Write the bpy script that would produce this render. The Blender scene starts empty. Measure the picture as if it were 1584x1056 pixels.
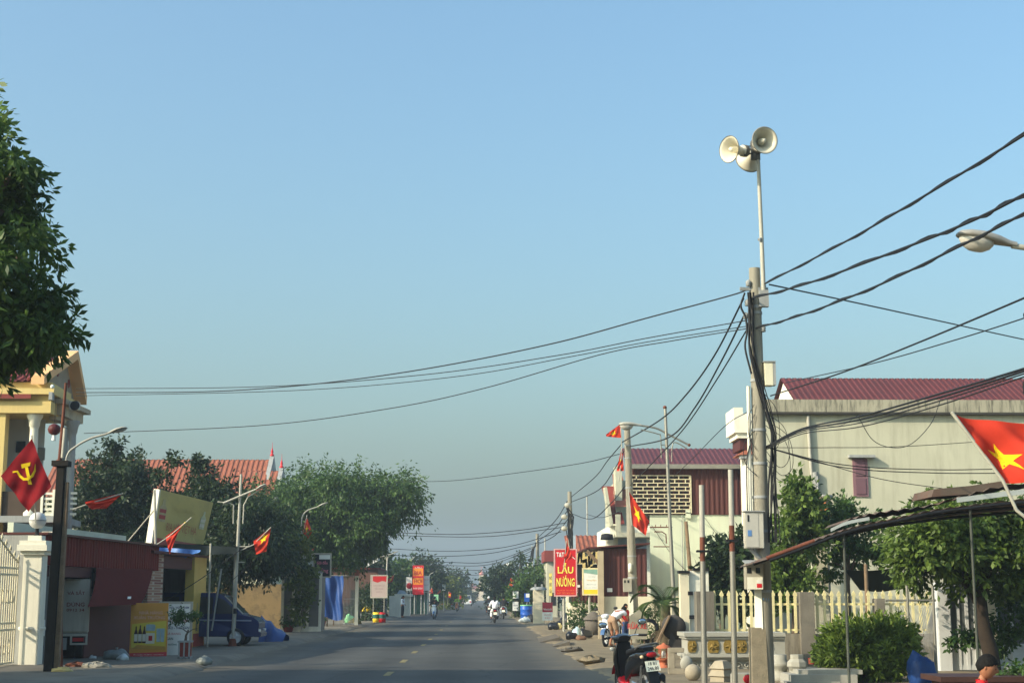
import bpy, bmesh, math, random
import numpy as np
from mathutils import Vector, Matrix, Quaternion
R = math.radians
random.seed(7)
sc = bpy.context.scene
COL = sc.collection
V = Vector
# ---------------------------------------------------------------- camera
F, CX, CY, VX, HY, H = 2300.0, 792.0, 528.0, 745.0, 922.0, 1.7
TH = math.atan((HY - CY) / F)
PS = math.atan((CX - VX) * math.cos(TH) / F)
FW = V((math.sin(PS) * math.cos(TH), math.cos(PS) * math.cos(TH), math.sin(TH)))
RT = V((math.cos(PS), -math.sin(PS), 0))
UP = RT.cross(FW)
CAM = V((0, 0, H))
def ray(px, py): return FW + RT * ((px - CX) / F) - UP * ((py - CY) / F)
def P(px, py, Y):
    d = ray(px, py); return CAM + d * (Y / d.y)
def PX(px, py, X):
    d = ray(px, py); return CAM + d * (X / d.x)
def G(px, py, z=0.0):
    d = ray(px, py); return CAM + d * ((z - H) / d.z)
def PW(px, py, A, B):
    """the point on the ray through a pixel that lies in the vertical plane through A and B"""
    n = V((B.y - A.y, A.x - B.x, 0)); d = ray(px, py)
    return CAM + d * (n.dot(A - CAM) / n.dot(d))
def S(Y): return F / (Y * math.cos(TH))
cam = bpy.data.cameras.new('camera'); camo = bpy.data.objects.new('camera', cam); COL.objects.link(camo)
cam.sensor_width = 36; cam.lens = 36 * F / 1584; cam.clip_end = 6000; cam.clip_start = 0.05
camo.matrix_world = Matrix((( RT.x, UP.x, -FW.x, 0), (RT.y, UP.y, -FW.y, 0), (RT.z, UP.z, -FW.z, H), (0, 0, 0, 1)))
sc.camera = camo
# ---------------------------------------------------------------- materials
def lin(c):
    return tuple(((v / 255) / 12.92 if v / 255 <= .04045 else ((v / 255 + .055) / 1.055) ** 2.4) for v in c)
MATS = {}
def mat(name, col, rough=.65, var=.18, scale=3.0, bump=0., metal=0., fine=40., stain=None, stain_amt=.5, stain_scale=1.2, streak=False, spec=.3, coat=0., trans=0., emit=None):
    """principled material; col in sRGB 0-255; noise varies the colour at two scales, stain mixes in a dirt colour"""
    if name in MATS: return MATS[name]
    m = bpy.data.materials.new(name); m.use_nodes = True; MATS[name] = m
    nt = m.node_tree; N = nt.nodes; L = nt.links; b = N['Principled BSDF']
    c = lin(col)
    tc = N.new('ShaderNodeTexCoord')
    n1 = N.new('ShaderNodeTexNoise'); n1.inputs['Scale'].default_value = scale; n1.inputs['Detail'].default_value = 6
    n2 = N.new('ShaderNodeTexNoise'); n2.inputs['Scale'].default_value = fine; n2.inputs['Detail'].default_value = 3
    L.new(tc.outputs['Object'], n1.inputs['Vector']); L.new(tc.outputs['Object'], n2.inputs['Vector'])
    ad = N.new('ShaderNodeMath'); ad.operation = 'ADD'
    h = N.new('ShaderNodeMath'); h.operation = 'MULTIPLY'; h.inputs[1].default_value = .5
    L.new(n2.outputs['Fac'], h.inputs[0]); L.new(n1.outputs['Fac'], ad.inputs[0]); L.new(h.outputs[0], ad.inputs[1])
    mr = N.new('ShaderNodeMapRange'); mr.inputs['From Min'].default_value = .45; mr.inputs['From Max'].default_value = 1.05
    L.new(ad.outputs[0], mr.inputs['Value'])
    mx = N.new('ShaderNodeMix'); mx.data_type = 'RGBA'
    mx.inputs['A'].default_value = (*[v * (1 - var) for v in c], 1); mx.inputs['B'].default_value = (*[min(.9, v * (1 + var)) for v in c], 1)
    L.new(mr.outputs['Result'], mx.inputs['Factor'])
    out = mx.outputs['Result']
    if stain:
        n3 = N.new('ShaderNodeTexNoise'); n3.inputs['Scale'].default_value = stain_scale; n3.inputs['Detail'].default_value = 8; n3.inputs['Roughness'].default_value = .7
        if streak:
            mp = N.new('ShaderNodeMapping'); mp.inputs['Scale'].default_value = (3, 3, .35); L.new(tc.outputs['Object'], mp.inputs['Vector']); L.new(mp.outputs[0], n3.inputs['Vector'])
        else: L.new(tc.outputs['Object'], n3.inputs['Vector'])
        m2 = N.new('ShaderNodeMapRange'); m2.inputs['From Min'].default_value = .48; m2.inputs['From Max'].default_value = .68; m2.inputs['To Max'].default_value = stain_amt
        L.new(n3.outputs['Fac'], m2.inputs['Value'])
        x2 = N.new('ShaderNodeMix'); x2.data_type = 'RGBA'; x2.inputs['B'].default_value = (*lin(stain), 1)
        L.new(m2.outputs['Result'], x2.inputs['Factor']); L.new(out, x2.inputs['A']); out = x2.outputs['Result']
    L.new(out, b.inputs['Base Color'])
    b.inputs['Roughness'].default_value = rough; b.inputs['Metallic'].default_value = metal
    b.inputs['Specular IOR Level'].default_value = spec
    b.inputs['Coat Weight'].default_value = coat; b.inputs['Coat Roughness'].default_value = .08
    if trans: b.inputs['Transmission Weight'].default_value = trans
    if bump:
        bp = N.new('ShaderNodeBump'); bp.inputs['Strength'].default_value = bump; bp.inputs['Distance'].default_value = .02
        L.new(ad.outputs[0], bp.inputs['Height']); L.new(bp.outputs[0], b.inputs['Normal'])
    return m
def leafmat(name, dark, light, trans=.3):
    if name in MATS: return MATS[name]
    m = bpy.data.materials.new(name); m.use_nodes = True; MATS[name] = m
    nt = m.node_tree; N = nt.nodes; L = nt.links; b = N['Principled BSDF']; o = N['Material Output']
    ge = N.new('ShaderNodeNewGeometry'); tc = N.new('ShaderNodeTexCoord')
    n = N.new('ShaderNodeTexNoise'); n.inputs['Scale'].default_value = .9; n.inputs['Detail'].default_value = 3; L.new(tc.outputs['Object'], n.inputs['Vector'])
    a = N.new('ShaderNodeMath'); a.operation = 'MULTIPLY_ADD'; a.inputs[1].default_value = .55; L.new(ge.outputs['Random Per Island'], a.inputs[0])
    s = N.new('ShaderNodeMapRange'); s.inputs['From Min'].default_value = .35; s.inputs['From Max'].default_value = .7; s.inputs['To Max'].default_value = .45; L.new(n.outputs['Fac'], s.inputs['Value'])
    L.new(s.outputs['Result'], a.inputs[2])
    mx = N.new('ShaderNodeMix'); mx.data_type = 'RGBA'; mx.inputs['A'].default_value = (*dark, 1); mx.inputs['B'].default_value = (*light, 1); L.new(a.outputs[0], mx.inputs['Factor'])
    L.new(mx.outputs['Result'], b.inputs['Base Color']); b.inputs['Roughness'].default_value = .5; b.inputs['Specular IOR Level'].default_value = .3
    t = N.new('ShaderNodeBsdfTranslucent'); L.new(mx.outputs['Result'], t.inputs['Color'])
    ms = N.new('ShaderNodeMixShader'); ms.inputs[0].default_value = trans; L.new(b.outputs[0], ms.inputs[1]); L.new(t.outputs[0], ms.inputs[2]); L.new(ms.outputs[0], o.inputs['Surface'])
    return m
def clothmat(name, col, trans=.25):
    """thin flag cloth: diffuse plus translucent"""
    if name in MATS: return MATS[name]
    m = mat(name, col, rough=.8, var=.06, scale=5, spec=.15); nt = m.node_tree; N = nt.nodes; L = nt.links
    b = N['Principled BSDF']; o = N['Material Output']; t = N.new('ShaderNodeBsdfTranslucent')
    L.new(b.inputs['Base Color'].links[0].from_socket, t.inputs['Color'])
    ms = N.new('ShaderNodeMixShader'); ms.inputs[0].default_value = trans; L.new(b.outputs[0], ms.inputs[1]); L.new(t.outputs[0], ms.inputs[2]); L.new(ms.outputs[0], o.inputs['Surface'])
    return m
# ---------------------------------------------------------------- mesh builder
def frame(d, ref=V((0, 0, 1))):
    d = d.normalized()
    if abs(d.dot(ref)) > .98: ref = V((1, 0, 0))
    u = d.cross(ref).normalized(); return u, u.cross(d).normalized()
class MB:
    def __init__(s): s.v = []; s.f = []; s.m = []; s.sm = []
    def add(s, vs, fs, mi=0, smooth=False):
        o = len(s.v); s.v += [V(q) for q in vs]
        for f in fs: s.f.append([o + i for i in f]); s.m.append(mi); s.sm.append(smooth)
        return s
    def box(s, x0, x1, y0, y1, z0, z1, mi=0):
        return s.add([(x0, y0, z0), (x1, y0, z0), (x1, y1, z0), (x0, y1, z0), (x0, y0, z1), (x1, y0, z1), (x1, y1, z1), (x0, y1, z1)],
                     [(0, 3, 2, 1), (4, 5, 6, 7), (0, 1, 5, 4), (1, 2, 6, 5), (2, 3, 7, 6), (3, 0, 4, 7)], mi)
    def sk(s, x0, x1, y0, y1, z0, z1, k, mi=0):
        """box on a skewed plot: the side walls run back along (k, 1)"""
        d = (k * (y1 - y0), y1 - y0, 0); return s.prism([(x0, y0, z0), (x1, y0, z0), (x1, y0, z1), (x0, y0, z1)], d, mi)
    def obox(s, c, a, b, d, mi=0):
        """box centred at c with half axes a, b, d"""
        c, a, b, d = V(c), V(a), V(b), V(d)
        q = [c + a * i + b * j + d * k for k in (-1, 1) for j in (-1, 1) for i in (-1, 1)]
        return s.add(q, [(0, 2, 3, 1), (4, 5, 7, 6), (0, 1, 5, 4), (1, 3, 7, 5), (3, 2, 6, 7), (2, 0, 4, 6)], mi)
    def cyl(s, a, b, r0, r1=None, n=12, mi=0, caps=True, smooth=True):
        a, b = V(a), V(b); r1 = r0 if r1 is None else r1; u, w = frame(b - a)
        vs = []
        for p, r in ((a, r0), (b, r1)):
            for i in range(n):
                t = 2 * math.pi * i / n; vs.append(p + u * (r * math.cos(t)) + w * (r * math.sin(t)))
        s.add(vs, [(i, (i + 1) % n, n + (i + 1) % n, n + i) for i in range(n)], mi, smooth)
        if caps: s.add(vs[:n], [tuple(range(n - 1, -1, -1))], mi); s.add(vs[n:], [tuple(range(n))], mi)
        return s
    def tube(s, pts, r, n=8, mi=0, smooth=True):
        pts = [V(p) for p in pts]; rs = r if isinstance(r, (list, tuple)) else [r] * len(pts)
        vs = []; u = None
        for i, p in enumerate(pts):
            d = (pts[min(i + 1, len(pts) - 1)] - pts[max(i - 1, 0)]).normalized()
            if u is None: u, w = frame(d)
            else:
                u = (u - d * u.dot(d)).normalized()
            w = u.cross(d)
            for k in range(n):
                t = 2 * math.pi * k / n; vs.append(p + (u * math.cos(t) + w * math.sin(t)) * rs[i])
        fs = [(i * n + k, i * n + (k + 1) % n, (i + 1) * n + (k + 1) % n, (i + 1) * n + k) for i in range(len(pts) - 1) for k in range(n)]
        s.add(vs, fs, mi, smooth); m = len(pts)
        s.add(vs[:n], [tuple(range(n))], mi); s.add(vs[(m - 1) * n:], [tuple(range(n))], mi)
        return s
    def lathe(s, c, prof, n=20, axis=V((0, 0, 1)), mi=0, smooth=True):
        """prof: (radius, height along axis)"""
        c = V(c); axis = V(axis).normalized(); u, w = frame(axis); vs = []
        for r, h in prof:
            for k in range(n):
                t = 2 * math.pi * k / n; vs.append(c + axis * h + (u * math.cos(t) + w * math.sin(t)) * max(r, 1e-4))
        fs = [(i * n + k, i * n + (k + 1) % n, (i + 1) * n + (k + 1) % n, (i + 1) * n + k) for i in range(len(prof) - 1) for k in range(n)]
        return s.add(vs, fs, mi, smooth)
    def ball(s, c, r, n=16, mi=0, sq=(1, 1, 1)):
        vs = []; m = n // 2
        for i in range(m + 1):
            t = math.pi * i / m
            for k in range(n):
                p = 2 * math.pi * k / n; vs.append(V(c) + V((r * sq[0] * math.sin(t) * math.cos(p), r * sq[1] * math.sin(t) * math.sin(p), r * sq[2] * math.cos(t))))
        return s.add(vs, [(i * n + k, (i + 1) * n + k, (i + 1) * n + (k + 1) % n, i * n + (k + 1) % n) for i in range(m) for k in range(n)], mi, True)
    def prism(s, poly, d, mi=0):
        """planar polygon (3-D points) extruded by vector d"""
        n = len(poly); a = [V(p) for p in poly]; b = [p + V(d) for p in a]
        s.add(a + b, [tuple(range(n - 1, -1, -1)), tuple(range(n, 2 * n))] + [(i, (i + 1) % n, n + (i + 1) % n, n + i) for i in range(n)], mi)
        return s
    def grid(s, fn, nu, nv, mi=0, smooth=True):
        vs = [V(fn(i / nu, j / nv)) for j in range(nv + 1) for i in range(nu + 1)]
        return s.add(vs, [(j * (nu + 1) + i, j * (nu + 1) + i + 1, (j + 1) * (nu + 1) + i + 1, (j + 1) * (nu + 1) + i) for j in range(nv) for i in range(nu)], mi, smooth)
    def corr(s, o, r, u, w, h, per=.18, amp=.018, th=None, mi=0):
        """trapezoid-ribbed metal sheet from corner o along unit r (ribs run along u)"""
        o, r, u = V(o), V(r).normalized(), V(u).normalized(); nrm = r.cross(u).normalized()
        xs = []; n = max(2, int(w / per)); per = w / n
        for i in range(n):
            for q, a in ((0, 0), (.35, 0), (.5, 1), (.8, 1)): xs.append((per * (i + q), amp * a))
        xs.append((w, 0)); vs = []
        for x, a in xs: p = o + r * x + nrm * a; vs += [p, p + u * h]
        return s.add(vs, [(2 * i, 2 * i + 2, 2 * i + 3, 2 * i + 1) for i in range(len(xs) - 1)], mi)
    def build(s, name, mats, parent=None, loc=None, smooth=None, bevel=0.):
        if not isinstance(mats, (list, tuple)): mats = [mats]
        off = V((0, 0, 0)); q = parent
        while q is not None: off = off + q.location; q = q.parent
        if parent is None and loc is None and s.v:
            xs = [p.x for p in s.v]; ys = [p.y for p in s.v]; loc = V(((min(xs) + max(xs)) / 2, (min(ys) + max(ys)) / 2, min(p.z for p in s.v)))
        if parent is None: off = V(loc)
        me = bpy.data.meshes.new(name); me.from_pydata([tuple(p - off) for p in s.v], [], s.f)
        for m in mats: me.materials.append(m)
        me.polygons.foreach_set('material_index', s.m); me.polygons.foreach_set('use_smooth', s.sm if smooth is None else [smooth] * len(s.f))
        me.update()
        if bevel:
            bm = bmesh.new(); bm.from_mesh(me); bmesh.ops.remove_doubles(bm, verts=bm.verts, dist=1e-5)
            bmesh.ops.bevel(bm, geom=[e for e in bm.edges if e.is_manifold and e.calc_face_angle(0) > .6], offset=bevel, segments=2, affect='EDGES'); bm.to_mesh(me); bm.free()
        o = bpy.data.objects.new(name, me); COL.objects.link(o)
        if parent is None: o.location = off
        else: o.parent = parent
        return o
def tag(o, label, cat, group=None):
    o['label'] = label; o['category'] = cat
    if group: o['group'] = group
    return o
def thing(name, label, cat, loc=(0, 0, 0), group=None):
    o = bpy.data.objects.new(name, None); COL.objects.link(o); o.location = V(loc); o.empty_display_size = .2
    return tag(o, label, cat, group)
def struct(o, kind='structure'): o['kind'] = kind; return o
def copy_tree(o, parent=None):
    c = o.copy(); COL.objects.link(c)
    if parent is not None: c.parent = parent
    for ch in list(o.children): copy_tree(ch, c)
    return c
def lettering(parent, lines, mats, name='lettering', thick=.004, label=None):
    """lines: (text, centre, right, up, width, height, material index, boldness); one mesh part"""
    o_ = None
    for (t, c, r, u, w, h, mi, bold) in lines:
        mb = MB()
        cu = bpy.data.curves.new('t', 'FONT'); cu.body = t; cu.extrude = 0; cu.offset = bold; cu.resolution_u = 2
        ob = bpy.data.objects.new('t', cu); COL.objects.link(ob)
        dg = bpy.context.evaluated_depsgraph_get(); me = bpy.data.meshes.new_from_object(ob.evaluated_get(dg))
        if len(me.vertices):
            xs = [v.co.x for v in me.vertices]; ys = [v.co.y for v in me.vertices]
            sx = w / max(1e-6, max(xs) - min(xs)); sy = h / max(1e-6, max(ys) - min(ys)); mx = (max(xs) + min(xs)) / 2; my = (max(ys) + min(ys)) / 2
            r = V(r).normalized(); u = V(u).normalized(); n = r.cross(u).normalized()
            mb.add([V(c) + r * ((v.co.x - mx) * sx) + u * ((v.co.y - my) * sy) + n * thick for v in me.vertices], [tuple(p.vertices) for p in me.polygons], mi)
        bpy.data.objects.remove(ob); bpy.data.meshes.remove(me); bpy.data.curves.remove(cu)
        if mb.v: o_ = mb.build(name, mats, parent)
    return o_
def spline(pts, n=8):
    """Catmull-Rom through the points"""
    pts = [V(p) for p in pts]; a = [pts[0] * 2 - pts[1]] + pts + [pts[-1] * 2 - pts[-2]]; out = []
    for i in range(1, len(a) - 2):
        for k in range(n):
            t = k / n; p0, p1, p2, p3 = a[i - 1], a[i], a[i + 1], a[i + 2]
            out.append(.5 * ((2 * p1) + (p2 - p0) * t + (2 * p0 - 5 * p1 + 4 * p2 - p3) * t * t + (3 * p1 - p0 - 3 * p2 + p3) * t ** 3))
    out.append(pts[-1]); return out
# ---------------------------------------------------------------- foliage
def leaf_mesh(name, mats, pos, dirs, L, W, rng, parent, off):
    n = len(pos); d = dirs / np.linalg.norm(dirs, axis=1, keepdims=True)
    ref = rng.normal(size=(n, 3)); w = np.cross(d, ref); w /= np.linalg.norm(w, axis=1, keepdims=True) + 1e-9
    nr = np.cross(d, w); l = L * rng.uniform(.7, 1.3, (n, 1)); ww = W * rng.uniform(.7, 1.3, (n, 1))
    v = np.empty((n, 4, 3)); v[:, 0] = pos; v[:, 1] = pos + d * l * .5 + w * ww * .5 + nr * ww * .15; v[:, 2] = pos + d * l; v[:, 3] = pos + d * l * .5 - w * ww * .5 + nr * ww * .15
    v = v.reshape(-1, 3) - np.array(off)
    me = bpy.data.meshes.new(name); me.vertices.add(4 * n); me.vertices.foreach_set('co', v.ravel().astype(np.float32))
    me.loops.add(4 * n); me.loops.foreach_set('vertex_index', np.arange(4 * n, dtype=np.int32))
    me.polygons.add(n); me.polygons.foreach_set('loop_start', np.arange(0, 4 * n, 4, dtype=np.int32)); me.polygons.foreach_set('loop_total', np.full(n, 4, dtype=np.int32))
    me.update(calc_edges=True); me.validate()
    for m in (mats if isinstance(mats, list) else [mats]): me.materials.append(m)
    o = bpy.data.objects.new(name, me); COL.objects.link(o)
    if parent is not None: o.parent = parent
    else: o.location = V(off)
    return o
def crown(name, m, blobs, nclus, per, L, W, cr, seed, parent, droop=.3, inner=.45):
    """leaf-sized faces gathered in clusters through the volume of the blobs (cx, cy, cz, rx, ry, rz)"""
    rng = np.random.default_rng(seed); B = np.array(blobs, float)
    wts = (B[:, 3] * B[:, 4] * B[:, 5]) ** (2 / 3); wts /= wts.sum()
    ns = max(len(B) * 4, nclus // 9); si = np.concatenate([np.arange(len(B)).repeat(2), rng.choice(len(B), ns - 2 * len(B), p=wts)])
    sr = rng.normal(size=(ns, 3)); sr /= np.linalg.norm(sr, axis=1, keepdims=True)
    srad = inner + (1 - inner) * rng.uniform(0, 1, (ns, 1)) ** .5; srad *= rng.uniform(.85, 1.12, (ns, 1))
    sc_ = B[si, :3] + sr * B[si, 3:] * srad                       # boughs
    pick = rng.integers(0, ns, nclus); ex = B[si[pick], 3:] * .34
    o = rng.normal(size=(nclus, 3)); c = sc_[pick] + o * np.minimum(ex, cr * 1.5) * .75
    dr = sr[pick] * .7 + o * .35
    ax = dr + rng.normal(size=(nclus, 3)) * .45; ax[:, 2] -= droop * .8; ax /= np.linalg.norm(ax, axis=1, keepdims=True)
    ln = cr * 1.7 * rng.uniform(.5, 1.4, (nclus, 1))
    cc = np.repeat(c, per, 0); ca = np.repeat(ax, per, 0); cl = np.repeat(ln, per, 0); n = len(cc)
    tt = rng.uniform(-.35, .75, (n, 1)); sd_ = np.cross(ca, rng.normal(size=(n, 3))); sd_ /= np.linalg.norm(sd_, axis=1, keepdims=True) + 1e-9
    pos = cc + ca * tt * cl + sd_ * cl * .10
    d = ca * .7 + sd_ * .8 + rng.normal(size=(n, 3)) * .25; d[:, 2] -= droop
    off = V((0, 0, 0)); q = parent
    while q is not None: off = off + q.location; q = q.parent
    return leaf_mesh(name, m, pos, d, L, W, rng, parent, tuple(off))
def trunk_mb(base, top, r, limbs=(), seed=1):
    """tapered trunk with limbs ending at the given points"""
    rng = random.Random(seed); base, top = V(base), V(top); mb = MB()
    pts = [base + (top - base) * t + V((rng.uniform(-1, 1), rng.uniform(-1, 1), 0)) * r * .5 * (t > 0) for t in (0, .25, .5, .75, 1)]
    mb.tube(spline(pts, 3), [r * (1.25 - .6 * i / 12) for i in range(13)], 9)
    for e in limbs:
        e = V(e); t = rng.uniform(.55, .95); a = base + (top - base) * t; m = (a + e) / 2 + V((0, 0, (e - a).length * .12))
        mb.tube(spline([a, m, e], 4), [r * (.55 - .45 * i / 8) for i in range(9)], 6)
    return mb
def tree(name, label, base, blobs, leaf, L, W, nclus, per, cr, r=.16, seed=1, group=None, bark=None, droop=.3, cat='tree'):
    t = thing(name, label, cat, base, group); base = V(base)
    c = V((sum(b[0] for b in blobs) / len(blobs), sum(b[1] for b in blobs) / len(blobs), sum(b[2] for b in blobs) / len(blobs)))
    tp = V((base.x * .5 + c.x * .5, base.y * .5 + c.y * .5, base.z + (c.z - base.z) * .8))
    trunk_mb(base - V((0, 0, .05)), tp, r, [V(b[:3]) for b in blobs], seed).build('trunk', bark or BARK, t)
    crown('crown', leaf, blobs, nclus, per, L, W, cr, seed, t, droop)
    return t
# ---------------------------------------------------------------- shared materials
BARK = mat('bark', (92, 80, 66), .9, .3, 6, .6)
ASPH = mat('asphalt', (67, 68, 66), .85, .2, .6, .35, fine=45, stain=(74, 74, 70), stain_amt=.6, stain_scale=.35)
CONC = mat('concrete', (150, 146, 134), .9, .18, 1.4, .3, stain=(96, 90, 80), stain_amt=.55, stain_scale=2.5, streak=True)
POLEC = mat('pole_concrete', (140, 135, 120), .88, .15, 2, .3, stain=(100, 94, 84), stain_amt=.6, stain_scale=3, streak=True)
PAVE = mat('pavement_concrete', (112, 106, 94), .95, .22, .9, .5, stain=(88, 80, 68), stain_amt=.7, stain_scale=.8)
DIRT = mat('dirt', (122, 110, 88), .95, .25, .8, .6, stain=(92, 84, 70), stain_amt=.7, stain_scale=1.3)
STEEL = mat('galvanised_steel', (146, 143, 132), .45, .12, 4, 0, .5)
STEELP = mat('painted_steel', (168, 165, 152), .5, .1, 4, stain=(130, 124, 112), stain_amt=.4)
RUST = mat('rust', (104, 60, 44), .85, .3, 6, .3)
BLACK = mat('black_rubber', (22, 22, 24), .55, .2, 8)
CABLE = mat('cable_black', (26, 27, 30), .6, .1, 3)
WHITEP = mat('white_paint', (224, 220, 202), .7, .07, 2, .1, stain=(176, 168, 146), stain_amt=.35, stain_scale=1.6, streak=True)
CREAM = mat('cream_wall', (182, 180, 158), .85, .1, .9, .15, stain=(150, 145, 126), stain_amt=.6, stain_scale=.9, streak=True)
MOULD = mat('mouldy_parapet', (156, 151, 132), .9, .2, 1, .3, stain=(62, 60, 52), stain_amt=.95, stain_scale=3.2, streak=True)
YELLOWW = mat('yellow_wall', (206, 182, 118), .8, .08, 1, .1, stain=(170, 150, 110), stain_amt=.3, streak=True)
GREYW = mat('grey_wall', (150, 152, 150), .85, .12, 1, .1, stain=(110, 108, 102), stain_amt=.5, streak=True)
MAROON = mat('maroon_sheet', (76, 37, 33), .6, .14, 1.2, 0, .0, stain=(78, 42, 38), stain_amt=.5, stain_scale=1.4, streak=True)
MAROOND = mat('dark_maroon', (78, 40, 42), .7, .15, 1.2)
TILE = mat('orange_roof_tile', (142, 84, 62), .8, .2, 1.6, .3, stain=(140, 72, 54), stain_amt=.5)
TILER = mat('red_roof_tile', (122, 54, 46), .75, .2, 1.6, .3, stain=(110, 48, 44), stain_amt=.5)
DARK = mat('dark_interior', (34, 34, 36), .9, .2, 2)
GLASS = mat('dark_glass', (30, 38, 44), .12, .1, 2, spec=.6)
REDF = clothmat('flag_red', (200, 60, 42)); REDP = clothmat('party_flag_red', (130, 16, 24)); YELF = clothmat('flag_yellow', (236, 206, 30))
WOOD = mat('weathered_wood', (120, 100, 78), .9, .3, 5, .4)
BLUET = mat('blue_tarpaulin', (30, 66, 126), .5, .2, 2, .2, spec=.4)
ORANGEC = mat('lantern_red', (78, 20, 22), .6)
SIGNW = mat('sign_white', (226, 226, 218), .5, .06, 2)
SIGNR = mat('sign_red', (196, 30, 40), .5, .08, 2)
SIGNY = mat('sign_yellow', (240, 200, 50), .5, .08, 2)
TXTR = mat('text_red', (176, 30, 34), .6, .05); TXTN = mat('text_navy', (34, 44, 84), .6, .05); TXTW = mat('text_white', (232, 230, 222), .6, .03); TXTG = mat('text_green', (36, 90, 82), .6, .05)
BLUEP = mat('plastic_blue', (34, 84, 170), .4, .08, 3)
LF = leafmat('leaf_deep', (.02, .05, .014), (.14, .23, .045), .42)
LFM = leafmat('leaf_mid', (.016, .045, .013), (.10, .18, .036))
LFB = leafmat('leaf_bright', (.026, .058, .012), (.17, .25, .042))
LFD = leafmat('leaf_dark', (.010, .022, .010), (.05, .085, .028))
LFY = leafmat('leaf_yellowgreen', (.03, .055, .011), (.2, .24, .045))
LFBB = leafmat('leaf_hedge', (.04, .075, .012), (.24, .34, .05))
def worn_road(m):
    """wheel tracks, dusty edges and square repair patches worn into the asphalt itself"""
    nt = m.node_tree; N = nt.nodes; L = nt.links; b = N['Principled BSDF']; src = b.inputs['Base Color'].links[0].from_socket
    tc = N.new('ShaderNodeTexCoord'); sx = N.new('ShaderNodeSeparateXYZ'); L.new(tc.outputs['Object'], sx.inputs[0])
    a = N.new('ShaderNodeMath'); a.operation = 'MULTIPLY_ADD'; a.inputs[1].default_value = 3.4; a.inputs[2].default_value = 1.2; L.new(sx.outputs['X'], a.inputs[0])
    s = N.new('ShaderNodeMath'); s.operation = 'SINE'; L.new(a.outputs[0], s.inputs[0])
    r = N.new('ShaderNodeMapRange'); r.inputs['From Min'].default_value = -1; r.inputs['To Min'].default_value = .82; r.inputs['To Max'].default_value = 1.12; L.new(s.outputs[0], r.inputs['Value'])
    vo = N.new('ShaderNodeTexVoronoi'); vo.inputs['Scale'].default_value = .22; vo.distance = 'CHEBYCHEV'; L.new(tc.outputs['Object'], vo.inputs['Vector'])
    cr = N.new('ShaderNodeSeparateColor'); L.new(vo.outputs['Color'], cr.inputs[0])
    r2 = N.new('ShaderNodeMapRange'); r2.inputs['To Min'].default_value = .86; r2.inputs['To Max'].default_value = 1.14; L.new(cr.outputs[0], r2.inputs['Value'])
    mu = N.new('ShaderNodeMath'); mu.operation = 'MULTIPLY'; L.new(r.outputs[0], mu.inputs[0]); L.new(r2.outputs[0], mu.inputs[1])
    ve = N.new('ShaderNodeTexVoronoi'); ve.feature = 'DISTANCE_TO_EDGE'; ve.inputs['Scale'].default_value = .45; nz = N.new('ShaderNodeTexNoise'); nz.inputs['Scale'].default_value = 1.5; vm = N.new('ShaderNodeMix'); vm.data_type = 'RGBA'; vm.inputs['Factor'].default_value = .25
    L.new(tc.outputs['Object'], nz.inputs['Vector']); L.new(tc.outputs['Object'], vm.inputs['A']); L.new(nz.outputs['Color'], vm.inputs['B']); L.new(vm.outputs['Result'], ve.inputs['Vector'])
    r3 = N.new('ShaderNodeMapRange'); r3.inputs['From Max'].default_value = .014; r3.inputs['To Min'].default_value = .62; L.new(ve.outputs['Distance'], r3.inputs['Value'])
    m3 = N.new('ShaderNodeMath'); m3.operation = 'MULTIPLY'; L.new(mu.outputs[0], m3.inputs[0]); L.new(r3.outputs[0], m3.inputs[1])
    mx = N.new('ShaderNodeVectorMath'); mx.operation = 'SCALE'; L.new(src, mx.inputs[0]); L.new(m3.outputs[0], mx.inputs['Scale'])
    e = N.new('ShaderNodeMath'); e.operation = 'ADD'; e.inputs[1].default_value = 2.0; L.new(sx.outputs['X'], e.inputs[0]); ab = N.new('ShaderNodeMath'); ab.operation = 'ABSOLUTE'; L.new(e.outputs[0], ab.inputs[0])
    n4 = N.new('ShaderNodeTexNoise'); n4.inputs['Scale'].default_value = .9; n4.inputs['Detail'].default_value = 6; L.new(tc.outputs['Object'], n4.inputs['Vector'])
    ad = N.new('ShaderNodeMath'); ad.operation = 'MULTIPLY_ADD'; ad.inputs[1].default_value = 1.8; L.new(n4.outputs['Fac'], ad.inputs[0]); L.new(ab.outputs[0], ad.inputs[2])
    r5 = N.new('ShaderNodeMapRange'); r5.inputs['From Min'].default_value = 4.2; r5.inputs['From Max'].default_value = 5.6; r5.inputs['To Max'].default_value = .75; L.new(ad.outputs[0], r5.inputs['Value'])
    md = N.new('ShaderNodeMix'); md.data_type = 'RGBA'; md.inputs['B'].default_value = (*lin((106, 98, 82)), 1); L.new(r5.outputs[0], md.inputs['Factor']); L.new(mx.outputs[0], md.inputs['A']); L.new(md.outputs['Result'], b.inputs['Base Color'])
worn_road(ASPH)
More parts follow.
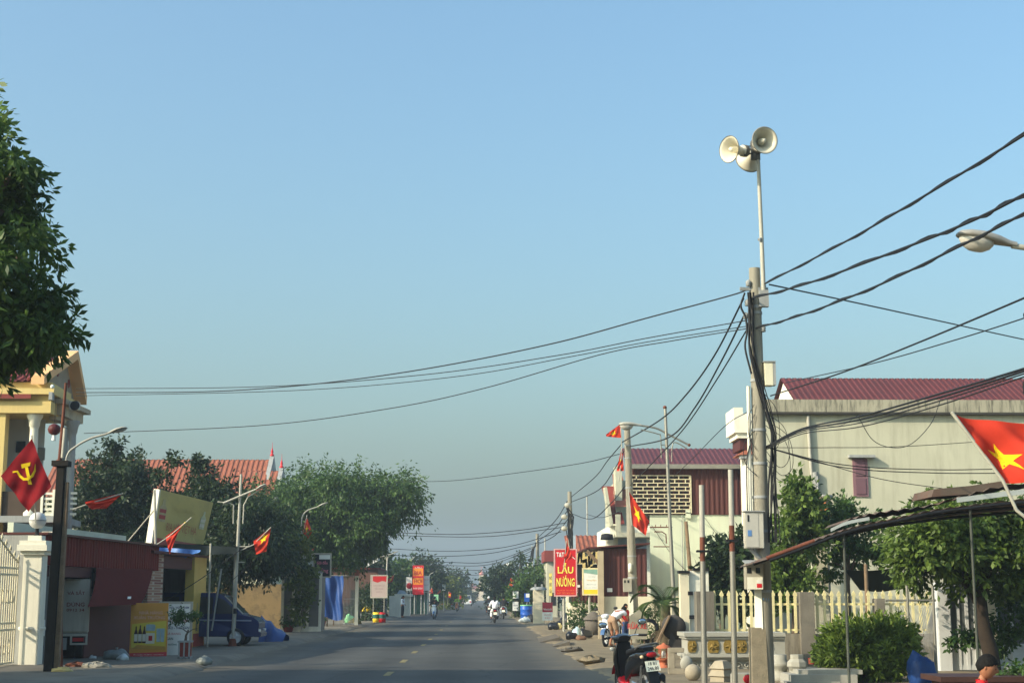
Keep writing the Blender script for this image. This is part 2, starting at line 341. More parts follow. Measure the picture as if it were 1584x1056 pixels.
# ---------------------------------------------------------------- world, sun, air
SUN_EL, SUN_AZ = 29.0, 27.0      # sun behind-left of the camera: AZ degrees back from -X
w = bpy.data.worlds.new('World'); sc.world = w; w.use_nodes = True
nt = w.node_tree; sky = nt.nodes.new('ShaderNodeTexSky'); sky.sky_type = 'NISHITA'; sky.sun_disc = False
sky.sun_elevation = R(SUN_EL); sky.altitude = 10; sky.air_density = 1.54; sky.dust_density = 5.4; sky.ozone_density = 2.8
sd = V((-math.cos(R(SUN_AZ)) * math.cos(R(SUN_EL)), -math.sin(R(SUN_AZ)) * math.cos(R(SUN_EL)), math.sin(R(SUN_EL))))
sky.sun_rotation = math.atan2(sd.x, sd.y)
bg = nt.nodes['Background']; bg.inputs['Strength'].default_value = .15
tn = nt.nodes.new('ShaderNodeMix'); tn.data_type = 'RGBA'; tn.blend_type = 'MULTIPLY'; tn.inputs['Factor'].default_value = 1
nt.links.new(sky.outputs[0], tn.inputs['A']); tn.inputs['B'].default_value = (.88, 1.11, 1.21, 1); nt.links.new(tn.outputs['Result'], bg.inputs[0])
sl = bpy.data.lights.new('sun', 'SUN'); sl.energy = 4.3; sl.angle = R(.5); sl.color = (1, .86, .66)
so = bpy.data.objects.new('sun', sl); COL.objects.link(so); so.rotation_euler = (-sd).to_track_quat('-Z', 'Y').to_euler(); so.location = (-40, -20, 40)
sc.view_settings.view_transform = 'Standard'; sc.view_settings.look = 'None'; sc.view_settings.exposure = 0.5; sc.view_settings.gamma = 1
sc.cycles.max_bounces = 6; sc.cycles.volume_bounces = 0; sc.cycles.transparent_max_bounces = 8; sc.cycles.use_denoising = True
hz = MB().box(-700, 700, -60, 1300, -1.2, 48).build('haze', [], loc=(0, 0, 0)); struct(hz, 'stuff')
hm = bpy.data.materials.new('air'); hm.use_nodes = True; hn = hm.node_tree; hn.nodes.clear()
pv = hn.nodes.new('ShaderNodeVolumePrincipled'); ho = hn.nodes.new('ShaderNodeOutputMaterial'); hn.links.new(pv.outputs[0], ho.inputs['Volume'])
pv.inputs['Color'].default_value = (.72, .86, 1.0, 1); pv.inputs['Density'].default_value = .0007; pv.inputs['Anisotropy'].default_value = .2
hz.data.materials.clear(); hz.data.materials.append(hm)
# ---------------------------------------------------------------- ground
struct(MB().grid(lambda a, b: (-900 + 1800 * a, -50 + 1320 * b, -.03), 40, 40, smooth=False).build('ground', mat('field_ground', (98, 102, 70), .95, .3, .15, .3, stain=(120, 108, 84), stain_amt=.6, stain_scale=.08), loc=(0, 0, 0)))
RNG = random.Random(3)
def wob(y, k): return .16 * math.sin(y * .9 + k) + .12 * math.sin(y * 2.3 + 2 * k) + .06 * math.sin(y * 5.1 + k * 3)
struct(MB().grid(lambda a, b: (-6.62 - .5 + 10.4 * a, -40 + 760 * b, .012 * (1 - (2 * a - 1) ** 2)), 12, 90).build('road', ASPH, loc=(0, 0, 0)))
def h3(x, y, k=0): return .5 + .25 * math.sin(x * 1.7 + k + .6 * math.sin(y * .8)) + .25 * math.sin(y * 1.1 + 1.3 * k + .9 * math.sin(x * 1.9))
def leftpave(a, b):
    y = 4 + 150 * (b ** 1.6); e = -6.62 + .5 * wob(y, 1); t = a ** 1.5; x = e + (-15.5 - e) * t
    return (x, y, .0 + min(1, a * 9) * (.09 + .05 * h3(x, y, 1)))
struct(MB().grid(leftpave, 40, 260).build('pavement', PAVE, loc=(0, 0, 0)))
def rightverge(a, b):
    y = 4 + 150 * (b ** 1.6); e = 2.62 + .55 * wob(y, 4) + .16 * math.sin(y * 11.3 + 2 * math.sin(y * 3.1)) * (.5 + .5 * math.sin(y * 1.7)); t = a ** 1.7; x = e + (26 - e) * t
    return (x, y, min(1, a * 7) * (.04 + .13 * h3(x * 1.4, y, 2) * max(.35, 1 - a)))
struct(MB().grid(rightverge, 60, 300).build('verge', DIRT, loc=(0, 0, 0)))
def farv(x0, x1, name):
    struct(MB().grid(lambda a, b: (x0 + (x1 - x0) * a, 154 + 560 * b, .09), 4, 30).build(name, DIRT, loc=(0, 0, 0)))
farv(-12, -6.6, 'far_path'); farv(2.6, 9, 'far_path')
mk = mat('road_paint_yellow', (128, 118, 80), .85, .25, 5, stain=(66, 66, 62), stain_amt=.95, stain_scale=3)
for y in (26.5, 33, 39.5, 46, 53, 60, 68, 77, 88, 101, 117):
    m = MB().box(-2.13, -1.98, y, y + 1.7, .0135, .0165).build('road_marking', mk); struct(m)
# concrete ramps and broken slabs along the right kerb
def ramp(px, py, wx, ly, name, label, m):
    g = G(px, py); t = MB(); t.prism([(g.x - wx / 2, g.y, .014), (g.x + wx / 2, g.y, .014), (g.x + wx / 2, g.y, .19)], (0.1, ly, 0))
    tag(t.build(name, m), label, 'ramp', 'kerb ramps')
dk = mat('dark_concrete', (92, 86, 76), .95, .25, 2, .5)
ramp(850, 993, .75, 5.0, 'kerb_ramp', 'dark wedge shaped kerb ramp on the right road edge beyond the red motorbike', dk)
ramp(868, 1000, .6, 2.2, 'kerb_ramp', 'short perforated dark kerb ramp, nearer of two on the right road edge', dk)
def stone(px, py, r, label, m, sq=(1, .8, .5), seed=0, name='stone', group=None):
    g = G(px, py, .08); rn = random.Random(seed); t = MB(); t.ball(g + V((0, 0, r * sq[2] * .6)), r, 12, 0, sq)
    t.sm = [False] * len(t.sm); t.v = [p + V((rn.uniform(-1, 1), rn.uniform(-1, 1), rn.uniform(-1, 1))) * r * .16 for p in t.v]
    return tag(t.build(name, m), label, name.replace('_', ' '), group)
stone(916, 1024, .33, 'large flat pale stone lying on the dirt verge left of the motorbikes', DIRT, (1.1, .9, .28), 3)
stone(884, 1006, .3, 'dark slab of broken concrete lying at the right road edge', dk, (1.2, 1.2, .22), 4)
def uv_in(quad, x, y):
    """(u, v) of a point inside a 2-D quad a, b, c, d (a at 0,0; b at 1,0; c at 1,1; d at 0,1)"""
    u = v = .5
    for _ in range(12):
        f = [quad[0][k] * (1 - u) * (1 - v) + quad[1][k] * u * (1 - v) + quad[2][k] * u * v + quad[3][k] * (1 - u) * v - (x, y)[k] for k in (0, 1)]
        a = [(quad[1][k] - quad[0][k]) * (1 - v) + (quad[2][k] - quad[3][k]) * v for k in (0, 1)]; b = [(quad[3][k] - quad[0][k]) * (1 - u) + (quad[2][k] - quad[1][k]) * u for k in (0, 1)]
        dt = a[0] * b[1] - a[1] * b[0]; u -= (f[0] * b[1] - f[1] * b[0]) / dt; v -= (a[0] * f[1] - a[1] * f[0]) / dt
    return u, v
# ---------------------------------------------------------------- generic builders
def flag(name, label, staff, quad, wave=.03, star=None, Y=None, red=None, group='Vietnamese flags along the street', emblem=None, r=.016, dark=False, fold=0.):
    """staff: 3-D points; quad: hoist top, fly top, fly bottom, hoist bottom (3-D); star: (u, v, size) in the quad's own coordinates"""
    t = thing(name, label, 'flag', staff[0], group)
    MB().tube(staff, r, 8).build('staff', STEELP if not dark else RUST, t)
    a, b, c, d = [V(q) for q in quad]; n = (b - a).cross(d - a).normalized()
    def pt(u, v):
        p = (a * (1 - u) + b * u) * (1 - v) + (d * (1 - u) + c * u) * v
        return p + n * (wave * u * math.sin(7 * u + 3.2 * v + a.x) + wave * .6 * math.sqrt(max(u, 0)) * math.sin(15 * u - 6 * v) + wave * .35 * math.sin(9 * v + 11 * u) + fold * math.sin(math.pi * u) * math.sin(2.2 * v + 8 * u))
    cl = MB().grid(pt, 24, 16).build('cloth', red or REDF, t)
    if star:
        u0, v0, sz, rot = star; m = MB(); asp = (b - a).length / max(.01, (d - a).length)
        for sd_ in (.006, -.006):
            pts = []
            for k in range(10):
                rr = sz * (1 if k % 2 == 0 else .40); th = math.pi * k / 5 + rot
                pts.append((u0 + rr * math.sin(th) / asp, v0 - rr * math.cos(th)))
            # fan subdivided so that it follows the waves
            vs = []; fs = []
            for k in range(10):
                p0, p1 = pts[k], pts[(k + 1) % 10]; o = len(vs)
                for i in range(4):
                    for j in range(3):
                        s = i / 3; q = j / 2; uu = u0 + (p0[0] + (p1[0] - p0[0]) * q - u0) * s; vv = v0 + (p0[1] + (p1[1] - p0[1]) * q - v0) * s
                        vs.append(pt(uu, vv) + n * sd_)
                fs += [(o + i * 3 + j, o + i * 3 + j + 1, o + (i + 1) * 3 + j + 1, o + (i + 1) * 3 + j) for i in range(3) for j in range(2)]
            m.add(vs, fs)
        m.build('star', YELF, cl)
    if emblem:
        m = MB()
        for sd_ in (.022, -.022):
            for poly in emblem:
                k = len(poly); m.add([pt(u, v) + n * sd_ for u, v in poly], [tuple(range(k))])
        m.build('emblem', YELF, cl)
    return t
def wire(label, a, b, mids=(), r=.012, name='power_cable', group='overhead cables', twist=0, ends=True):
    A, B = P(*a), P(*b)
    pts = [A] + [PW(x, y, A, B) for x, y in mids] + [B]
    if a[0] < 1300 and b[0] > 1600:      # carry on beyond the picture: to the pole behind the camera, or straight on to the next house
        pts.append(V((5.75, -7.0, min(7.6, B.z + 1.9))) if b[2] < 15 else B + (B - pts[-2]).normalized() * 14)
    sp = spline(pts, 10); m = MB(); m.tube(sp, r, 6)
    if twist:
        m.tube([p + V((0, math.cos(i * .9), math.sin(i * .9))) * r * 1.6 for i, p in enumerate(sp)], r * .8, 5)
    return tag(m.build(name, CABLE), label, 'cable', group)
def post(name, label, cat, base, top, r0, r1=None, m=None, n=10, group=None):
    return tag(MB().cyl(base, top, r0, r1, n).build(name, m or STEEL, loc=base), label, cat, group)
def board(name, label, cat, px0, py0, px1, py1, Y, face, th=.05, frame_m=None, group=None, legs=None, yaw=0.0):
    """upright board; returns (thing, origin bottom-left, right, up, w, h) for lettering"""
    a = P(px0, py1, Y); b = P(px1, py1, Y); zt = P(px0, py0, Y).z
    mid = (a + b) / 2; wdt = (b - a).length; r = V((math.cos(yaw), math.sin(yaw), 0)); o = V((mid.x, Y, a.z)) - r * wdt / 2
    h = zt - a.z; u = V((0, 0, 1)); n = r.cross(u)
    t = thing(name, label, cat, (mid.x, Y, legs if legs is not None else a.z), group)
    MB().obox(o + r * wdt / 2 + u * h / 2 - n * th / 2, r * wdt / 2, u * h / 2, n * th / 2).build('panel', face, t)
    if frame_m:
        f = MB(); q = .03
        for (c, ha, hb) in ((o + r * wdt / 2 + u * (h + q), r * (wdt / 2 + 2 * q), u * q), (o + r * wdt / 2 - u * q, r * (wdt / 2 + 2 * q), u * q), (o - r * q + u * h / 2, r * q, u * h / 2), (o + r * (wdt + q) + u * h / 2, r * q, u * h / 2)):
            f.obox(c - n * th / 2, ha, hb, n * (th / 2 + .012))
        f.build('frame', frame_m, t)
    return t, o, r, u, wdt, h
def txt(o, r, u, w, h, s, fx, fy, fw, fh, mi=0, bold=0.):
    """a lettering line centred at fractions (fx, fy) of the board, fw x fh of its size"""
    return (s, o + r * w * fx + u * h * fy, r, u, w * fw, h * fh, mi, bold)
def patch(o, r, u, w, h, x0, y0, x1, y1, lift=.003):
    n = V(r).cross(u); return [o + r * w * x + u * h * y + n * lift for x, y in ((x0, y0), (x1, y0), (x1, y1), (x0, y1))]
# ================================================================= LEFT SIDE
FA, FB = V((-10.42, 38, 0)), V((-9.3, 49.6, 0))       # the line of the shop fronts
def FP(px, py): return PW(px, py, FA, FB)
FR = (FB - FA).normalized(); FN = V((FR.y, -FR.x, 0))  # along the front, and out of it towards the road
UZ = V((0, 0, 1))
def fpt(px, z, out=0):
    p = FP(px, 900); return V((p.x, p.y, z)) + FN * out
# gate pillars with ball lamps
def gate_pillar(px, Yp, label, wd=.44, hgt=3.12):
    b = P(px, 1028, Yp); b.z = .08; t = thing('gate_pillar', label, 'pillar', b, 'white gate pillars')
    x, y = b.x, b.y; h = wd / 2
    MB().box(x - h, x + h, y, y + wd, .05, hgt - .45).build('shaft', WHITEP, t, bevel=.012)
    c = MB()
    for k, (e, z0, z1) in enumerate(((.06, -.45, -.36), (.13, -.36, -.22), (.09, -.22, -.12), (-.06, -.12, .0))):
        c.box(x - h - e, x + h + e, y - e, y + wd + e, hgt + z0, hgt + z1)
    c.build('capital', WHITEP, t)
    MB().lathe((x, y + h, .92), [(h * 1.42, 0), (h * 1.5, .04), (h * 1.42, .08)], 4).build('band', WHITEP, t)
    l = thing('ball_lamp', 'white globe lamp on top of the ' + ('nearer' if px < 60 else 'farther') + ' white gate pillar', 'lamp', (x, y + h, hgt), 'globe lamps on gate pillars')
    MB().lathe((x, y + h, hgt), [(.09, 0), (.05, .03), (.04, .16), (.07, .18)], 14).build('neck', DARK, l)
    g = MB(); g.ball((x, y + h, hgt + .36), .2, 20); g.build('globe', mat('opal_globe', (206, 204, 200), .35, .04, 3, spec=.5), l)
    MB().lathe((x, y + h, hgt + .345), [(.203, 0), (.206, .012), (.203, .025)], 24).build('seam', GREYW, l)
    return b
gp = gate_pillar(42, 35.6, 'white gate pillar with stepped capital and bar shadows, nearer the road camera')
# arched steel gate leaf, running from the pillar towards the camera
t = thing('steel_gate', 'cream steel bar gate with arched top hinged at the white pillar', 'gate', (gp.x - .3, 34, .1))
gm = mat('gate_paint', (206, 196, 166), .5, .12, 3, stain=(150, 138, 110), stain_amt=.4)
bars = MB(); n = 24; gx = gp.x - .3
def gtop(v): return 2.55 + 1.0 * math.sin(math.pi * min(1, v * 1.0) * .5) ** 1.2     # v = 0 at the pillar
for i in range(n + 1):
    v = i / n; y = 35.5 - 3.9 * v; bars.cyl((gx, y, .18), (gx, y, gtop(v)), .017, n=6)
    if i % 2 == 0: bars.lathe((gx, y, gtop(v)), [(.017, 0), (.035, .03), (.0, .14)], 6)
bars.build('bar', gm, t)
fr = MB()
for z in (.2, .95, 1.1, 2.2, 2.35): fr.box(gx - .02, gx + .02, 31.6, 35.5, z - .022, z + .022)
fr.tube([(gx, 35.5 - 3.9 * v / 12, gtop(v / 12) - .06) for v in range(13)], .024, 6)
fr.build('frame', gm, t)
sc_ = MB()
for i in range(11):
    y = 35.2 - .34 * i
    sc_.tube([(gx - .03, y + .13 * math.cos(k * .55) * (1 - k / 16), 1.55 + .3 * math.sin(k * .55) * (1 - k / 16) + .02 * k) for k in range(14)], .012, 5)
    sc_.tube([(gx - .03, y + .1 * math.cos(k * .55 + 2) * (1 - k / 16), .55 + .2 * math.sin(k * .55 + 2) * (1 - k / 16)) for k in range(14)], .012, 5)
sc_.build('scrollwork', gm, t)
tag(MB().box(-14.5, gx - .0, 35.9, 36.05, .05, 2.3).build('boundary_wall', GREYW), 'grey boundary wall behind the white gate pillar', 'wall')
# second pillar stub behind
b = P(71, 1020, 36.8); t = thing('wall_pillar', 'plain off-white pillar stub with flat cap behind the white gate pillar', 'pillar', (b.x, b.y, .08))
MB().box(b.x - .17, b.x + .17, b.y, b.y + .34, .05, 3.0).build('shaft', GREYW, t); MB().box(b.x - .24, b.x + .24, b.y - .07, b.y + .41, 3.0, 3.26).build('cap', WHITEP, t)
# the party flag above the pillar
FQ = [(49, 678), (79, 752), (44, 791), (1, 736)]; ARC = [(20, 730, 2.4), (27, 729, 3.2), (31, 736, 3.6), (37, 741, 4.2), (44, 741, 4.2), (50, 736, 3.8), (54, 728, 2.8), (55.6, 718, .6)]
def arc_quads():
    out = []; L_ = []
    for i, (x, y, w_) in enumerate(ARC):
        x0, y0, _ = ARC[max(0, i - 1)]; x1, y1, _ = ARC[min(len(ARC) - 1, i + 1)]; l_ = math.hypot(x1 - x0, y1 - y0); nx, ny = -(y1 - y0) / l_ * w_ / 2, (x1 - x0) / l_ * w_ / 2; L_.append(((x + nx, y + ny), (x - nx, y - ny)))
    for p, q in zip(L_, L_[1:]): out.append([p[0], p[1], q[1], q[0]])
    return out
EMB = [[uv_in(FQ, *p) for p in poly] for poly in [[(33, 718), (48, 715), (47, 720.5), (33.8, 724.5)], [(38.3, 722), (43.3, 720.5), (46.5, 735), (41.5, 735)], [(41.5, 735), (46.5, 735), (49.2, 749), (44.2, 749)]] + arc_quads()]
D = 35.2
flag('party_flag', 'dark red flag with yellow hammer and sickle hanging above the white gate pillar', [P(55, 808, D + .16), P(54, 740, D + .16), P(49, 673, D + .1)],
     [P(49, 678, D), P(79, 752, D), P(44, 791, D), P(1, 736, D)], .05, red=REDP, group=None,
     emblem=EMB)
# dark square post and the lamp behind it
b = G(77, 1040, .08); tp = 4.75
t = thing('dark_post', 'dark square concrete post standing by the pavement edge beside the white gate pillar', 'post', b)
mdk = mat('shaded_concrete', (34, 31, 27), .9, .3, 3, .3, stain=(56, 46, 34), stain_amt=.6, streak=True)  # the tree's shade on the post is put into this dark base colour
m = MB(); top = P(96, 712, b.y)
m.prism([b + V((-.15, 0, -.05)), b + V((.05, 0, -.05)), top + V((.06, 0, 0)), top + V((-.11, 0, 0))], (0, .2, 0)); m.build('shaft', mdk, t, bevel=.01)
m = MB(); m.box(top.x - .22, top.x + .14, top.y - .04, top.y + .26, top.z - .12, top.z); m.build('cap', mdk, t)
m = MB(); m.prism([b + V((.06, .04, -.05)), b + V((.17, .04, -.05)), P(104, 745, b.y) + V((.0, .04, 0)), P(100, 745, b.y) + V((0, .04, 0))], (0, .14, 0)); m.build('timber', WOOD, t)
def lamp_head(mb_parent, tip, butt, housing=None, slim=False):
    """cobra head from its butt at the arm to its tip"""
    tip, butt = V(tip), V(butt); d = (tip - butt); L = d.length; d.normalize(); u, w = frame(d); w = w if w.z > 0 else -w; u = d.cross(w)
    sl_ = .55 if slim else 1.0
    m = MB(); prof = [(0, .045, .045, 0), (.12, .05, .05, 0), (.3, .10, .07, .01), (.55, .15, .08, .015), (.8, .15, .07, .01), (.95, .1, .05, 0), (1, .04, .02, -.01)]
    vs = []
    for t_, hw, hh, dz in prof:
        for k in range(12):
            a = 2 * math.pi * k / 12; vs.append(butt + d * (L * t_) + u * (hw * math.cos(a)) + w * (dz + hh * sl_ * max(-.35, math.sin(a))))
    m.add(vs, [(i * 12 + k, i * 12 + (k + 1) % 12, (i + 1) * 12 + (k + 1) % 12, (i + 1) * 12 + k) for i in range(6) for k in range(12)], 0, True)
    m.add(vs[72:], [tuple(range(12))])
    hd = m.build('lamp_head', housing or STEELP, mb_parent)
    g = MB(); g.ball(V((0, 0, 0)), 1, 14); c = butt + d * (L * .66) - w * .02
    g.v = [c + d * (p.x * L * .30) + u * (p.y * .125) + w * (min(p.z, .1) * (.03 if slim else .15)) for p in g.v]
    g.build('lens', mat('lamp_lens', (176, 172, 162), .2, .05, 3, spec=.6), hd)
def arm_lamp(label, base, knee, pts, tip, r=.05, m=None, group='street lamps on curved arms'):
    t = thing('street_lamp', label, 'street lamp', base, group)
    MB().cyl(base, knee, r, r * .8, 10).build('pole', m or STEELP, t)
    MB().tube(spline([knee] + pts, 6), r * .55, 8).build('arm', m or STEELP, t)
    lamp_head(t, tip, pts[-1], slim=True); return t
D = b.y + .45
arm_lamp('street lamp with curved arm rising behind the dark square post', V((P(82, 1030, D).x, D, .08)), P(99, 745, D), [P(104, 705, D), P(118, 690, D), P(140, 678, D), P(165, 671, D)], P(197, 661, D), .045)
D = b.y + .9
t = thing('iron_pole', 'rusty iron pole with white tube lamp rising above the dark square post', 'pole', (P(96, 1000, D).x, D, .08))
MB().tube([V((P(96, 1000, D).x, D, .05)), P(92, 715, D), P(102, 592, D)], [.05, .045, .03], 8).build('shaft', RUST, t)
MB().cyl(P(97, 708, D - .05), P(101, 662, D - .05), .045).build('tube_lamp', STEELP, t)
D = 33.5
flag('street_flag', 'crumpled red flag on a white staff stretched sideways from the dark post', [P(84, 798, D), P(134, 780, D), P(190, 763, D)],
     [P(190, 762, D), P(165, 786, D), P(140, 787, D), P(131, 776, D)], .05, fold=.05)
# red paper lantern under the balcony
t = thing('paper_lantern', 'dark red round paper lantern hanging under the yellow house balcony', 'lantern', P(84, 672, 46))
c = P(84, 664, 46); m = MB(); m.lathe(c - V((0, 0, .17)), [(.07, 0), (.16, .06), (.2, .17), (.16, .28), (.07, .34)], 14); m.build('shade', ORANGEC, t)
MB().cyl(c - V((0, 0, .34)), c - V((0, 0, .17)), .07, .05, 8).build('tassel', SIGNW, t); MB().cyl(c + V((0, 0, .17)), c + V((0, 0, 1.0)), .008, n=5).build('cord', CABLE, t)
# ---- shop A: corrugated front, open truck bay, flap awning
t = thing('corrugated_shop', 'low shop with maroon corrugated fascia and dark open bay behind the dark post', 'shop', fpt(150, .1))
p0, p1 = fpt(58, 2.45, .05), fpt(241, 2.45, .05); L = (p1 - p0).length
MB().corr(p0, FR, UZ, L, .72, .2, .03).build('fascia', mat('shop_maroon', (116, 50, 44), .7, .14, 1.2, stain=(84, 42, 38), stain_amt=.5, stain_scale=1.4, streak=True, spec=.1), t)
q0 = fpt(58, 2.18, .02); q1 = fpt(140, 2.18, .02)
MB().prism([q0, q1, q1 + UZ * .26, q0 + UZ * .26], -FN * .06).build('fascia_board', MAROOND, t)
m = MB(); a, c_ = fpt(58, 3.17, .2), fpt(241, 3.17, .2); m.prism([a, c_, c_ - FN * 5.2, a - FN * 5.2], (0, 0, .05)); m.build('roof', MAROON, t)
m = MB(); a, c_ = fpt(72, 3.225, -.9), fpt(238, 3.225, -.9); m.prism([a, c_, c_ + UZ * .26, a + UZ * .26], -FN * .15); m.build('parapet', mat('pale_green_wall', (196, 204, 184), .85, .1, 1, stain=(150, 150, 132), stain_amt=.4), t)
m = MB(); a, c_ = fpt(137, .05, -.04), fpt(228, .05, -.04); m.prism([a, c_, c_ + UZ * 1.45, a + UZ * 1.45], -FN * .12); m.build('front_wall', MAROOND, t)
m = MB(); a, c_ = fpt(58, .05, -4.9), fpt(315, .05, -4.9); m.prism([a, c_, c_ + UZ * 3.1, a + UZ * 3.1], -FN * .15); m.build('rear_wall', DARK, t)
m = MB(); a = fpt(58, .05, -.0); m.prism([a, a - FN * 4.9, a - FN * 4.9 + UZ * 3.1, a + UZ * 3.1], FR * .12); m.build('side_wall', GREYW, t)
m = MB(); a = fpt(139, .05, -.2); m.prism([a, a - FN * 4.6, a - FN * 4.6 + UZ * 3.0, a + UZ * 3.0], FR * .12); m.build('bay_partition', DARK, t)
gr = MB(); a, c_ = fpt(141, 1.5, -.08), fpt(226, 1.5, -.08); W = (c_ - a).length
for i in range(15): gr.cyl(a + FR * (W * i / 14), a + FR * (W * i / 14) + UZ * .9, .012, n=5)
for i in range(5): gr.cyl(a + UZ * (.03 + .2 * i), c_ + UZ * (.03 + .2 * i), .012, n=5)
gr.build('window_grille', mat('grille_blue', (70, 92, 100), .6), t)
for px in (60, 138, 232):
    c_ = fpt(px, .05, -.1); MB().cyl(c_, c_ + UZ * 3.1, .05, n=8).build('post', STEEL, t)
# flap awning (lifted shutter) hanging out over the front
a1, b1 = fpt(141, 2.44, .12), fpt(229, 2.50, .12)
FA2, FB2 = FA + FN * .62, FB + FN * .62; a2, b2 = PW(135, 938, FA2, FB2), PW(217, 934, FA2, FB2)
m = MB(); m.grid(lambda u, v: (a1 * (1 - u) + b1 * u) * (1 - v) + (a2 * (1 - u) + b2 * u) * v + FN * (.06 * math.sin(v * 3) + .02 * math.sin(u * 9)), 12, 8)
aw = tag(m.build('shutter_flap', mat('faded_maroon_flap', (92, 38, 34), .85, .12, 1.5, stain=(76, 36, 34), stain_amt=.4, spec=.06)), 'faded maroon sheet metal flap propped out over the dark shop front', 'awning')
st = a2 * .28 + b2 * .72; nn = (b2 - a2).cross(a1 - a2).normalized()
MB().obox(st + (a1 - a2) * .17 + nn * .05, FR * .14, (a1 - a2).normalized() * .07, nn * .003).build('sticker', SIGNW, aw)
# ---- parked box truck in the bay, rear doors towards the camera
D = 39.0; x0, x1 = P(57, 950, D).x, P(136, 950, D).x
t = thing('box_truck', 'grey box truck with red lettered rear doors parked in the dark shop bay', 'truck', ((x0 + x1) / 2, D, .1))
tg = mat('truck_grey', (172, 166, 152), .5, .1, 1.5, stain=(128, 120, 104), stain_amt=.4, stain_scale=2, streak=True)
MB().box(x0, x1, D, D + 2.6, .78, 2.14).build('cargo_box', tg, t, bevel=.015)
xm = (x0 + x1) / 2
for i, (a, c_) in enumerate(((x0 + .03, xm - .012), (xm + .012, x1 - .03))):
    dr = MB().box(a, c_, D - .035, D - .003, .82, 2.1).build('rear_door', tg, t)
    lo = V((a, D - .035, .82)); w_ = c_ - a
    rows = (('HÀNG', .80, .11), ('CỬA', .80, .0)) if i == 0 else (('GIÀN', .8, .1),)
    words_ = [('HÀNG', .77, .1), ('CHUYÊN', .54, .1), ('LIÊN HỆ', .42, .055)] if i == 0 else [('VÀ SẮT', .77, .1), ('DÙNG', .54, .1), ('0912 34', .42, .055)]
    lettering(dr, [txt(lo, V((1, 0, 0)), UZ, w_, 1.28, s_, .5, fy, .72, fh, 0, .012) for s_, fy, fh in words_], [mat('truck_text', (120, 44, 40), .6)])
MB().cyl((xm, D - .06, .84), (xm, D - .06, 2.08), .018).build('lock_bar', STEEL, t)
bm_ = MB()
for a, c_ in ((x0, xm - .22), (xm + .22, x1)):
    bm_.box(a, c_, D - .09, D - .02, .70, .77); bm_.box(a, c_, D - .09, D - .02, .48, .53); bm_.box(a, a + .05, D - .09, D - .02, .53, .70); bm_.box(c_ - .05, c_, D - .09, D - .02, .53, .70)
bm_.box(xm - .22, xm + .22, D - .09, D - .02, .70, .77)
bm_.build('bumper', STEELP, t)
MB().box(xm - .14, xm + .14, D - .1, D - .02, .36, .66).build('mud_plate', GREYW, t)
for a, c_ in ((x0 + .1, xm - .28), (xm + .28, x1 - .1)): MB().box(a, c_, D - .06, D - .03, .57, .66).build('tail_light', TXTR, t)
for sx in (x0 + .22, x1 - .22):
    for yy in (D + .5, D + 2.9):
        wl = MB().lathe((sx - .1, yy, .4), [(.18, 0), (.3, .0), (.31, .04), (.31, .16), (.3, .2), (.18, .2)], 18, (1, 0, 0)).build('wheel', BLACK, t)
MB().box(x0 + .1, x1 - .1, D + .1, D + 3.4, .5, .76).build('chassis', BLACK, t)
MB().box(x0 + .05, x1 - .05, D + 2.68, D + 3.6, .6, 1.75).build('cab', tg, t, bevel=.06)
t.rotation_euler.z = R(13)
# small white notice box on the ground floor, seen between pillar and post
t, o, r, u, w_, h_ = board('notice_board', 'small white notice panel hung between the gate pillar and the dark post', 'notice', 60, 958, 68, 983, 36.0, SIGNW, .04)
# ---- shop B: brick columns, dark doorway, yellow sign column
BR = bpy.data.materials.new('brick_check'); BR.use_nodes = True; n_ = BR.node_tree; bt = n_.nodes.new('ShaderNodeTexBrick'); tc_ = n_.nodes.new('ShaderNodeTexCoord')
mp_ = n_.nodes.new('ShaderNodeMapping'); mp_.inputs['Rotation'].default_value = (R(90), 0, 0); n_.links.new(tc_.outputs['Object'], mp_.inputs[0]); n_.links.new(mp_.outputs[0], bt.inputs[0])
bt.inputs['Color1'].default_value = (.20, .07, .05, 1); bt.inputs['Color2'].default_value = (.34, .2, .13, 1); bt.inputs['Mortar'].default_value = (.4, .34, .26, 1); bt.inputs['Scale'].default_value = 3.2; bt.inputs['Mortar Size'].default_value = .03
n_.links.new(bt.outputs[0], n_.nodes['Principled BSDF'].inputs['Base Color']); n_.nodes['Principled BSDF'].inputs['Roughness'].default_value = .85
t = thing('roadside_eatery', 'small eatery with brick pattern column, dark doorway and yellow sign column', 'shop', fpt(275, .1))
a, c_ = fpt(229, .05, .0), fpt(252, .05, .0); MB().prism([a, c_, c_ + UZ * 2.95, a + UZ * 2.95], -FN * .35).build('brick_column', BR, t)
a, c_ = fpt(297.5, .05, .06), fpt(316, .05, .06)
col_ = MB().prism([a, c_, c_ + UZ * 2.95, a + UZ * 2.95], -FN * .3).build('sign_column', mat('sign_column_yellow', (206, 176, 92), .6, .1, 2), t)
fw = (c_ - a).length
MB().prism(patch(a, FR, UZ, fw, 2.95, .05, .02, .95, .16), FN * .003).build('lower_band', mat('faded_red_band', (150, 70, 62), .7), col_)
cc_ = MB()
for k in range(2): cc_.lathe(a + FR * (fw * (.3 + .35 * k)) + UZ * .55 + FN * .004, [(.001, 0), (.09, .0), (.09, .55), (.04, .68), (.035, .9), (.0, .9)], 10)
cc_.v = [p - FN * ((p - a).dot(FN) - .006) * .85 for p in cc_.v]
cc_.build('bottle_print', mat('faded_print', (150, 140, 112), .7, .3, 8), col_)
a, c_ = fpt(252, .05, -.9), fpt(297, .05, -.9); MB().prism([a, c_, c_ + UZ * 2.9, a + UZ * 2.9], -FN * .1).build('doorway', DARK, t)
a, c_ = fpt(252, 2.55, -.02), fpt(297, 2.55, -.02); MB().prism([a, c_, c_ + UZ * .38, a + UZ * .38], -FN * .15).build('lintel', MAROOND, t)
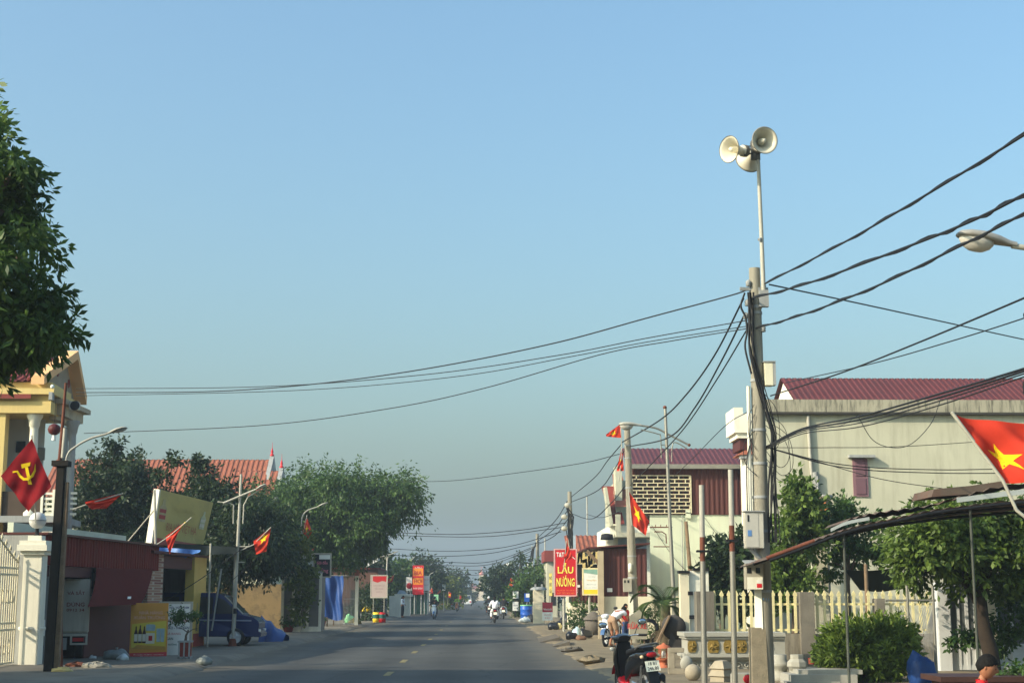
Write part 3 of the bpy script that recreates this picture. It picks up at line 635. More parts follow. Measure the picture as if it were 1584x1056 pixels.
a, c_ = fpt(229, 2.96, .15), fpt(318, 2.96, .15); MB().prism([a, c_, c_ - FN * 5, a - FN * 5], (0, 0, .08)).build('roof', MAROOND, t)
a = fpt(316, .05, -.3); MB().prism([a, a - FN * 4.6, a - FN * 4.6 + UZ * 2.9, a + UZ * 2.9], -FR * .12).build('side_wall', GREYW, t)
for px in (262, 285): MB().box(fpt(px, 0).x - .9, fpt(px, 0).x - .86, fpt(px, 0).y, fpt(px, 0).y + .1, 1.1, 2.3).build('door_frame', GREYW, t)
cl = fpt(262, 1.9, -.8); MB().box(cl.x, cl.x + .03, cl.y, cl.y + .14, 1.95, 2.3).build('calendar', SIGNW, t)
# billboard tilted over its roof
D = 48.5; c4 = [P(237, 840, D), P(312, 851, D + 2.6), P(330, 777, D + 2.6), P(249, 757, D)]
bx = (c4[1] - c4[0]); by = (c4[3] - c4[0]); bn = bx.cross(by).normalized(); BL, BWx, BHy = c4[0], bx.length, by.length; br_, bu_ = bx.normalized(), by.normalized()
t = thing('tilted_billboard', 'faded yellow beer billboard leaning crookedly on the eatery roof', 'billboard', (c4[0] + c4[1]) / 2)
pn = MB().prism(c4, -bn * .10).build('panel', mat('billboard_yellow', (180, 168, 104), .6, .1, 1.5, stain=(152, 142, 98), stain_amt=.5), t)
MB().prism([c4[0] - bx * .035, c4[0] - bx * .003, c4[3] - bx * .003, c4[3] - bx * .028], -bn * .22).build('edge_strip', WHITEP, t)
def bq(u, v, l=.004): return (c4[0] * (1 - u) + c4[1] * u) * (1 - v) + (c4[3] * (1 - u) + c4[2] * u) * v + bn * l
MB().prism([bq(.0, .0), bq(1, .0), bq(1, .115), bq(0, .115)], bn * .003).build('lower_band', mat('billboard_band', (158, 92, 84), .7, .1, 3), pn)
def bottle(u, v, w_, h_, mats, name):
    o_ = MB(); prof = [(-.5, 0), (.5, 0), (.5, .62), (.2, .78), (.18, 1), (-.18, 1), (-.2, .78), (-.5, .62)]
    o_.prism([bq(u + x * w_, v + y * h_) for x, y in prof], bn * .004)
    o_.prism([bq(u + x * w_, v + y * h_, .009) for x, y in ((-.45, .12), (.45, .12), (.45, .3), (-.45, .3))], bn * .002, 1)
    o_.prism([bq(u + x * w_, v + y * h_, .009) for x, y in ((-.45, .4), (.45, .4), (.45, .56), (-.45, .56))], bn * .002, 1)
    o_.build(name, mats, pn)
bottle(.09, .42, .13, .42, [mat('bottle_print_grey', (170, 160, 120), .7, .2, 6), mat('bottle_print_red', (160, 70, 66), .7, .2, 6)], 'bottle_print')
bottle(.88, .42, .10, .36, [mat('bottle_print_pale', (176, 182, 150), .7, .2, 6), mat('bottle_print_white', (196, 196, 180), .7, .2, 6)], 'bottle_print')
tr_ = mat('billboard_text', (166, 106, 76), .7)
lettering(pn, [('BIA HƠI VIỆT HÀ', bq(.5, .36), br_, bu_, BWx * .62, BHy * .24, 0, .0), ('UỐNG LÀ NHỚ', bq(.48, .72), br_, bu_, BWx * .5, BHy * .12, 1, 0)], [tr_, mat('billboard_ghost', (176, 160, 96), .7)])
for px in (244, 300):
    c_ = P(px, 852, D + (.4 if px == 244 else 2.4)); MB().cyl((c_.x - .1, c_.y, 2.9), c_ + UZ * 1.2, .03, n=6).build('strut', STEEL, t)
m = MB(); e0, e1 = P(246, 846, D - .35), P(310, 850, D - .2)
m.grid(lambda u, v: e0 * (1 - u) + e1 * u + V((.0, .12 * math.sin(9 * u) - .1 * v, -.34 * v * math.sin(math.pi * (u * .9 + .08)) - .04 * math.sin(14 * u) * v)), 20, 6)
tag(m.build('tarpaulin', mat('blue_white_tarp', (70, 110, 170), .5, .5, 5, .3)), 'bundled blue and white tarpaulin slung below the yellow billboard', 'tarpaulin')
# thin pole in front of the billboard with a rusty foot, guy strut, and its flag
D = 46.0; pb = V((P(247, 930, D).x, D, .1)); pt_ = P(239, 757, D)
t = thing('steel_pole', 'thin grey steel pole with rusty foot in front of the yellow billboard', 'pole', pb)
k0 = pb + (pt_ - pb) * .33; k1 = pb + (pt_ - pb) * .52
MB().cyl(k1, pt_, .04, .035).build('shaft', STEELP, t); MB().cyl(k0, k1, .06, .05).build('rusty_sleeve', RUST, t); MB().cyl(pb, k0, .05).build('foot', STEELP, t)
MB().cyl(P(197, 838, D + .5), P(240, 787, D), .02, n=6).build('stay', STEELP, t)
D = 45.5
flag('street_flag', 'orange red star flag hanging from a slanted staff in front of the yellow billboard', [P(224, 854, D), P(262, 829, D), P(296, 800, D)],
     [P(292, 803, D), P(279, 815, D), P(262, 857, D), P(256, 829, D)], .04, star=(.30, .12, .2, .4), fold=.04)
# ---- boards, planter, bags on the pavement
t, o, r, u, w_, h_ = board('menu_board', 'orange beer poster board with bottles standing on the pavement by the shop', 'signboard', 200, 932, 257, 1018, 41.5, mat('poster_orange', (206, 146, 62), .55, .12, 1.2), .05, legs=.1, yaw=R(6))
o = o - V((0, .0, 0)); n_f = r.cross(u)
pnl = t.children[0]
def pp(nm, poly, m_, lift=.004, th=.002): MB().prism([o + r * w_ * x + u * h_ * y + n_f * lift for x, y in poly], n_f * th).build(nm, m_, pnl)
pp('yellow_field', [(.04, .2), (.96, .2), (.96, .68), (.04, .62)], mat('poster_yellow', (206, 186, 70), .55, .12, 1.2))
pp('red_band', [(0, .0), (1, .0), (1, .12), (0, .10)], mat('poster_red', (196, 66, 68), .55))
pp('table_print', [(.08, .18), (.95, .16), (.95, .22), (.2, .25)], mat('poster_table', (186, 140, 60), .6), .008)
bt_ = mat('print_brown', (64, 34, 28), .6); gl_ = mat('print_silver', (150, 172, 176), .5, .25, 6); wh_ = mat('print_cream', (206, 200, 180), .6, .12, 6)
for k in range(3):
    cx = .16 + .11 * k; dy = .02 * (k == 1)
    pp('bottle_print', [(cx - .05, .28), (cx + .05, .28), (cx + .05, .45 + dy), (cx + .02, .52 + dy), (cx + .017, .58 + dy), (cx - .017, .58 + dy), (cx - .02, .52 + dy), (cx - .05, .45 + dy)], bt_, .010)
    pp('bottle_label', [(cx - .045, .31), (cx + .045, .31), (cx + .045, .44), (cx - .045, .44)], wh_, .014)
pp('keg_print', [(.42, .5), (.67, .5), (.67, .6), (.63, .615), (.46, .615), (.42, .6)], gl_, .010); pp('can_print', [(.42, .27), (.66, .27), (.66, .46), (.42, .46)], wh_, .010); pp('can_mark', [(.5, .32), (.6, .32), (.6, .41), (.5, .41)], TXTR, .014)
for cx in (.76, .87): pp('glass_print', [(cx - .045, .3), (cx + .045, .3), (cx + .055, .54), (cx - .055, .54)], gl_, .010)
lettering(pnl, [txt(o, r, u, w_, h_, 'NHÀ HÀNG', .54, .83, .62, .07, 0, .01), txt(o, r, u, w_, h_, 'XUÂN TRƯỜNG', .5, .745, .84, .075, 0, .01),
                txt(o, r, u, w_, h_, 'ĐC: XUÂN TRƯỜNG - NAM ĐỊNH', .52, .07, .8, .022, 1, 0), txt(o, r, u, w_, h_, 'ĐT: 0912 345 678', .5, .035, .4, .02, 1, 0)], [mat('poster_text', (220, 170, 150), .6), TXTW], thick=.010)
t, o, r, u, w_, h_ = board('menu_board', 'white menu board with navy and red lettering half hidden behind the orange poster board', 'signboard', 246, 933, 292, 1014, 42.4, SIGNW, .05, STEELP, legs=.1)
lettering(t.children[0], [txt(o, r, u, w_, h_, 'BIA HƠI - NGHÊ - NEM', .55, .93, .8, .05, 1, .02), txt(o, r, u, w_, h_, 'LẨU CƠM BÌNH DÂN', .55, .82, .8, .06, 2, .0),
    txt(o, r, u, w_, h_, 'CÁC ĐỒ NHẬU', .55, .68, .82, .085, 0, .03), txt(o, r, u, w_, h_, 'CHÁO - THỎ RÁN', .56, .545, .84, .07, 1, .02), txt(o, r, u, w_, h_, 'GÀ RANG', .45, .43, .5, .05, 0, 0), txt(o, r, u, w_, h_, 'NGAN', .3, .33, .3, .05, 2, .02), txt(o, r, u, w_, h_, 'VỊT NƯỚNG', .36, .22, .45, .05, 2, .02)], [TXTR, TXTN, TXTG])
b = G(286, 1019, .1); t = thing('planter', 'tall terracotta red planter with pale trim standing by the white menu board', 'planter', b)
m = MB(); m.prism([b + V((x, y, .12)) for x, y in ((-.21, -.21), (.21, -.21), (.21, .21), (-.21, .21))], (0, 0, .66)); m.v = [p if p.z < .5 else b + (p - b) * 1 + V(((p.x - b.x) * .08, (p.y - b.y) * .08, 0)) for p in m.v]
m.build('pot', mat('terracotta_red', (126, 52, 40), .7, .2, 4), t)
m = MB()
for x in (-.2, .0, .2): m.box(b.x + x - .03, b.x + x + .03, b.y - .25, b.y - .22, .12, .9)
m.box(b.x - .26, b.x + .26, b.y - .26, b.y + .26, .87, .95); m.box(b.x - .25, b.x + .25, b.y - .25, b.y + .25, .16, .23)
for x in (-.19, .19): m.box(b.x + x - .07, b.x + x + .07, b.y - .24, b.y + .24, .1, .165)
m.build('trim', GREYW, t)
t.scale = (.66, .66, .56)
t = thing('potted_bonsai', 'small green bonsai growing in the terracotta red planter', 'plant', b + UZ * .9); b_keep = b.copy(); b = b - UZ * .40; t.location = b + UZ * .9
trunk_mb(b + UZ * .88, b + V((.05, 0, 1.15)), .03, [b + V((-.25, 0, 1.2)), b + V((.3, .1, 1.18))], 4).build('trunk', BARK, t)
crown('foliage', LFM, [(b.x - .22, b.y, 1.2, .24, .2, .12), (b.x + .25, b.y, 1.16, .26, .2, .12), (b.x + .02, b.y, 1.28, .22, .2, .14)], 130, 9, .07, .035, .1, 11, t)
def bag(name, label, px, py, r_, m_, sq=(1.2, .9, .7), seed=1, group=None, cat='bag', knot=True):
    g = G(px, py, .1); rn = random.Random(seed); t = MB(); t.ball((0, 0, 0), 1, 18)
    k = [rn.uniform(0, 6) for _ in range(6)]
    t.v = [g + V((p.x * r_ * sq[0], p.y * r_ * sq[1], max(-.55, p.z) * r_ * sq[2] + r_ * sq[2] * .5)) * 1 + V(p) * r_ * (.11 * math.sin(5 * p.x + k[0]) + .1 * math.sin(6 * p.y + k[1] + 3 * p.z) + .06 * math.sin(11 * p.z + k[2] + 5 * p.x)) for p in t.v]
    if knot: t.lathe(g + UZ * r_ * sq[2] * 1.42, [(r_ * .25, -.05), (r_ * .08, .02), (r_ * .2, r_ * .3), (0, r_ * .2)], 8)
    return tag(t.build(name, m_), label, cat, group)
gb = mat('plastic_grey', (110, 116, 112), .4, .3, 6, .3, spec=.5); wb = mat('plastic_white', (190, 196, 194), .35, .12, 6, .3, spec=.5); kb = mat('plastic_black', (24, 25, 28), .35, .3, 6, .3, spec=.5)
bag('rubbish_bag', 'grey plastic rubbish bag slumped at the left foot of the orange poster board', 180, 1020, .22, gb, (1.5, 1, .8), 2)
bag('rubbish_bag', 'small pale crumpled bag beside the grey rubbish bag by the poster board', 190, 1021, .13, wb, (1.2, 1, .8), 3)
bag('rubbish_bag', 'white plastic bag dropped on the pavement right of the terracotta planter', 316, 1027, .14, gb, (1.4, 1, .9), 4)
bag('rubbish_bag', 'tiny white crumpled bag on the ground by the dark shop front', 143, 1019, .08, wb, (1.2, 1, .8), 5)
for i, (px, py, rr, lab, mm) in enumerate(((118, 1032, .17, 'reddish brown brick rubble at the foot of the dark post', RUST), (96, 1040, .14, 'pale yellow broken block lying at the base of the dark post', YELLOWW), (150, 1034, .2, 'flat grey concrete slab on the pavement edge right of the dark post', CONC))):
    stone(px, py, rr, lab, mm, (1.7, .9, .5), 10 + i, 'rubble_block')
# ---- dark blue minivan under the net canopy
def minivan(cx, cy, z):
    t = thing('minivan', 'dark blue minivan parked under the dark net canopy, nose towards the road', 'van', (cx, cy, z))
    pb_ = mat('van_paint', (22, 42, 92), .25, .08, 2, 0, .3, coat=.6, spec=.5)
    prof = [(-1.9, .32), (1.62, .30), (1.78, .42), (1.8, .78), (1.62, .92), (1.25, 1.02), (.62, 1.62), (.35, 1.72), (-1.6, 1.74), (-1.86, 1.55), (-1.92, .9)]
    def sec(o): return [V((cx + x, cy + o, z + zz)) for x, zz in prof]
    w = .74; m = MB(); rows = [(-w + .05, .985), (-w, 1), (w, 1), (w - .05, .985)]
    vs = []; k = len(prof)
    for o_, s_ in ((-w, 1), (w, 1)):
        for x, zz in prof:
            tuck = .12 * max(0, (zz - .95)) / .8
            vs.append(V((cx + x, cy + (o_ - math.copysign(tuck, o_)), z + zz)))
    m.add(vs, [tuple(range(k)), tuple(range(2 * k - 1, k - 1, -1))] + [(i, i + k, (i + 1) % k + k, (i + 1) % k) for i in range(k)])
    m.build('body', pb_, t, bevel=.03)
    def side(poly, name, m_, lift=.008, parent=t):
        q = MB(); q.prism([V((cx + x, cy - w + .12 * max(0, zz - .95) / .8 - lift, z + zz)) for x, zz in poly], (0, -.004, 0)); return q.build(name, m_, parent)
    side([(.35, 1.05), (1.12, 1.05), (.62, 1.5), (.35, 1.58)], 'front_window', GLASS); side([(-.75, 1.05), (.27, 1.05), (.27, 1.58), (-.75, 1.6)], 'side_window', GLASS); side([(-1.7, 1.05), (-.85, 1.05), (-.85, 1.6), (-1.6, 1.58)], 'rear_window', GLASS)
    side([(-1.85, .84), (1.55, .80), (1.55, .845), (-1.85, .885)], 'side_stripe', mat('van_stripe', (120, 130, 148), .4))
    q = MB(); q.prism([V((cx + x, cy + yy, z + zz + .012)) for x, zz, yy in ((1.22, 1.045, -.64), (1.22, 1.045, .64), (.66, 1.585, .58), (.66, 1.585, -.58))], V((.006, 0, .006))); q.build('windscreen', GLASS, t)
    q = MB(); q.tube([V((cx + 1.26, cy - .70, z + 1.04)), V((cx + .64, cy - .655, z + 1.62))], .022, 6); q.build('windscreen_pillar', STEELP, t)
    for s_ in (-1, 1):
        MB().ball((cx + 1.73, cy + s_ * .55, z + .7), .12, 12, 0, (.5, 1, .8)).build('headlight', mat('headlight_glass', (196, 200, 200), .15, .05, 3, spec=.7), t)
        MB().box(cx + 1.76, cx + 1.83, cy + s_ * .6 - .1, cy + s_ * .6 + .1, z + .48, z + .55).build('fog_light', SIGNW, t)
        MB().box(cx + .98, cx + 1.06, cy + s_ * (w + .13) - .08, cy + s_ * (w + .13) + .08, z + 1.05, z + 1.22).build('mirror', BLACK, t)
        for x in (1.05, -1.2):
            wl = MB().lathe((cx + x, cy + s_ * (w - .04), z + .29), [(.12, -.1), (.26, -.1), (.29, -.06), (.29, .06), (.26, .1), (.19, .1)], 20, (0, s_, 0)).build('wheel', BLACK, t)
            rm = MB(); c_ = V((cx + x, cy + s_ * (w + .05), z + .29)); rm.lathe(c_, [(.0, .0), (.05, .02), (.06, .0), (.19, .0), (.2, .012), (.2, -.04)], 20, (0, s_, 0))
            for k in range(5):
                a = 2 * math.pi * k / 5 + .3; rm.obox(c_ + V((math.cos(a) * .11, s_ * .012, math.sin(a) * .11)), V((math.cos(a), 0, math.sin(a))) * .08, V((-math.sin(a), 0, math.cos(a))) * .028, (0, .012, 0))
            rm.build('rim', mat('alloy_rim', (190, 192, 192), .35, .1, 3, 0, .4), wl)
    MB().box(cx + 1.6, cx + 1.86, cy - .7, cy + .7, z + .3, z + .46).build('front_bumper', pb_, t, bevel=.03)
b = G(364, 999, .1); minivan(b.x - 1.05, b.y + .75, .1)
# net canopy with white posts
t = thing('net_canopy', 'dark shade net canopy on white posts above the dark blue minivan', 'canopy', P(325, 960, 50.5) * 1)
e = [P(310, 846, 49.5), P(322, 840, 49.2), P(366, 846, 49.2), P(368, 852, 53.5), P(312, 852, 54)]
m = MB(); q = [e[1], e[2], V((e[2].x, 55, e[2].z + .1)), V((e[0].x - .8, 55, e[1].z + .1)), V((e[0].x - .8, 49.2, e[1].z))]
m.grid(lambda u, v: (q[4] * (1 - u) + q[1] * u) * (1 - v) + (q[3] * (1 - u) + q[2] * u) * v - UZ * (.14 * math.sin(math.pi * u) * math.sin(math.pi * v) + .03 * math.sin(11 * u)), 14, 10)
net = mat('shade_net', (36, 44, 44), .9, .2, 30)
m.build('net', net, t)
m = MB(); m.grid(lambda u, v: q[4] * (1 - u) + q[1] * u - UZ * (.42 - .22 * u) * v + V((0, -.05 * math.sin(12 * u) * v, 0)), 14, 4); m.build('valance', net, t)
for px, yy in ((324, 49.2), (362, 54.6)): c_ = P(px, 900, yy); MB().cyl((c_.x, yy, .1), (c_.x, yy, e[1].z), .035, n=8).build('post', STEELP, t)
c0 = P(334, 880, 50); MB().cyl((c0.x, 49.6, .6), (c0.x + .25, 49.6, 2.6), .03, n=8).build('brace', GREYW, t)
# ---- octagonal lamp post with T arms and flag bracket
def tee_lamp(label, px_b, py_b, px_t, py_t, arms, Yd=None, r=.075, flagpt=None):
    b = G(px_b, py_b, .1); D = b.y; top = P(px_t, py_t, D); t = thing('street_lamp', label, 'street lamp', b, 'white lamp posts with slanting arms')
    MB().cyl(b, top, r, r * .5, 8, smooth=False).build('pole', STEELP, t); MB().cyl(b, b + UZ * .25, r * 2.2, r * 1.5, 8).build('foot', RUST, t)
    a = MB(); a.tube([P(*arms[0], D - .1), P(*arms[1], D - .1)], .035, 8); a.build('arm', STEELP, t)
    mid = (P(*arms[0], D) + P(*arms[1], D)) / 2
    br = MB()
    for s_ in (-1, 1): br.tube([mid + V((s_ * .16, -.05, -.9)), mid + V((s_ * .17, -.05, -.28)), mid + V((s_ * .3, -.05, -.12 + .1 * s_)), mid + V((s_ * .7, -.06, .02 + .2 * s_))], .022, 6)
    br.build('bracket', STEELP, t)
    lamp_head(t, P(*arms[2], D - .1), P(*arms[1], D - .1), slim=True); return t, D
t, D = tee_lamp('white lamp post with slanting twin arm standing before the blue minivan', 360, 999, 373, 733, [(345, 778), (395, 757), (412, 749)])
m = MB(); c_ = P(366, 845, D); dx = P(386, 845, D) - c_
m.cyl(c_, c_ + dx, .02, n=6)
for k in (.25, .6, .95): m.cyl(c_ + dx * k, c_ + dx * k + UZ * .1, .012, n=5)
m.cyl(P(364, 869, D), P(378, 869, D), .02, n=6); m.build('flag_bracket', STEELP, t)
flag('street_flag', 'star flag on a slanted staff held by the white lamp post before the blue minivan', [P(372, 851, D), P(392, 842, D), P(419, 815, D)],
     [P(419, 816, D), P(412, 852, D), P(396, 857, D), P(392, 836, D)], .04, star=(.3, .38, .3, .9), fold=.04)
for (a_, b_, lab) in (((258, 928, 48.2), (370, 851, 48.9), 'slack stay cable from the eatery doorway up to the white lamp post'), ((318, 928, 50.0), (400, 860, 48.9), 'thin second stay cable rising across the blue minivan to the lamp post')):
    wire(lab, a_, b_, [((a_[0] + b_[0]) / 2, (a_[1] + b_[1]) / 2 + 3)], .014 if a_[0] < 300 else .008, 'stay_cable', 'stay cables')
# blue tarpaulin over goods beside the van
g0 = G(402, 993, .1); g1 = G(436, 984, .1); rn = random.Random(5)
def tarp(u, v):
    x = g0.x - .1 + .85 * u; hgt = (.85 - .6 * u) * (1 - (2 * v - 1) ** 4) + .0
    return (x + .05 * math.sin(9 * v), g0.y + .3 + 1.6 * v + .1 * math.sin(8 * u), .1 + hgt * (1 + .07 * math.sin(13 * u + 5 * v) + .05 * math.sin(21 * v)))
tag(MB().grid(tarp, 24, 16).build('tarpaulin', BLUET), 'bright blue tarpaulin draped over goods at the nose of the minivan', 'tarpaulin')
bag('rubbish_bag', 'orange red plastic sack at the foot of the bright blue tarpaulin', 428, 985, .2, mat('plastic_orange', (170, 62, 40), .5), (1.5, 1, .6), 8, knot=False)
# ---- hedge bush, ruined yellow wall
b = G(428, 968, .1); t = thing('roadside_bush', 'dark bush growing between the blue tarpaulin and the white kiosk', 'bush', b)
crown('foliage', LFD, [(b.x - .6, b.y + 2, .9, 1.0, 1.2, .9), (b.x + .5, b.y + 2, .8, .9, 1, .8), (b.x - 1.6, b.y + 3, 1.1, .9, 1, 1)], 420, 9, .2, .09, .3, 21, t)
trunk_mb(b + V((0, 2, 0)), b + V((0, 2, .8)), .06, [], 2).build('stem', BARK, t)
D = 76; a, c_ = P(372, 975, D), P(440, 975, D)
tag(MB().box(a.x - 2, c_.x, D, D + .25, .0, P(400, 903, D).z).build('yard_wall', mat('ochre_wall', (128, 108, 74), .9, .15, 1, .2, stain=(58, 52, 40), stain_amt=.95, stain_scale=1.1)), 'flaking ochre yard wall under the dark tree behind the minivan', 'wall')
# ---- white kiosk with vine, signboards
b = G(465, 977, .1); D = b.y; x0, x1 = P(437, 930, D).x, P(496, 930, D).x; zt = P(465, 886, D).z
t = thing('white_kiosk', 'white framed kiosk with grey panels and an orange tiled eave beside the road', 'kiosk', ((x0 + x1) / 2, D, .1))
MB().box(x0 + .05, x1 - .05, D + .03, D + 2.4, .05, zt - .05).build('panel', mat('kiosk_grey', (112, 110, 106), .8, .12, 3), t)
f = MB(); W = x1 - x0
for k in (0, .28, .66, .985): f.box(x0 + W * k - .06, x0 + W * k + .06, D - .03, D + .05, .05, zt)
f.box(x0 - .05, x1 + .05, D - .05, D + .05, zt - .18, zt); f.box(x0 - .03, x1 + .03, D - .04, D + .05, .05, .35)
f.build('frame', WHITEP, t)
MB().prism([V((x0 - .5, D - .3, zt)), V((x0 + W * .36, D - .3, zt)), V((x0 + W * .3, D - .3, zt + .28)), V((x0 - .35, D - .3, zt + .2))], (0, 2.4, 0)).build('tiled_eave', TILE, t)
MB().box(x0 - .05, x1 + .05, D + .02, D + 2.45, zt, zt + .1).build('roof', GREYW, t)
D2 = D + .3
t, o, r, u, w_, h_ = board('shop_sign', 'black signboard with pink script and white corner above the white kiosk', 'signboard', 486, 857, 510, 891, D2, mat('sign_black', (34, 32, 36), .4, .15, 4), .08, STEELP)
MB().prism(patch(o, r, u, w_, h_, .3, .78, 1, .98, .004), r.cross(u) * .002).build('white_corner', SIGNW, t.children[0])
lettering(t.children[0], [txt(o, r, u, w_, h_, 'Gội đầu', .5, .62, .7, .2, 0, .02), txt(o, r, u, w_, h_, 'Dũng', .55, .25, .7, .24, 0, .02)], [mat('sign_pink', (206, 120, 136), .5)], thick=.008)
t, o, r, u, w_, h_ = board('shop_sign', 'white photo covered signboard half hidden by the vine above the kiosk', 'signboard', 466, 858, 484, 889, D2 + .3, mat('sign_photo', (180, 184, 184), .5, .6, 5), .08, STEELP)
MB().prism(patch(o, r, u, w_, h_, .1, .05, .6, .25, .004), r.cross(u) * .002).build('dark_print', DARK, t.children[0])
D3 = D - .8; vb = V((P(466, 930, D3).x, D3, .1))
arm_lamp('street lamp with curved arm whose pole is wrapped in a green vine by the kiosk', vb, P(466, 815, D3), [P(468, 798, D3), P(476, 789, D3), P(490, 784, D3)], P(507, 777, D3), .05)
t = thing('climbing_vine', 'bright green vine climbing the lamp pole in front of the white kiosk', 'vine', vb)
crown('foliage', LFY, [(vb.x + dx, vb.y - .1, P(466, y, D3).z, sx, .45, .5) for dx, y, sx in ((-.1, 832, .4), (.05, 848, .55), (-.3, 862, .7), (.05, 872, .45), (-.15, 890, .35), (.15, 905, .35), (.1, 920, .4), (0, 935, .3))], 420, 7, .17, .12, .22, 31, t)
MB().tube([vb + V((.08 * math.sin(z_ * 3), .08 * math.cos(z_ * 3), z_)) for z_ in [i * .25 for i in range(16)]], .02, 5).build('stem', BARK, t)
flag('street_flag', 'small red star flag hanging under the curved lamp arm above the vine', [P(462, 842, D3), P(470, 820, D3), P(475, 796, D3)],
     [P(474, 798, D3), P(483, 823, D3), P(476, 833, D3), P(468, 822, D3)], .03, star=(.45, .5, .28, .5))
D4 = D + .2
flag('street_flag', 'thin folded red flag poking above the black and white signboards', [P(470, 862, D4), P(484, 850, D4)], [P(487, 846, D4), P(477, 852, D4), P(474, 857, D4), P(484, 852, D4)], .01, star=None)
for i, (px, py, lab) in enumerate(((446, 977, 'red terracotta trough with a low plant in front of the white kiosk'), (497, 968, 'dark red flower pot beside the right corner of the white kiosk'))):
    b = G(px, py, .1); t = thing('flower_pot', lab, 'flower pot', b)
    MB().lathe(b, [(.14, 0), (.2, .02), (.26, .3), (.28, .34), (.22, .34), (.2, .25)], 14).build('pot', mat('terracotta_red', (126, 52, 40)), t)
    crown('plant', LFM, [(b.x, b.y, .62, .35 if i == 0 else .15, .3, .25)], 60, 7, .12, .06, .1, 40 + i, t)
# ---- hanging blue tarpaulin, bar gate, bags
D = 80.0; a, c_ = P(489, 890, D), P(531, 890, D); zt, zb = a.z, P(500, 956, D).z
t = thing('hanging_tarpaulin', 'large blue tarpaulin hung as a curtain beside the white kiosk', 'tarpaulin', (a.x, D, zb))
MB().grid(lambda u, v: (a.x + (c_.x - a.x) * (u + .02 * math.sin(9 * v)), D + .09 * math.sin(10 * u + 2 * v) + .05 * math.sin(23 * u - 5 * v), zt + (zb - zt) * v * (1 - .05 * math.sin(6 * u))), 28, 14).build('sheet', BLUET, t)
MB().cyl((a.x - .2, D + .1, zt), (c_.x + .2, D + .1, zt), .03, n=6).build('rail', STEEL, t)
for px, py in ((506, 968), (516, 967)):
    post('wooden_stake', 'thin wooden stake standing in front of the hanging blue tarpaulin, ' + ('left' if px < 510 else 'right') + ' one of two', 'stake', G(px, py, .1), G(px, py, .1) + UZ * .95, .04, .035, WOOD, 6, 'wooden stakes by the blue tarpaulin')
D = 85.0; a, c_ = P(532, 900, D), P(549, 900, D)
t = thing('bar_gate', 'narrow grey bar gate between the blue tarpaulin and a white post', 'gate', ((a.x + c_.x) / 2, D, .1)); m = MB(); zt = P(540, 890, D).z
for k in range(9): m.cyl((a.x + (c_.x - a.x) * k / 8, D, .15), (a.x + (c_.x - a.x) * k / 8, D, zt), .016, n=5)
for z_ in (.2, zt * .55, zt): m.box(a.x, c_.x, D - .02, D + .02, z_ - .025, z_ + .025)
m.build('bars', GREYW, t)
t = thing('gate_post', 'slim white gate post with orange cap right of the bar gate', 'post', (c_.x + .12, D, .1)); MB().box(c_.x + .03, c_.x + .2, D - .08, D + .08, .05, zt).build('shaft', WHITEP, t); MB().box(c_.x - .02, c_.x + .25, D - .13, D + .13, zt, zt + .35).build('cap', TILE, t)
bag('rubbish_bag', 'pale green plastic sack lying on the lit pavement before the bar gate', 540, 963, .36, mat('plastic_green', (130, 196, 140), .4, .2, 5), (.9, .8, .9), 12)
bag('rubbish_bag', 'olive brown sack slumped against the pale green sack by the gate', 549, 965, .36, mat('sack_olive', (112, 106, 62), .8, .2, 5), (1.1, .8, .6), 13, knot=False)
# ---- dark tree masses and the big road tree
def blobs_px(lst, Y0):
    out = []
    for (px, py, rx, rz, dy, ry) in lst:
        p = P(px, py, Y0 + dy); s_ = S(Y0 + dy); out.append((p.x, p.y, p.z, rx / s_, ry, rz / s_))
    return out
B_ = blobs_px([(430, 792, 45, 38, 0, 3), (480, 765, 48, 34, 1, 3), (530, 768, 48, 36, 0, 3.2), (580, 775, 42, 34, 1, 3), (622, 765, 26, 28, 0, 2.2), (612, 792, 34, 22, 2, 2.4), (560, 808, 44, 26, 0, 3), (500, 818, 60, 40, 1, 3), (450, 840, 44, 38, 0, 3), (540, 850, 34, 26, 1, 2.4), (405, 815, 30, 30, 2, 3)], 84)
tree('rain_tree', 'broad spreading green tree arching over the left side of the road', (-9.6, 86, .05), B_, LFM, .22, .09, 4200, 17, .5, .3, 51, droop=.7)
tree('dense_tree', 'dark dense tree rising behind the flag and lamp at the far left', (-17.5, 66, .05), blobs_px([(145, 765, 40, 44, 0, 2.4), (200, 738, 26, 32, 1, 2), (200, 785, 44, 40, 0, 2.5), (170, 812, 60, 40, 0, 2.4), (235, 815, 40, 40, 2, 2.4), (180, 690, 6, 5, 0, .4), (165, 720, 20, 14, 0, 1), (228, 752, 10, 14, 0, .6)], 66), LFD, .2, .1, 1500, 15, .42, .2, 52, 'dark trees behind the shops')
tree('dense_tree', 'dark dense tree behind the yellow billboard and the orange roof', (-13.2, 66, .05), blobs_px([(296, 790, 34, 32, 0, 2.2), (315, 745, 15, 28, 0, 1), (340, 782, 36, 30, 1, 2.4), (330, 820, 50, 40, 0, 2.4), (290, 830, 46, 40, 1, 2.3), (262, 800, 18, 22, 1, 1.4), (309, 712, 6, 8, 0, .5), (325, 765, 20, 16, 0, 1)], 66), LFD, .2, .1, 1500, 15, .42, .2, 53, 'dark trees behind the shops')
tree('dense_tree', 'dark dense tree hanging over the blue minivan behind the lamp post', (-11, 64, .05), blobs_px([(385, 800, 34, 30, 0, 2.2), (400, 830, 40, 40, 0, 2.2), (370, 860, 36, 36, 1, 2.2), (420, 860, 30, 30, 1, 2), (345, 860, 30, 40, 0, 2.2)], 64), LFD, .2, .09, 1400, 15, .42, .2, 54, 'dark trees behind the shops', droop=.8)
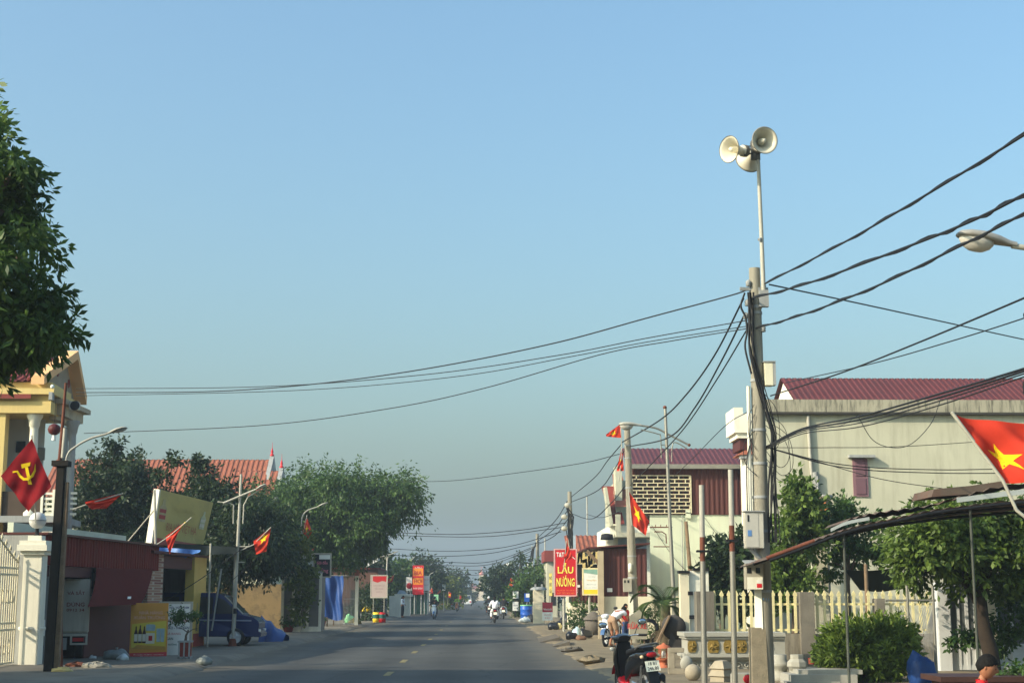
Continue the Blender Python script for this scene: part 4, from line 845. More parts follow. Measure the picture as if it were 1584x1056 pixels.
tree('bare_sapling', 'thin wispy sapling in front of the orange tiled roof', (-13.6, 60, .05), blobs_px([(258, 722, 12, 10, 0, .5), (275, 716, 9, 8, 0, .5), (250, 736, 10, 8, 0, .5)], 60), LFD, .2, .1, 42, 9, .22, .05, 55)
# the near tree overhanging the left edge of the picture
B_ = blobs_px([(-40, 230, 50, 55, 0, .9), (-10, 265, 38, 32, 0, .7), (28, 258, 22, 18, 0, .4), (5, 325, 44, 40, 0, .8), (38, 390, 34, 28, 0, .6), (5, 440, 52, 42, 0, .9), (58, 462, 26, 24, 0, .45), (50, 512, 38, 26, 0, .6), (0, 492, 44, 36, 0, .9), (34, 540, 16, 9, 0, .35), (-40, 560, 24, 22, 0, .5), (70, 516, 22, 13, 0, .4), (-95, 330, 70, 110, 0, 1.3), (-110, 480, 66, 90, 0, 1.3), (-14, 185, 12, 26, 0, .3)], 17.5)
tree('shade_tree', 'tall leafy tree overhanging the upper left edge of the street', (-8.2, 17.5, .05), B_, LF, .14, .054, 1050, 19, .2, .25, 56, droop=.45)
# ================================================================= LEFT: HOUSES AND FAR THINGS
def zpx(py, Y): return P(745, py, Y).z
def xpx(px, py, Y): return P(px, py, Y).x
# ---- yellow house: front towards the camera lit, road side in shade
D = 48.0
t = thing('yellow_house', 'tall cream yellow house with red gable roof, columns and balcony at the far left', 'house', (-15.5, D + 3, .05))
xR = xpx(120, 640, D)         # outer corner over the porch
z_c1, z_c0 = zpx(603, D), zpx(640, D)
MB().sk(-24, xpx(68, 700, D + 1.8), D + 1.8, D + 10, .05, z_c0, -.30).build('wall', mat('pale_house_wall', (188, 190, 186), .85, .1, 1.2, stain=(140, 140, 134), stain_amt=.5, streak=True), t)
ent = MB()
x1 = xpx(78, 640, D)
ent.sk(-24, x1, D, D + 3, zpx(640, D), zpx(622, D), -.05); ent.sk(-24, x1 - .1, D + .1, D + 3, zpx(622, D), zpx(612, D), -.05); ent.sk(-24, x1 + .12, D - .15, D + 3.1, zpx(612, D), zpx(603, D), -.05); ent.sk(-24, x1 - .05, D + .15, D + 3, zpx(603, D), zpx(592, D), -.05)
ent.build('entablature', YELLOWW, t)
MB().box(-24, xpx(50, 614, D), D - .17, D - .15, zpx(619, D), zpx(612, D)).build('red_tile_band', TILER, t)
# porch wing set back, towards the road, in shade
W0, W1 = D + 3.2, D + 3.6
e2 = MB(); xw = xpx(124, 645, W0)
e2.box(x1 - .3, xw, W0 - 2.4, W1, zpx(655, W0), zpx(640, W0)); e2.box(x1 - .3, xw + .2, W0 - 2.6, W1 + .2, zpx(640, W0), zpx(633, W0)); e2.box(x1 - .3, xw - .15, W0 - 2.3, W1, zpx(662, W0), zpx(655, W0))
e2.build('porch_roof', mat('weathered_cornice', (172, 160, 136), .85, .2, 2, .2, stain=(110, 100, 84), stain_amt=.5), t)
# roof: ridge runs away from the camera side to side; gable faces the road
zr, ze = zpx(556, D + 3.5), zpx(592, D)
xg = xpx(104, 575, D + 3.4)
rf = MB()
rf.corr(V((-24, D - .05, ze)), V((1, 0, 0)), V((0, 3.6, zr - ze)), xg + 23.7, math.hypot(3.6, zr - ze), .22, .05)
rf.corr(V((xg - .3, D + 4.9, ze)), V((-1, 0, 0)), V((0, -1.3, zr - ze)), xg + 23.7, math.hypot(1.3, zr - ze), .22, .05)
rf.build('roof', TILER, t)
MB().prism([V((xg - .35, D + .2, ze)), V((xg - .35, D + 4.8, ze)), V((xg - .35, D + 3.6, zr - .1))], (.25, 0, 0)).build('gable_wall', mat('gable_grey', (150, 138, 120), .85, .2, 1.5), t)
g_ = MB(); peach = mat('peach_trim', (224, 176, 124), .8, .08, 2)
g_.prism([V((xg - .12, D - .25, ze - .12)), V((xg - .12, D - .25, ze + .18)), V((xg - .12, D + 3.6, zr + .28)), V((xg - .12, D + 3.6, zr - .02))], (.42, 0, 0)); g_.prism([V((xg - .12, D + 5.0, ze - .12)), V((xg - .12, D + 5.0, ze + .18)), V((xg - .12, D + 3.6, zr + .28)), V((xg - .12, D + 3.6, zr - .02))], (.42, 0, 0))
g_.build('gable_trim', peach, t)
for (yy, zz) in ((D + 2.6, ze + .7), (D + 3.5, ze + 1.2), (D + 4.0, ze + .5)):
    MB().lathe((xg - .1, yy, zz), [(.0, .02), (.14, .02), (.16, 0)], 10, (1, 0, 0)).build('gable_rosette', TILER, t)
def column(px, D_, z0, z1, r=.2, m=None):
    c_ = V((xpx(px, 700, D_), D_, z0)); q = MB()
    q.lathe(c_, [(r * 1.5, 0), (r * 1.5, .15), (r * 1.15, .22), (r, .3), (r * .88, z1 - z0 - .5), (r * .95, z1 - z0 - .42), (r * 1.1, z1 - z0 - .4), (r * 1.25, z1 - z0 - .2), (r * 1.7, z1 - z0 - .1), (r * 1.7, z1 - z0)], 14)
    q.build('column', m or WHITEP, t)
zb = zpx(800, D)
column(51, D + .35, zb, z_c0, .15); column(111, W0 - 1.9, .05, zpx(662, W0), .13, GREYW); column(100, W1 - .3, .05, zpx(662, W0), .12, GREYW)
MB().box(-24, xpx(4, 700, D), D + .1, D + .5, .05, z_c0).build('corner_pier', YELLOWW, t)
MB().sk(-24, xpx(112, 800, W0 - 2), D, W1, zpx(808, D), zpx(798, D), -.1).build('balcony_slab', GREYW, t)
MB().box(-24, xpx(64, 800, D), D + .2, D + .35, zpx(798, D), zpx(760, D)).build('balcony_front', mat('dark_balcony', (74, 62, 52), .85, .2, 2), t)
bl = MB(); xa, xb = xpx(62, 780, D), xpx(92, 780, D)
for k in range(5): bl.box(xa, xb, D + .2, D + .26, zpx(797 - 8 * k, D), zpx(793.5 - 8 * k, D))
for px in (62, 80, 91): bl.box(xpx(px, 780, D) - .04, xpx(px, 780, D) + .04, D + .16, D + .3, zpx(800, D), zpx(757, D))
xa, xb = xpx(100, 780, W0 - 2), xpx(118, 780, W0 - 2)
for k in range(5): bl.box(xa, xb, W0 - 2, W0 - 1.95, zpx(797 - 8 * k, W0 - 2), zpx(793.5 - 8 * k, W0 - 2))
bl.build('balustrade', WHITEP, t)
for px, py0, py1 in ((30, 683, 700), (61, 693, 712)):
    MB().box(xpx(px - 7, 690, D + 1.6), xpx(px + 7, 690, D + 1.6), D + 1.72, D + 1.78, zpx(py1, D + 1.6), zpx(py0, D + 1.6)).build('window', GLASS, t)
ac = thing('air_conditioner', 'white outdoor air conditioner box on the ledge under the yellow house gable', 'air conditioner', P(113, 640, W0 - 2))
a, c_ = P(106, 634, W0 - 2.2), P(121, 620, W0 - 2.2); MB().box(a.x, c_.x, W0 - 2.2, W0 - 1.9, a.z, c_.z).build('casing', STEELP, ac, bevel=.02); MB().lathe((a.x + .2, W0 - 2.2, (a.z + c_.z) / 2), [(.0, .012), (.14, .012), (.16, 0)], 14, (0, -1, 0)).build('fan_grille', DARK, ac)
tk = thing('loudspeaker', 'small grey horn speaker box fixed under the eave of the yellow house', 'loudspeaker', P(78, 612, D - .3)); a, c_ = P(75, 618, D - .3), P(81, 606, D - .3)
MB().box(a.x, c_.x, D - .3, D - .05, a.z, c_.z).build('casing', GREYW, tk); MB().ball(P(81, 598, D - .3), .07, 10).build('lamp', SIGNW, tk)
# ---- long orange tiled roof behind the trees
D = 104.0
t = thing('tiled_hall', 'long hall with orange tiled roof and red finials behind the dark trees', 'building', (-30, D, .05))
zr, ze = zpx(712, D + 4), zpx(770, D)
xL, xm, xr2 = xpx(60, 740, D), xpx(404, 740, D), xpx(424, 740, D)
r_ = MB(); r_.corr(V((xL, D, ze)), V((1, 0, 0)), V((0, 4, zr - ze)), xm - xL, math.hypot(4, zr - ze), .35, .06); r_.corr(V((xm, D + 8, ze)), V((-1, 0, 0)), V((0, -4, zr - ze)), xm - xL, math.hypot(4, zr - ze), .35, .06); r_.build('roof', TILE, t)
zr2 = zpx(730, D + 3); r_ = MB(); r_.corr(V((xm - 2.5, D - .6, zpx(772, D))), V((1, 0, 0)), V((0, 3.2, zr2 - zpx(772, D))), xr2 - xm + 2.5, math.hypot(3.2, zr2 - zpx(772, D)), .35, .06); r_.corr(V((xr2, D + 6.2, zpx(772, D))), V((-1, 0, 0)), V((0, -3.6, zr2 - zpx(772, D))), xr2 - xm + 2.5, math.hypot(3.6, zr2 - zpx(772, D)), .35, .06); r_.build('lower_roof', TILE, t)
MB().prism([V((xm, D - .1, ze)), V((xm, D + 8.1, ze)), V((xm, D + 4, zr + .35))], (.3, 0, 0)).build('gable_wall', GREYW, t)
MB().prism([V((xr2, D - .7, zpx(775, D))), V((xr2, D + 6.2, zpx(775, D))), V((xr2, D + 2.6, zr2 + .3))], (.3, 0, 0)).build('gable_wall', GREYW, t)
MB().box(xL, xm - .1, D + .5, D + 7.5, .05, ze + .05).build('wall', CREAM, t); MB().box(xm - .1, xr2 - .02, D - .1, D + 5.6, .05, zpx(772, D) + .05).build('annexe_wall', CREAM, t)
for x, y, z in ((xm + .15, D + 4, zr + .3), (xr2 + .15, D + 2.6, zr2 + .25)):
    MB().lathe((x, y, z), [(.14, 0), (.16, .1), (.07, .16), (.1, .3), (.02, .6), (.01, 1.0)], 10).build('finial', SIGNR, t)
# ---- further along the left side
D = 100; B_ = blobs_px([(566, 940, 22, 30, 0, 1.4), (575, 925, 14, 20, 0, 1.2), (552, 950, 14, 18, 0, 1)], D)
t = tree('roadside_bush', 'rounded dark green bush at the pavement edge before the grey notice board', (B_[0][0], D, .05), B_, LFD, .18, .09, 420, 10, .3, .06, 57, cat='bush')
D = 106; t, o, r, u, w_, h_ = board('notice_board', 'grey pink notice board with red wavy top standing before the bush', 'notice board', 574, 890, 598, 923, 98, mat('board_greypink', (176, 158, 152), .6, .1, 2), .06, STEELP, legs=.1)
MB().prism([o + r * w_ * x + u * h_ * y + r.cross(u) * .004 for x, y in ((.1, .75), (.4, .68), (.7, .76), (.95, .72), (.98, .98), (.1, .98))], r.cross(u) * .002).build('red_wave', TXTR, t.children[0])
lettering(t.children[0], [txt(o, r, u, w_, h_, 'KHU DÂN CƯ', .5, .55, .7, .08, 0, 0), txt(o, r, u, w_, h_, 'VĂN HÓA', .5, .4, .55, .08, 0, 0), txt(o, r, u, w_, h_, 'XÓM 5', .5, .25, .4, .07, 0, 0)], [mat('board_text', (140, 112, 108), .6)])
for fx in (.15, .85): c_ = o + r * w_ * fx; MB().cyl((c_.x, c_.y + .05, .1), (c_.x, c_.y + .05, o.z), .035, n=6).build('leg', STEEL, t)
t, D = tee_lamp('white lamp post with twin T arm beyond the hanging blue tarpaulin', 597, 953, 599, 856, [(585, 862), (607, 856), (616, 852)], r=.1)
flag('street_flag', 'star flag on a slanted staff at the lamp post beyond the blue tarpaulin', [P(598, 905, D), P(602, 898, D), P(611, 887, D)], [P(610, 888, D), P(607, 899, D), P(600, 902, D), P(600, 896, D)], .03, star=(.5, .5, .3, .5))
bt_ = thing('plastic_table', 'white plastic trestle with a yellow cover on the lit pavement before the bush', 'table', G(567, 960, .1)); g = G(567, 960, .1)
MB().box(g.x - .4, g.x + .4, g.y - .2, g.y + .3, .55, .62).build('top', SIGNW, bt_); MB().lathe(g + UZ * .62, [(.32, 0), (.3, .15), (.12, .32), (0, .34)], 12).build('cover', SIGNY, bt_)
for x in (-.35, .35): MB().box(g.x + x - .05, g.x + x + .05, g.y - .18, g.y + .28, .05, .55).build('leg', SIGNW, bt_)
for (px, lab, c_) in ((582, 'yellow and green painted drum on the pavement edge under the grey notice board', SIGNY), (591, 'dark red painted drum at the kerb beside the yellow green drum', TXTR)):
    b = G(px, 962, .1); t = thing('painted_drum', lab, 'drum', b); MB().lathe(b, [(.001, 0), (.22, 0), (.23, .3), (.22, .62), (.001, .62)], 14).build('body', c_, t); MB().lathe(b + UZ * .25, [(.232, 0), (.236, .02), (.232, .25)], 14).build('band', TXTG, t)
D = 122
tag(MB().box(xpx(602, 930, D), xpx(620, 930, D), D, D + .3, .05, zpx(921, D)).build('garden_wall', WHITEP), 'low white garden wall beyond the second lamp post', 'wall')
D = 130; xa, xb = xpx(614, 930, D), xpx(634, 930, D); t = thing('gatehouse', 'white flat roofed gateway with a dark opening beyond the garden wall', 'gateway', ((xa + xb) / 2, D, .1))
m = MB(); m.box(xa, xa + .3, D, D + .8, .05, zpx(922, D)); m.box(xb - .55, xb, D, D + .8, .05, zpx(922, D)); m.build('pier', WHITEP, t)
MB().box(xa - .2, xb + .2, D - .2, D + 1.2, zpx(922, D), zpx(918, D)).build('roof', WHITEP, t); MB().box(xa + .3, xb - .55, D + .6, D + .7, .05, zpx(924, D)).build('door', DARK, t)
MB().prism([V((xa, D, zpx(918, D))), V((xb - .3, D, zpx(918, D))), V((xb - .5, D, zpx(913, D))), V((xa + .2, D, zpx(912, D)))], (0, .6, 0)).build('parapet', mat('pale_blue', (150, 166, 180), .8), t)
D = 138
for (px0, py0, px1, py1, mm, lab, txts, tm) in (
    (638, 874, 655, 919, SIGNR, 'tall red and orange shop sign with yellow lettering on the left roadside', None, None),
    (628, 892, 637, 913, SIGNW, 'small white sign with a red emblem left of the tall red sign', None, None),
    (655, 890, 664, 913, SIGNW, 'white sign with faint text right of the tall red sign', None, None)):
    t, o, r, u, w_, h_ = board('shop_sign', lab, 'signboard', px0, py0, px1, py1, D + (.0 if px0 == 638 else .6), mm, .15, None, 'signs on the far left side', legs=.1)
    pn_ = t.children[0]
    if px0 == 638:
        n_f = r.cross(u)
        MB().prism(patch(o, r, u, w_, h_, .05, .34, .95, .9), n_f * .004).build('orange_field', mat('sign_orange', (236, 140, 40), .5), pn_)
        MB().prism(patch(o, r, u, w_, h_, .05, .57, .95, .64, .01), n_f * .004).build('red_stripe', SIGNR, pn_)
        lettering(pn_, [txt(o, r, u, w_, h_, 'BIA', .5, .74, .72, .14, 0, .02), txt(o, r, u, w_, h_, 'HƠI', .5, .46, .72, .14, 0, .02), txt(o, r, u, w_, h_, 'LẨU', .5, .93, .6, .05, 1, .02), txt(o, r, u, w_, h_, 'HẢI SẢN', .5, .22, .8, .08, 1, 0)], [TXTR, TXTW], thick=.02)
    elif px0 == 628:
        MB().lathe(o + r * w_ * .55 + u * h_ * .35, [(.0, .006), (.28, .006), (.28, .0)], 12, -(r.cross(u)) * -1).build('emblem', TXTR, pn_)
    else: lettering(pn_, [txt(o, r, u, w_, h_, 'NHÀ NGHỈ', .5, .75, .8, .1, 0, .0), txt(o, r, u, w_, h_, 'SỬA XE', .5, .4, .7, .1, 0, 0)], [mat('pale_red', (206, 130, 120), .6)])
    for fx in (.2, .8): c_ = o + r * w_ * fx; MB().cyl((c_.x, c_.y + .1, .1), (c_.x, c_.y + .1, o.z), .06, n=6).build('leg', GREYW, t)
D = 142; t = thing('green_shopfront', 'shopfront with pale green shutters below the tall red sign', 'shop', (xpx(650, 940, D), D, .1))
xa, xb = xpx(634, 935, D), xpx(660, 935, D); MB().box(xa, xb, D, D + 6, .05, zpx(916, D)).build('wall', WHITEP, t)
for k in range(3): MB().corr(V((xa + .1 + k * .52, D - .03, .1)), V((1, 0, 0)), UZ, .46, 2.0, .1, .015).build('shutter', mat('shutter_green', (96, 134, 112), .6), t)
MB().box(xa - .3, xb + .3, D - 1.2, D + 6, zpx(916, D), zpx(915, D)).build('canopy', GREYW, t)
flag('street_flag', 'red flag on the left roadside right of the white sign', [P(663, 936, 150), P(664, 922, 150), P(668, 907, 150)], [P(668, 908, 150), P(670, 917, 150), P(664, 917, 150), P(664, 915, 150)], .02)
flag('street_flag', 'orange red flag, second beyond the white sign on the left roadside', [P(675, 930, 158), P(677, 920, 158), P(682, 911, 158)], [P(682, 911, 158), P(681, 916, 158), P(676, 919, 158), P(677, 916, 158)], .02)
flag('street_flag', 'orange flag with star, third beyond the white sign on the left roadside', [P(692, 936, 168), P(693, 924, 168), P(694, 914, 168)], [P(694, 914, 168), P(698, 917, 168), P(697, 924, 168), P(693, 923, 168)], .02, star=(.5, .5, .3, .5))
flag('street_flag', 'tiny orange flag, last one before the far riders on the left roadside', [P(709, 936, 190), P(710, 927, 190), P(711, 920, 190)], [P(711, 920, 190), P(714, 922, 190), P(713, 926, 190), P(710, 926, 190)], .02)
D = 152; t, o, r, u, w_, h_ = board('shop_sign', 'small pale green sign with dark mark below the second far left flag', 'signboard', 671, 919, 678, 930, D, mat('sign_palegreen', (150, 206, 160), .5), .1, legs=.1)
lettering(t.children[0], [txt(o, r, u, w_, h_, '5', .5, .5, .35, .5, 0, .02)], [TXTG], thick=.01); c_ = o + r * w_ * .5; MB().cyl((c_.x, c_.y + .1, .1), (c_.x, c_.y + .1, o.z), .05, n=6).build('leg', GREYW, t)
D = 170; t, o, r, u, w_, h_ = board('shop_sign', 'plain pale blue white signboard high among the far left trees', 'signboard', 684, 903, 689, 913, D, SIGNW, .1, legs=.1); c_ = o + r * w_ * .5; MB().cyl((c_.x, c_.y + .1, .1), (c_.x, c_.y + .1, o.z), .06, n=6).build('leg', GREYW, t)
for (px, pyb, pxt, pyt, tip, lab) in ((665, 945, 664, 887, (669, 885), 'far street lamp behind the white sign on the left roadside'), (634, 948, 633, 868, (640, 860), 'grey street lamp rising over the trees left of the tall red sign'), (585, 950, 587, 848, (595, 842), 'street lamp with bright head just left of the T armed lamp post')):
    b = G(px, pyb, .1); D = b.y; arm_lamp(lab, b, P(pxt, pyt + 8, D), [P(pxt + .5, pyt + 3, D), P(pxt + 2, pyt, D)], P(tip[0] + 2, tip[1], D), .07, GREYW)
# tower block and painted hoarding behind the lamp post
D = 150; t = thing('tower_house', 'narrow grey tower house showing above the trees under the big crown', 'house', (xpx(586, 850, D), D, .05)); xa, xb = xpx(576, 850, D), xpx(592, 850, D)
MB().box(xa, xb, D, D + 8, .05, zpx(832, D)).build('wall', GREYW, t); MB().box(xa + .7, xa + 1.1, D - .02, D, zpx(860, D), zpx(840, D)).build('window', DARK, t); MB().box(xa - .2, xb + .2, D - .2, D + 8.2, zpx(832, D), zpx(830, D)).build('roof', GREYW, t)
t, o, r, u, w_, h_ = board('hoarding', 'green and blue advertising hoarding hung beside the grey tower house', 'hoarding', 561, 832, 576, 857, 140, mat('hoarding_green', (90, 160, 90), .5, .5, .6), .1)
MB().prism(patch(o, r, u, w_, h_, 0, 0, 1, .36), r.cross(u) * .004).build('blue_band', mat('hoarding_blue', (54, 74, 130), .5), t.children[0]); MB().lathe(o + r * w_ * .22 + u * h_ * .62, [(.0, .01), (.28, .01), (.28, 0)], 12, -r.cross(u) * -1).build('round_mark', SIGNR, t.children[0]); MB().prism(patch(o, r, u, w_, h_, .5, .75, .95, 1, .006), r.cross(u) * .004).build('white_patch', SIGNW, t.children[0])
c_ = o + r * w_ * .9; MB().cyl((c_.x, c_.y + .1, .1), (c_.x, c_.y + .1, o.z + h_), .12, n=8).build('mast', DARK, t)
D = 118; t = thing('roadside_house', 'low house with brown front and white awning behind the notice board', 'house', (xpx(566, 900, D), D, .05)); xa, xb = xpx(540, 900, D), xpx(585, 900, D)
MB().box(xa - 3, xb, D, D + 8, .05, zpx(880, D)).build('wall', mat('brown_front', (104, 76, 64), .8, .2, 1), t); MB().prism([V((xa + 1.4, D, zpx(872, D))), V((xb + .1, D, zpx(861, D))), V((xb + .1, D, zpx(866, D))), V((xa + 1.4, D, zpx(876, D)))], (0, -2, -.1)).build('awning', SIGNW, t); MB().box(xa - 3, xb + .2, D - .2, D + 8.2, zpx(880, D), zpx(878, D)).build('roof', TILER, t)
for px in (552, 578): MB().box(xpx(px, 930, D) - .5, xpx(px, 930, D) + .5, D - .03, D, .9, 2.2).build('window', DARK, t)
# far left trees
tree('roadside_tree', 'round green tree behind the T armed lamp post on the left', (-9.2, 140, .05), blobs_px([(595, 885, 28, 26, 0, 2.6), (620, 893, 22, 22, 1, 2.4), (600, 905, 34, 24, 2, 2.8), (583, 900, 24, 30, 1, 2.6)], 140), LFM, .4, .2, 420, 10, .6, .2, 61, 'trees along the far left side')
tree('roadside_tree', 'dark round tree behind the tall red sign on the left', (-8.6, 170, .05), blobs_px([(650, 885, 26, 22, 0, 2.8), (665, 893, 20, 26, 1, 2.6), (640, 900, 24, 26, 1, 2.6), (672, 905, 14, 22, 0, 2)], 170), LFD, .45, .22, 420, 10, .65, .2, 62, 'trees along the far left side')
tree('roadside_tree', 'hazy tree with flat top, farthest of the left row before the church', (-8.4, 230, .05), blobs_px([(706, 895, 14, 12, 0, 2.5), (700, 907, 16, 16, 0, 2.6), (690, 893, 12, 10, 1, 2), (716, 908, 8, 10, 0, 1.6), (708, 918, 14, 12, 0, 2)], 230), LFD, .5, .25, 300, 9, .8, .2, 63, 'trees along the far left side')
tree('roadside_tree', 'pale yellow green tree below the flat topped hazy tree on the left', (-8.2, 195, .05), blobs_px([(690, 912, 14, 14, 0, 2), (683, 905, 10, 10, 0, 2), (700, 924, 14, 12, 0, 2), (680, 925, 12, 14, 1, 2)], 195), LFY, .4, .2, 260, 9, .6, .18, 64, 'trees along the far left side')
for i, (px, lab) in enumerate(((724, 'small dark hazy tree beside the church front on the left'), (640, 'green bushy tree behind the pale gateway on the left'), (560, 'tall dark tree behind the brown fronted house on the left'))):
    Y_ = (330, 185, 128)[i]; tree('roadside_tree', lab, (P(px, 930, Y_).x, Y_, .05), blobs_px([(px, 922, 9, 8, 0, 2), (px - 6, 926, 8, 8, 0, 2)] if i == 0 else ([(px, 905, 22, 20, 0, 3), (px - 16, 912, 18, 18, 0, 3)] if i == 1 else [(px, 868, 26, 22, 0, 3), (px - 26, 880, 26, 26, 0, 3), (px - 5, 890, 24, 20, 0, 3)]), Y_), LFD, .5, .25, 260, 9, .7, .2, 65 + i, 'trees along the far left side')
# ---- church closing the street
D = 620; t = thing('church', 'pale church with red roof and pink topped bell tower closing the end of the street', 'church', (xpx(742, 930, D), D, 0))
cw = mat('church_wall', (206, 188, 160), .8, .1, .2); cp = mat('church_pink', (190, 120, 110), .8, .1, .2)
xa, xb = xpx(741, 910, D), xpx(748.5, 910, D); z_ = lambda py: zpx(py, D)
MB().box(xa, xb, D, D + 2.2, 0, z_(889)).build('tower', cw, t)
for k in range(2): MB().box(xa + .35 + k * .8, xa + .8 + k * .8, D - .05, D, z_(900), z_(892)).build('belfry_opening', GREYW, t)
m = MB(); m.box(xa - .15, xb + .15, D - .15, D + 2.35, z_(889), z_(887.6)); cx_ = (xa + xb) / 2
m.lathe((cx_, D + 1.1, z_(887.6)), [(1.15, 0), (1.0, .4), (.8, .8), (.5, 1.1), (.3, 1.2), (.26, 1.7), (.05, 2.2), (.03, 3)], 8); m.build('spire', cp, t)
MB().box(cx_ - .5, cx_ + .5, D + 1.05, D + 1.15, z_(877.5), z_(876.7)).build('cross', cp, t)
xa, xb = xpx(727, 925, D), xpx(741, 925, D); MB().box(xa, xb, D, D + 14, 0, z_(911)).build('nave', cw, t)
MB().prism([V((xa - .2, D - .2, z_(911))), V((xb + .2, D - .2, z_(911))), V((xb, D + 5, z_(905))), V((xa + .4, D + 5, z_(905)))], (0, .6, 0)).build('roof', TILER, t)
MB().box(xpx(716, 925, D), xa - .02, D + 1, D + 12, 0, z_(913)).build('annexe', cw, t); MB().prism([V((xpx(716, 925, D), D + .8, z_(913))), V((xa, D + .8, z_(913))), V((xa, D + 5, z_(909))), V((xpx(716, 925, D), D + 5, z_(909)))], (0, .4, 0)).build('annexe_roof', TILER, t)
MB().box(xpx(749, 925, D), xpx(760, 925, D), D + 1, D + 12, 0, z_(908)).build('chapel', cw, t)
MB().lathe((xpx(731, 905, D), D + 4, z_(905)), [(.4, 0), (.2, .5), (.1, 1.2)], 8).build('finial', cp, t); MB().box(xpx(731, 905, D) - .7, xpx(731, 905, D) + .7, D + 3.9, D + 4.1, z_(902.2), z_(901.4)).build('cross', cp, t)
for k in range(4): MB().box(xa + .4 + k * .85, xa + .8 + k * .85, D - .06, D, z_(922), z_(916)).build('window', GREYW, t)
MB().box(xpx(733, 925, D) - .5, xpx(733, 925, D) + .5, D - .12, D - .05, z_(929), z_(920)).build('banner', SIGNR, t)
# cars and far traffic: a parked white van and small dark car by the left kerb in the distance
def far_car(px, py, label, m_, w_=1.7, hgt=1.5, name='parked_car'):
    b = G(px, py, .03); t = thing(name, label, 'car', b); x, y = b.x, b.y
    MB().box(x - w_ / 2, x + w_ / 2, y, y + 4, .3, .95).build('body', m_, t, bevel=.1); q = MB(); q.prism([V((x - w_ / 2 + .08, y + .1, .95)), V((x + w_ / 2 - .08, y + .1, .95)), V((x + w_ / 2 - .22, y + .5, hgt)), V((x - w_ / 2 + .22, y + .5, hgt))], (0, 2.4, 0)); q.build('cabin', m_, t)
    q = MB(); q.prism([V((x - w_ / 2 + .16, y + .16, 1.0)), V((x + w_ / 2 - .16, y + .16, 1.0)), V((x + w_ / 2 - .26, y + .46, hgt - .07)), V((x - w_ / 2 + .26, y + .46, hgt - .07))], (0, -.03, 0)); q.build('rear_window', GLASS, t)
    for sx in (-1, 1):
        MB().box(x + sx * w_ * .36 - .15, x + sx * w_ * .36 + .15, y - .02, y + .01, .65, .85).build('tail_light', SIGNR, t)
        for yy in (.7, 3.2): MB().lathe((x + sx * (w_ / 2 - .1) - .1, y + yy, .31), [(.1, 0), (.31, 0), (.31, .2), (.1, .2)], 14, (1, 0, 0)).build('wheel', BLACK, t)
far_car(691, 942, 'grey blue car parked by the far left kerb beyond the flags', mat('car_grey', (120, 134, 144), .3, .05), 1.7, 1.45)
far_car(722, 936.5, 'white car at the far end of the road on the left side', mat('car_white', (206, 208, 206), .3, .05), 1.8, 1.9)

t = thing('corner_house', 'tall plain house left of the white gate, whose shadow lies across the near road', 'house', (-16, 23, .05))
MB().box(-20, -11.2, 18, 28, .05, 8.8).build('wall', CREAM, t); MB().box(-20.3, -10.9, 17.7, 28.3, 8.8, 9.0).build('roof', TILER, t)
for k in range(3):
    for z_ in (1.0, 3.6, 6.2): MB().box(-11.2, -11.15, 19.2 + 3 * k, 20.6 + 3 * k, z_, z_ + 1.5).build('window', GLASS, t)
# ================================================================= RIGHT SIDE
# ---- utility poles
def upole(label, base, top, r0, r1, bands=(), group='concrete utility poles'):
    t = thing('utility_pole', label, 'utility pole', base, group); base, top = V(base), V(top)
    MB().cyl(base - UZ * .05, top, r0, r1, 20).build('shaft', POLEC, t)
    for f in bands:
        c_ = base + (top - base) * f; rr = r0 + (r1 - r0) * f + .012; MB().cyl(c_, c_ + UZ * .05, rr, rr, 20).build('steel_band', GREYW, t)
    return t
D1 = 27.7
p1b = V((P(1184, 1050, D1).x, D1, .05)); p1t = P(1167, 415, D1)
pole1 = upole('tall concrete utility pole with horn speakers, wrapped in cables, nearest on the right', p1b, p1t, .17, .105, (.9, .885, .72, .6, .52, .44, .36, .22))
def on1(py, dx=0, dy=0): p = P(1170, py, D1); f = (p.z - p1b.z) / (p1t.z - p1b.z); c_ = p1b + (p1t - p1b) * f; return c_ + V((dx, dy, 0))
# square section buttress at the foot
MB().prism([on1(970, -.26, -.16), on1(970, .0, -.16), V((p1b.x + .02, D1 - .2, .0)), V((p1b.x - .27, D1 - .2, .0))], (0, .34, 0)).build('foot_block', mat('grey_timber', (132, 122, 102), .9, .25, 6, .5), pole1)
MB().prism([on1(905, -.175, -.1), on1(905, -.06, -.165), on1(972, -.05, -.172), on1(972, -.185, -.1)], (0, .03, 0)).build('whitewash_patch', WHITEP, pole1)
lf = MB(); c_ = on1(935); rr = .155
lf.grid(lambda u, v: c_ + V((rr * math.sin(-.25 + .9 * u), -rr * math.cos(-.25 + .9 * u), .12 - .32 * v)), 6, 1); nb = lf.build('blue_notice', mat('blue_notice', (120, 160, 200), .7, .5, 14), pole1)
m = MB()
m.obox(on1(448, -.16, -.05), (.14, .02, 0), (0, .03, .0), (0, 0, .03)); m.obox(on1(448, .14, -.05), (.1, .02, 0), (0, .03, 0), (0, 0, .03))
for py, dx in ((440, -.14), (446, .15), (470, -.17), (505, -.15), (510, .12), (490, -.2)):
    m.lathe(on1(py, dx, -.08), [(.02, -.06), (.05, -.05), (.045, 0), (.055, .03), (.02, .07)], 8)
m.build('insulator_bracket', GREYW, pole1)
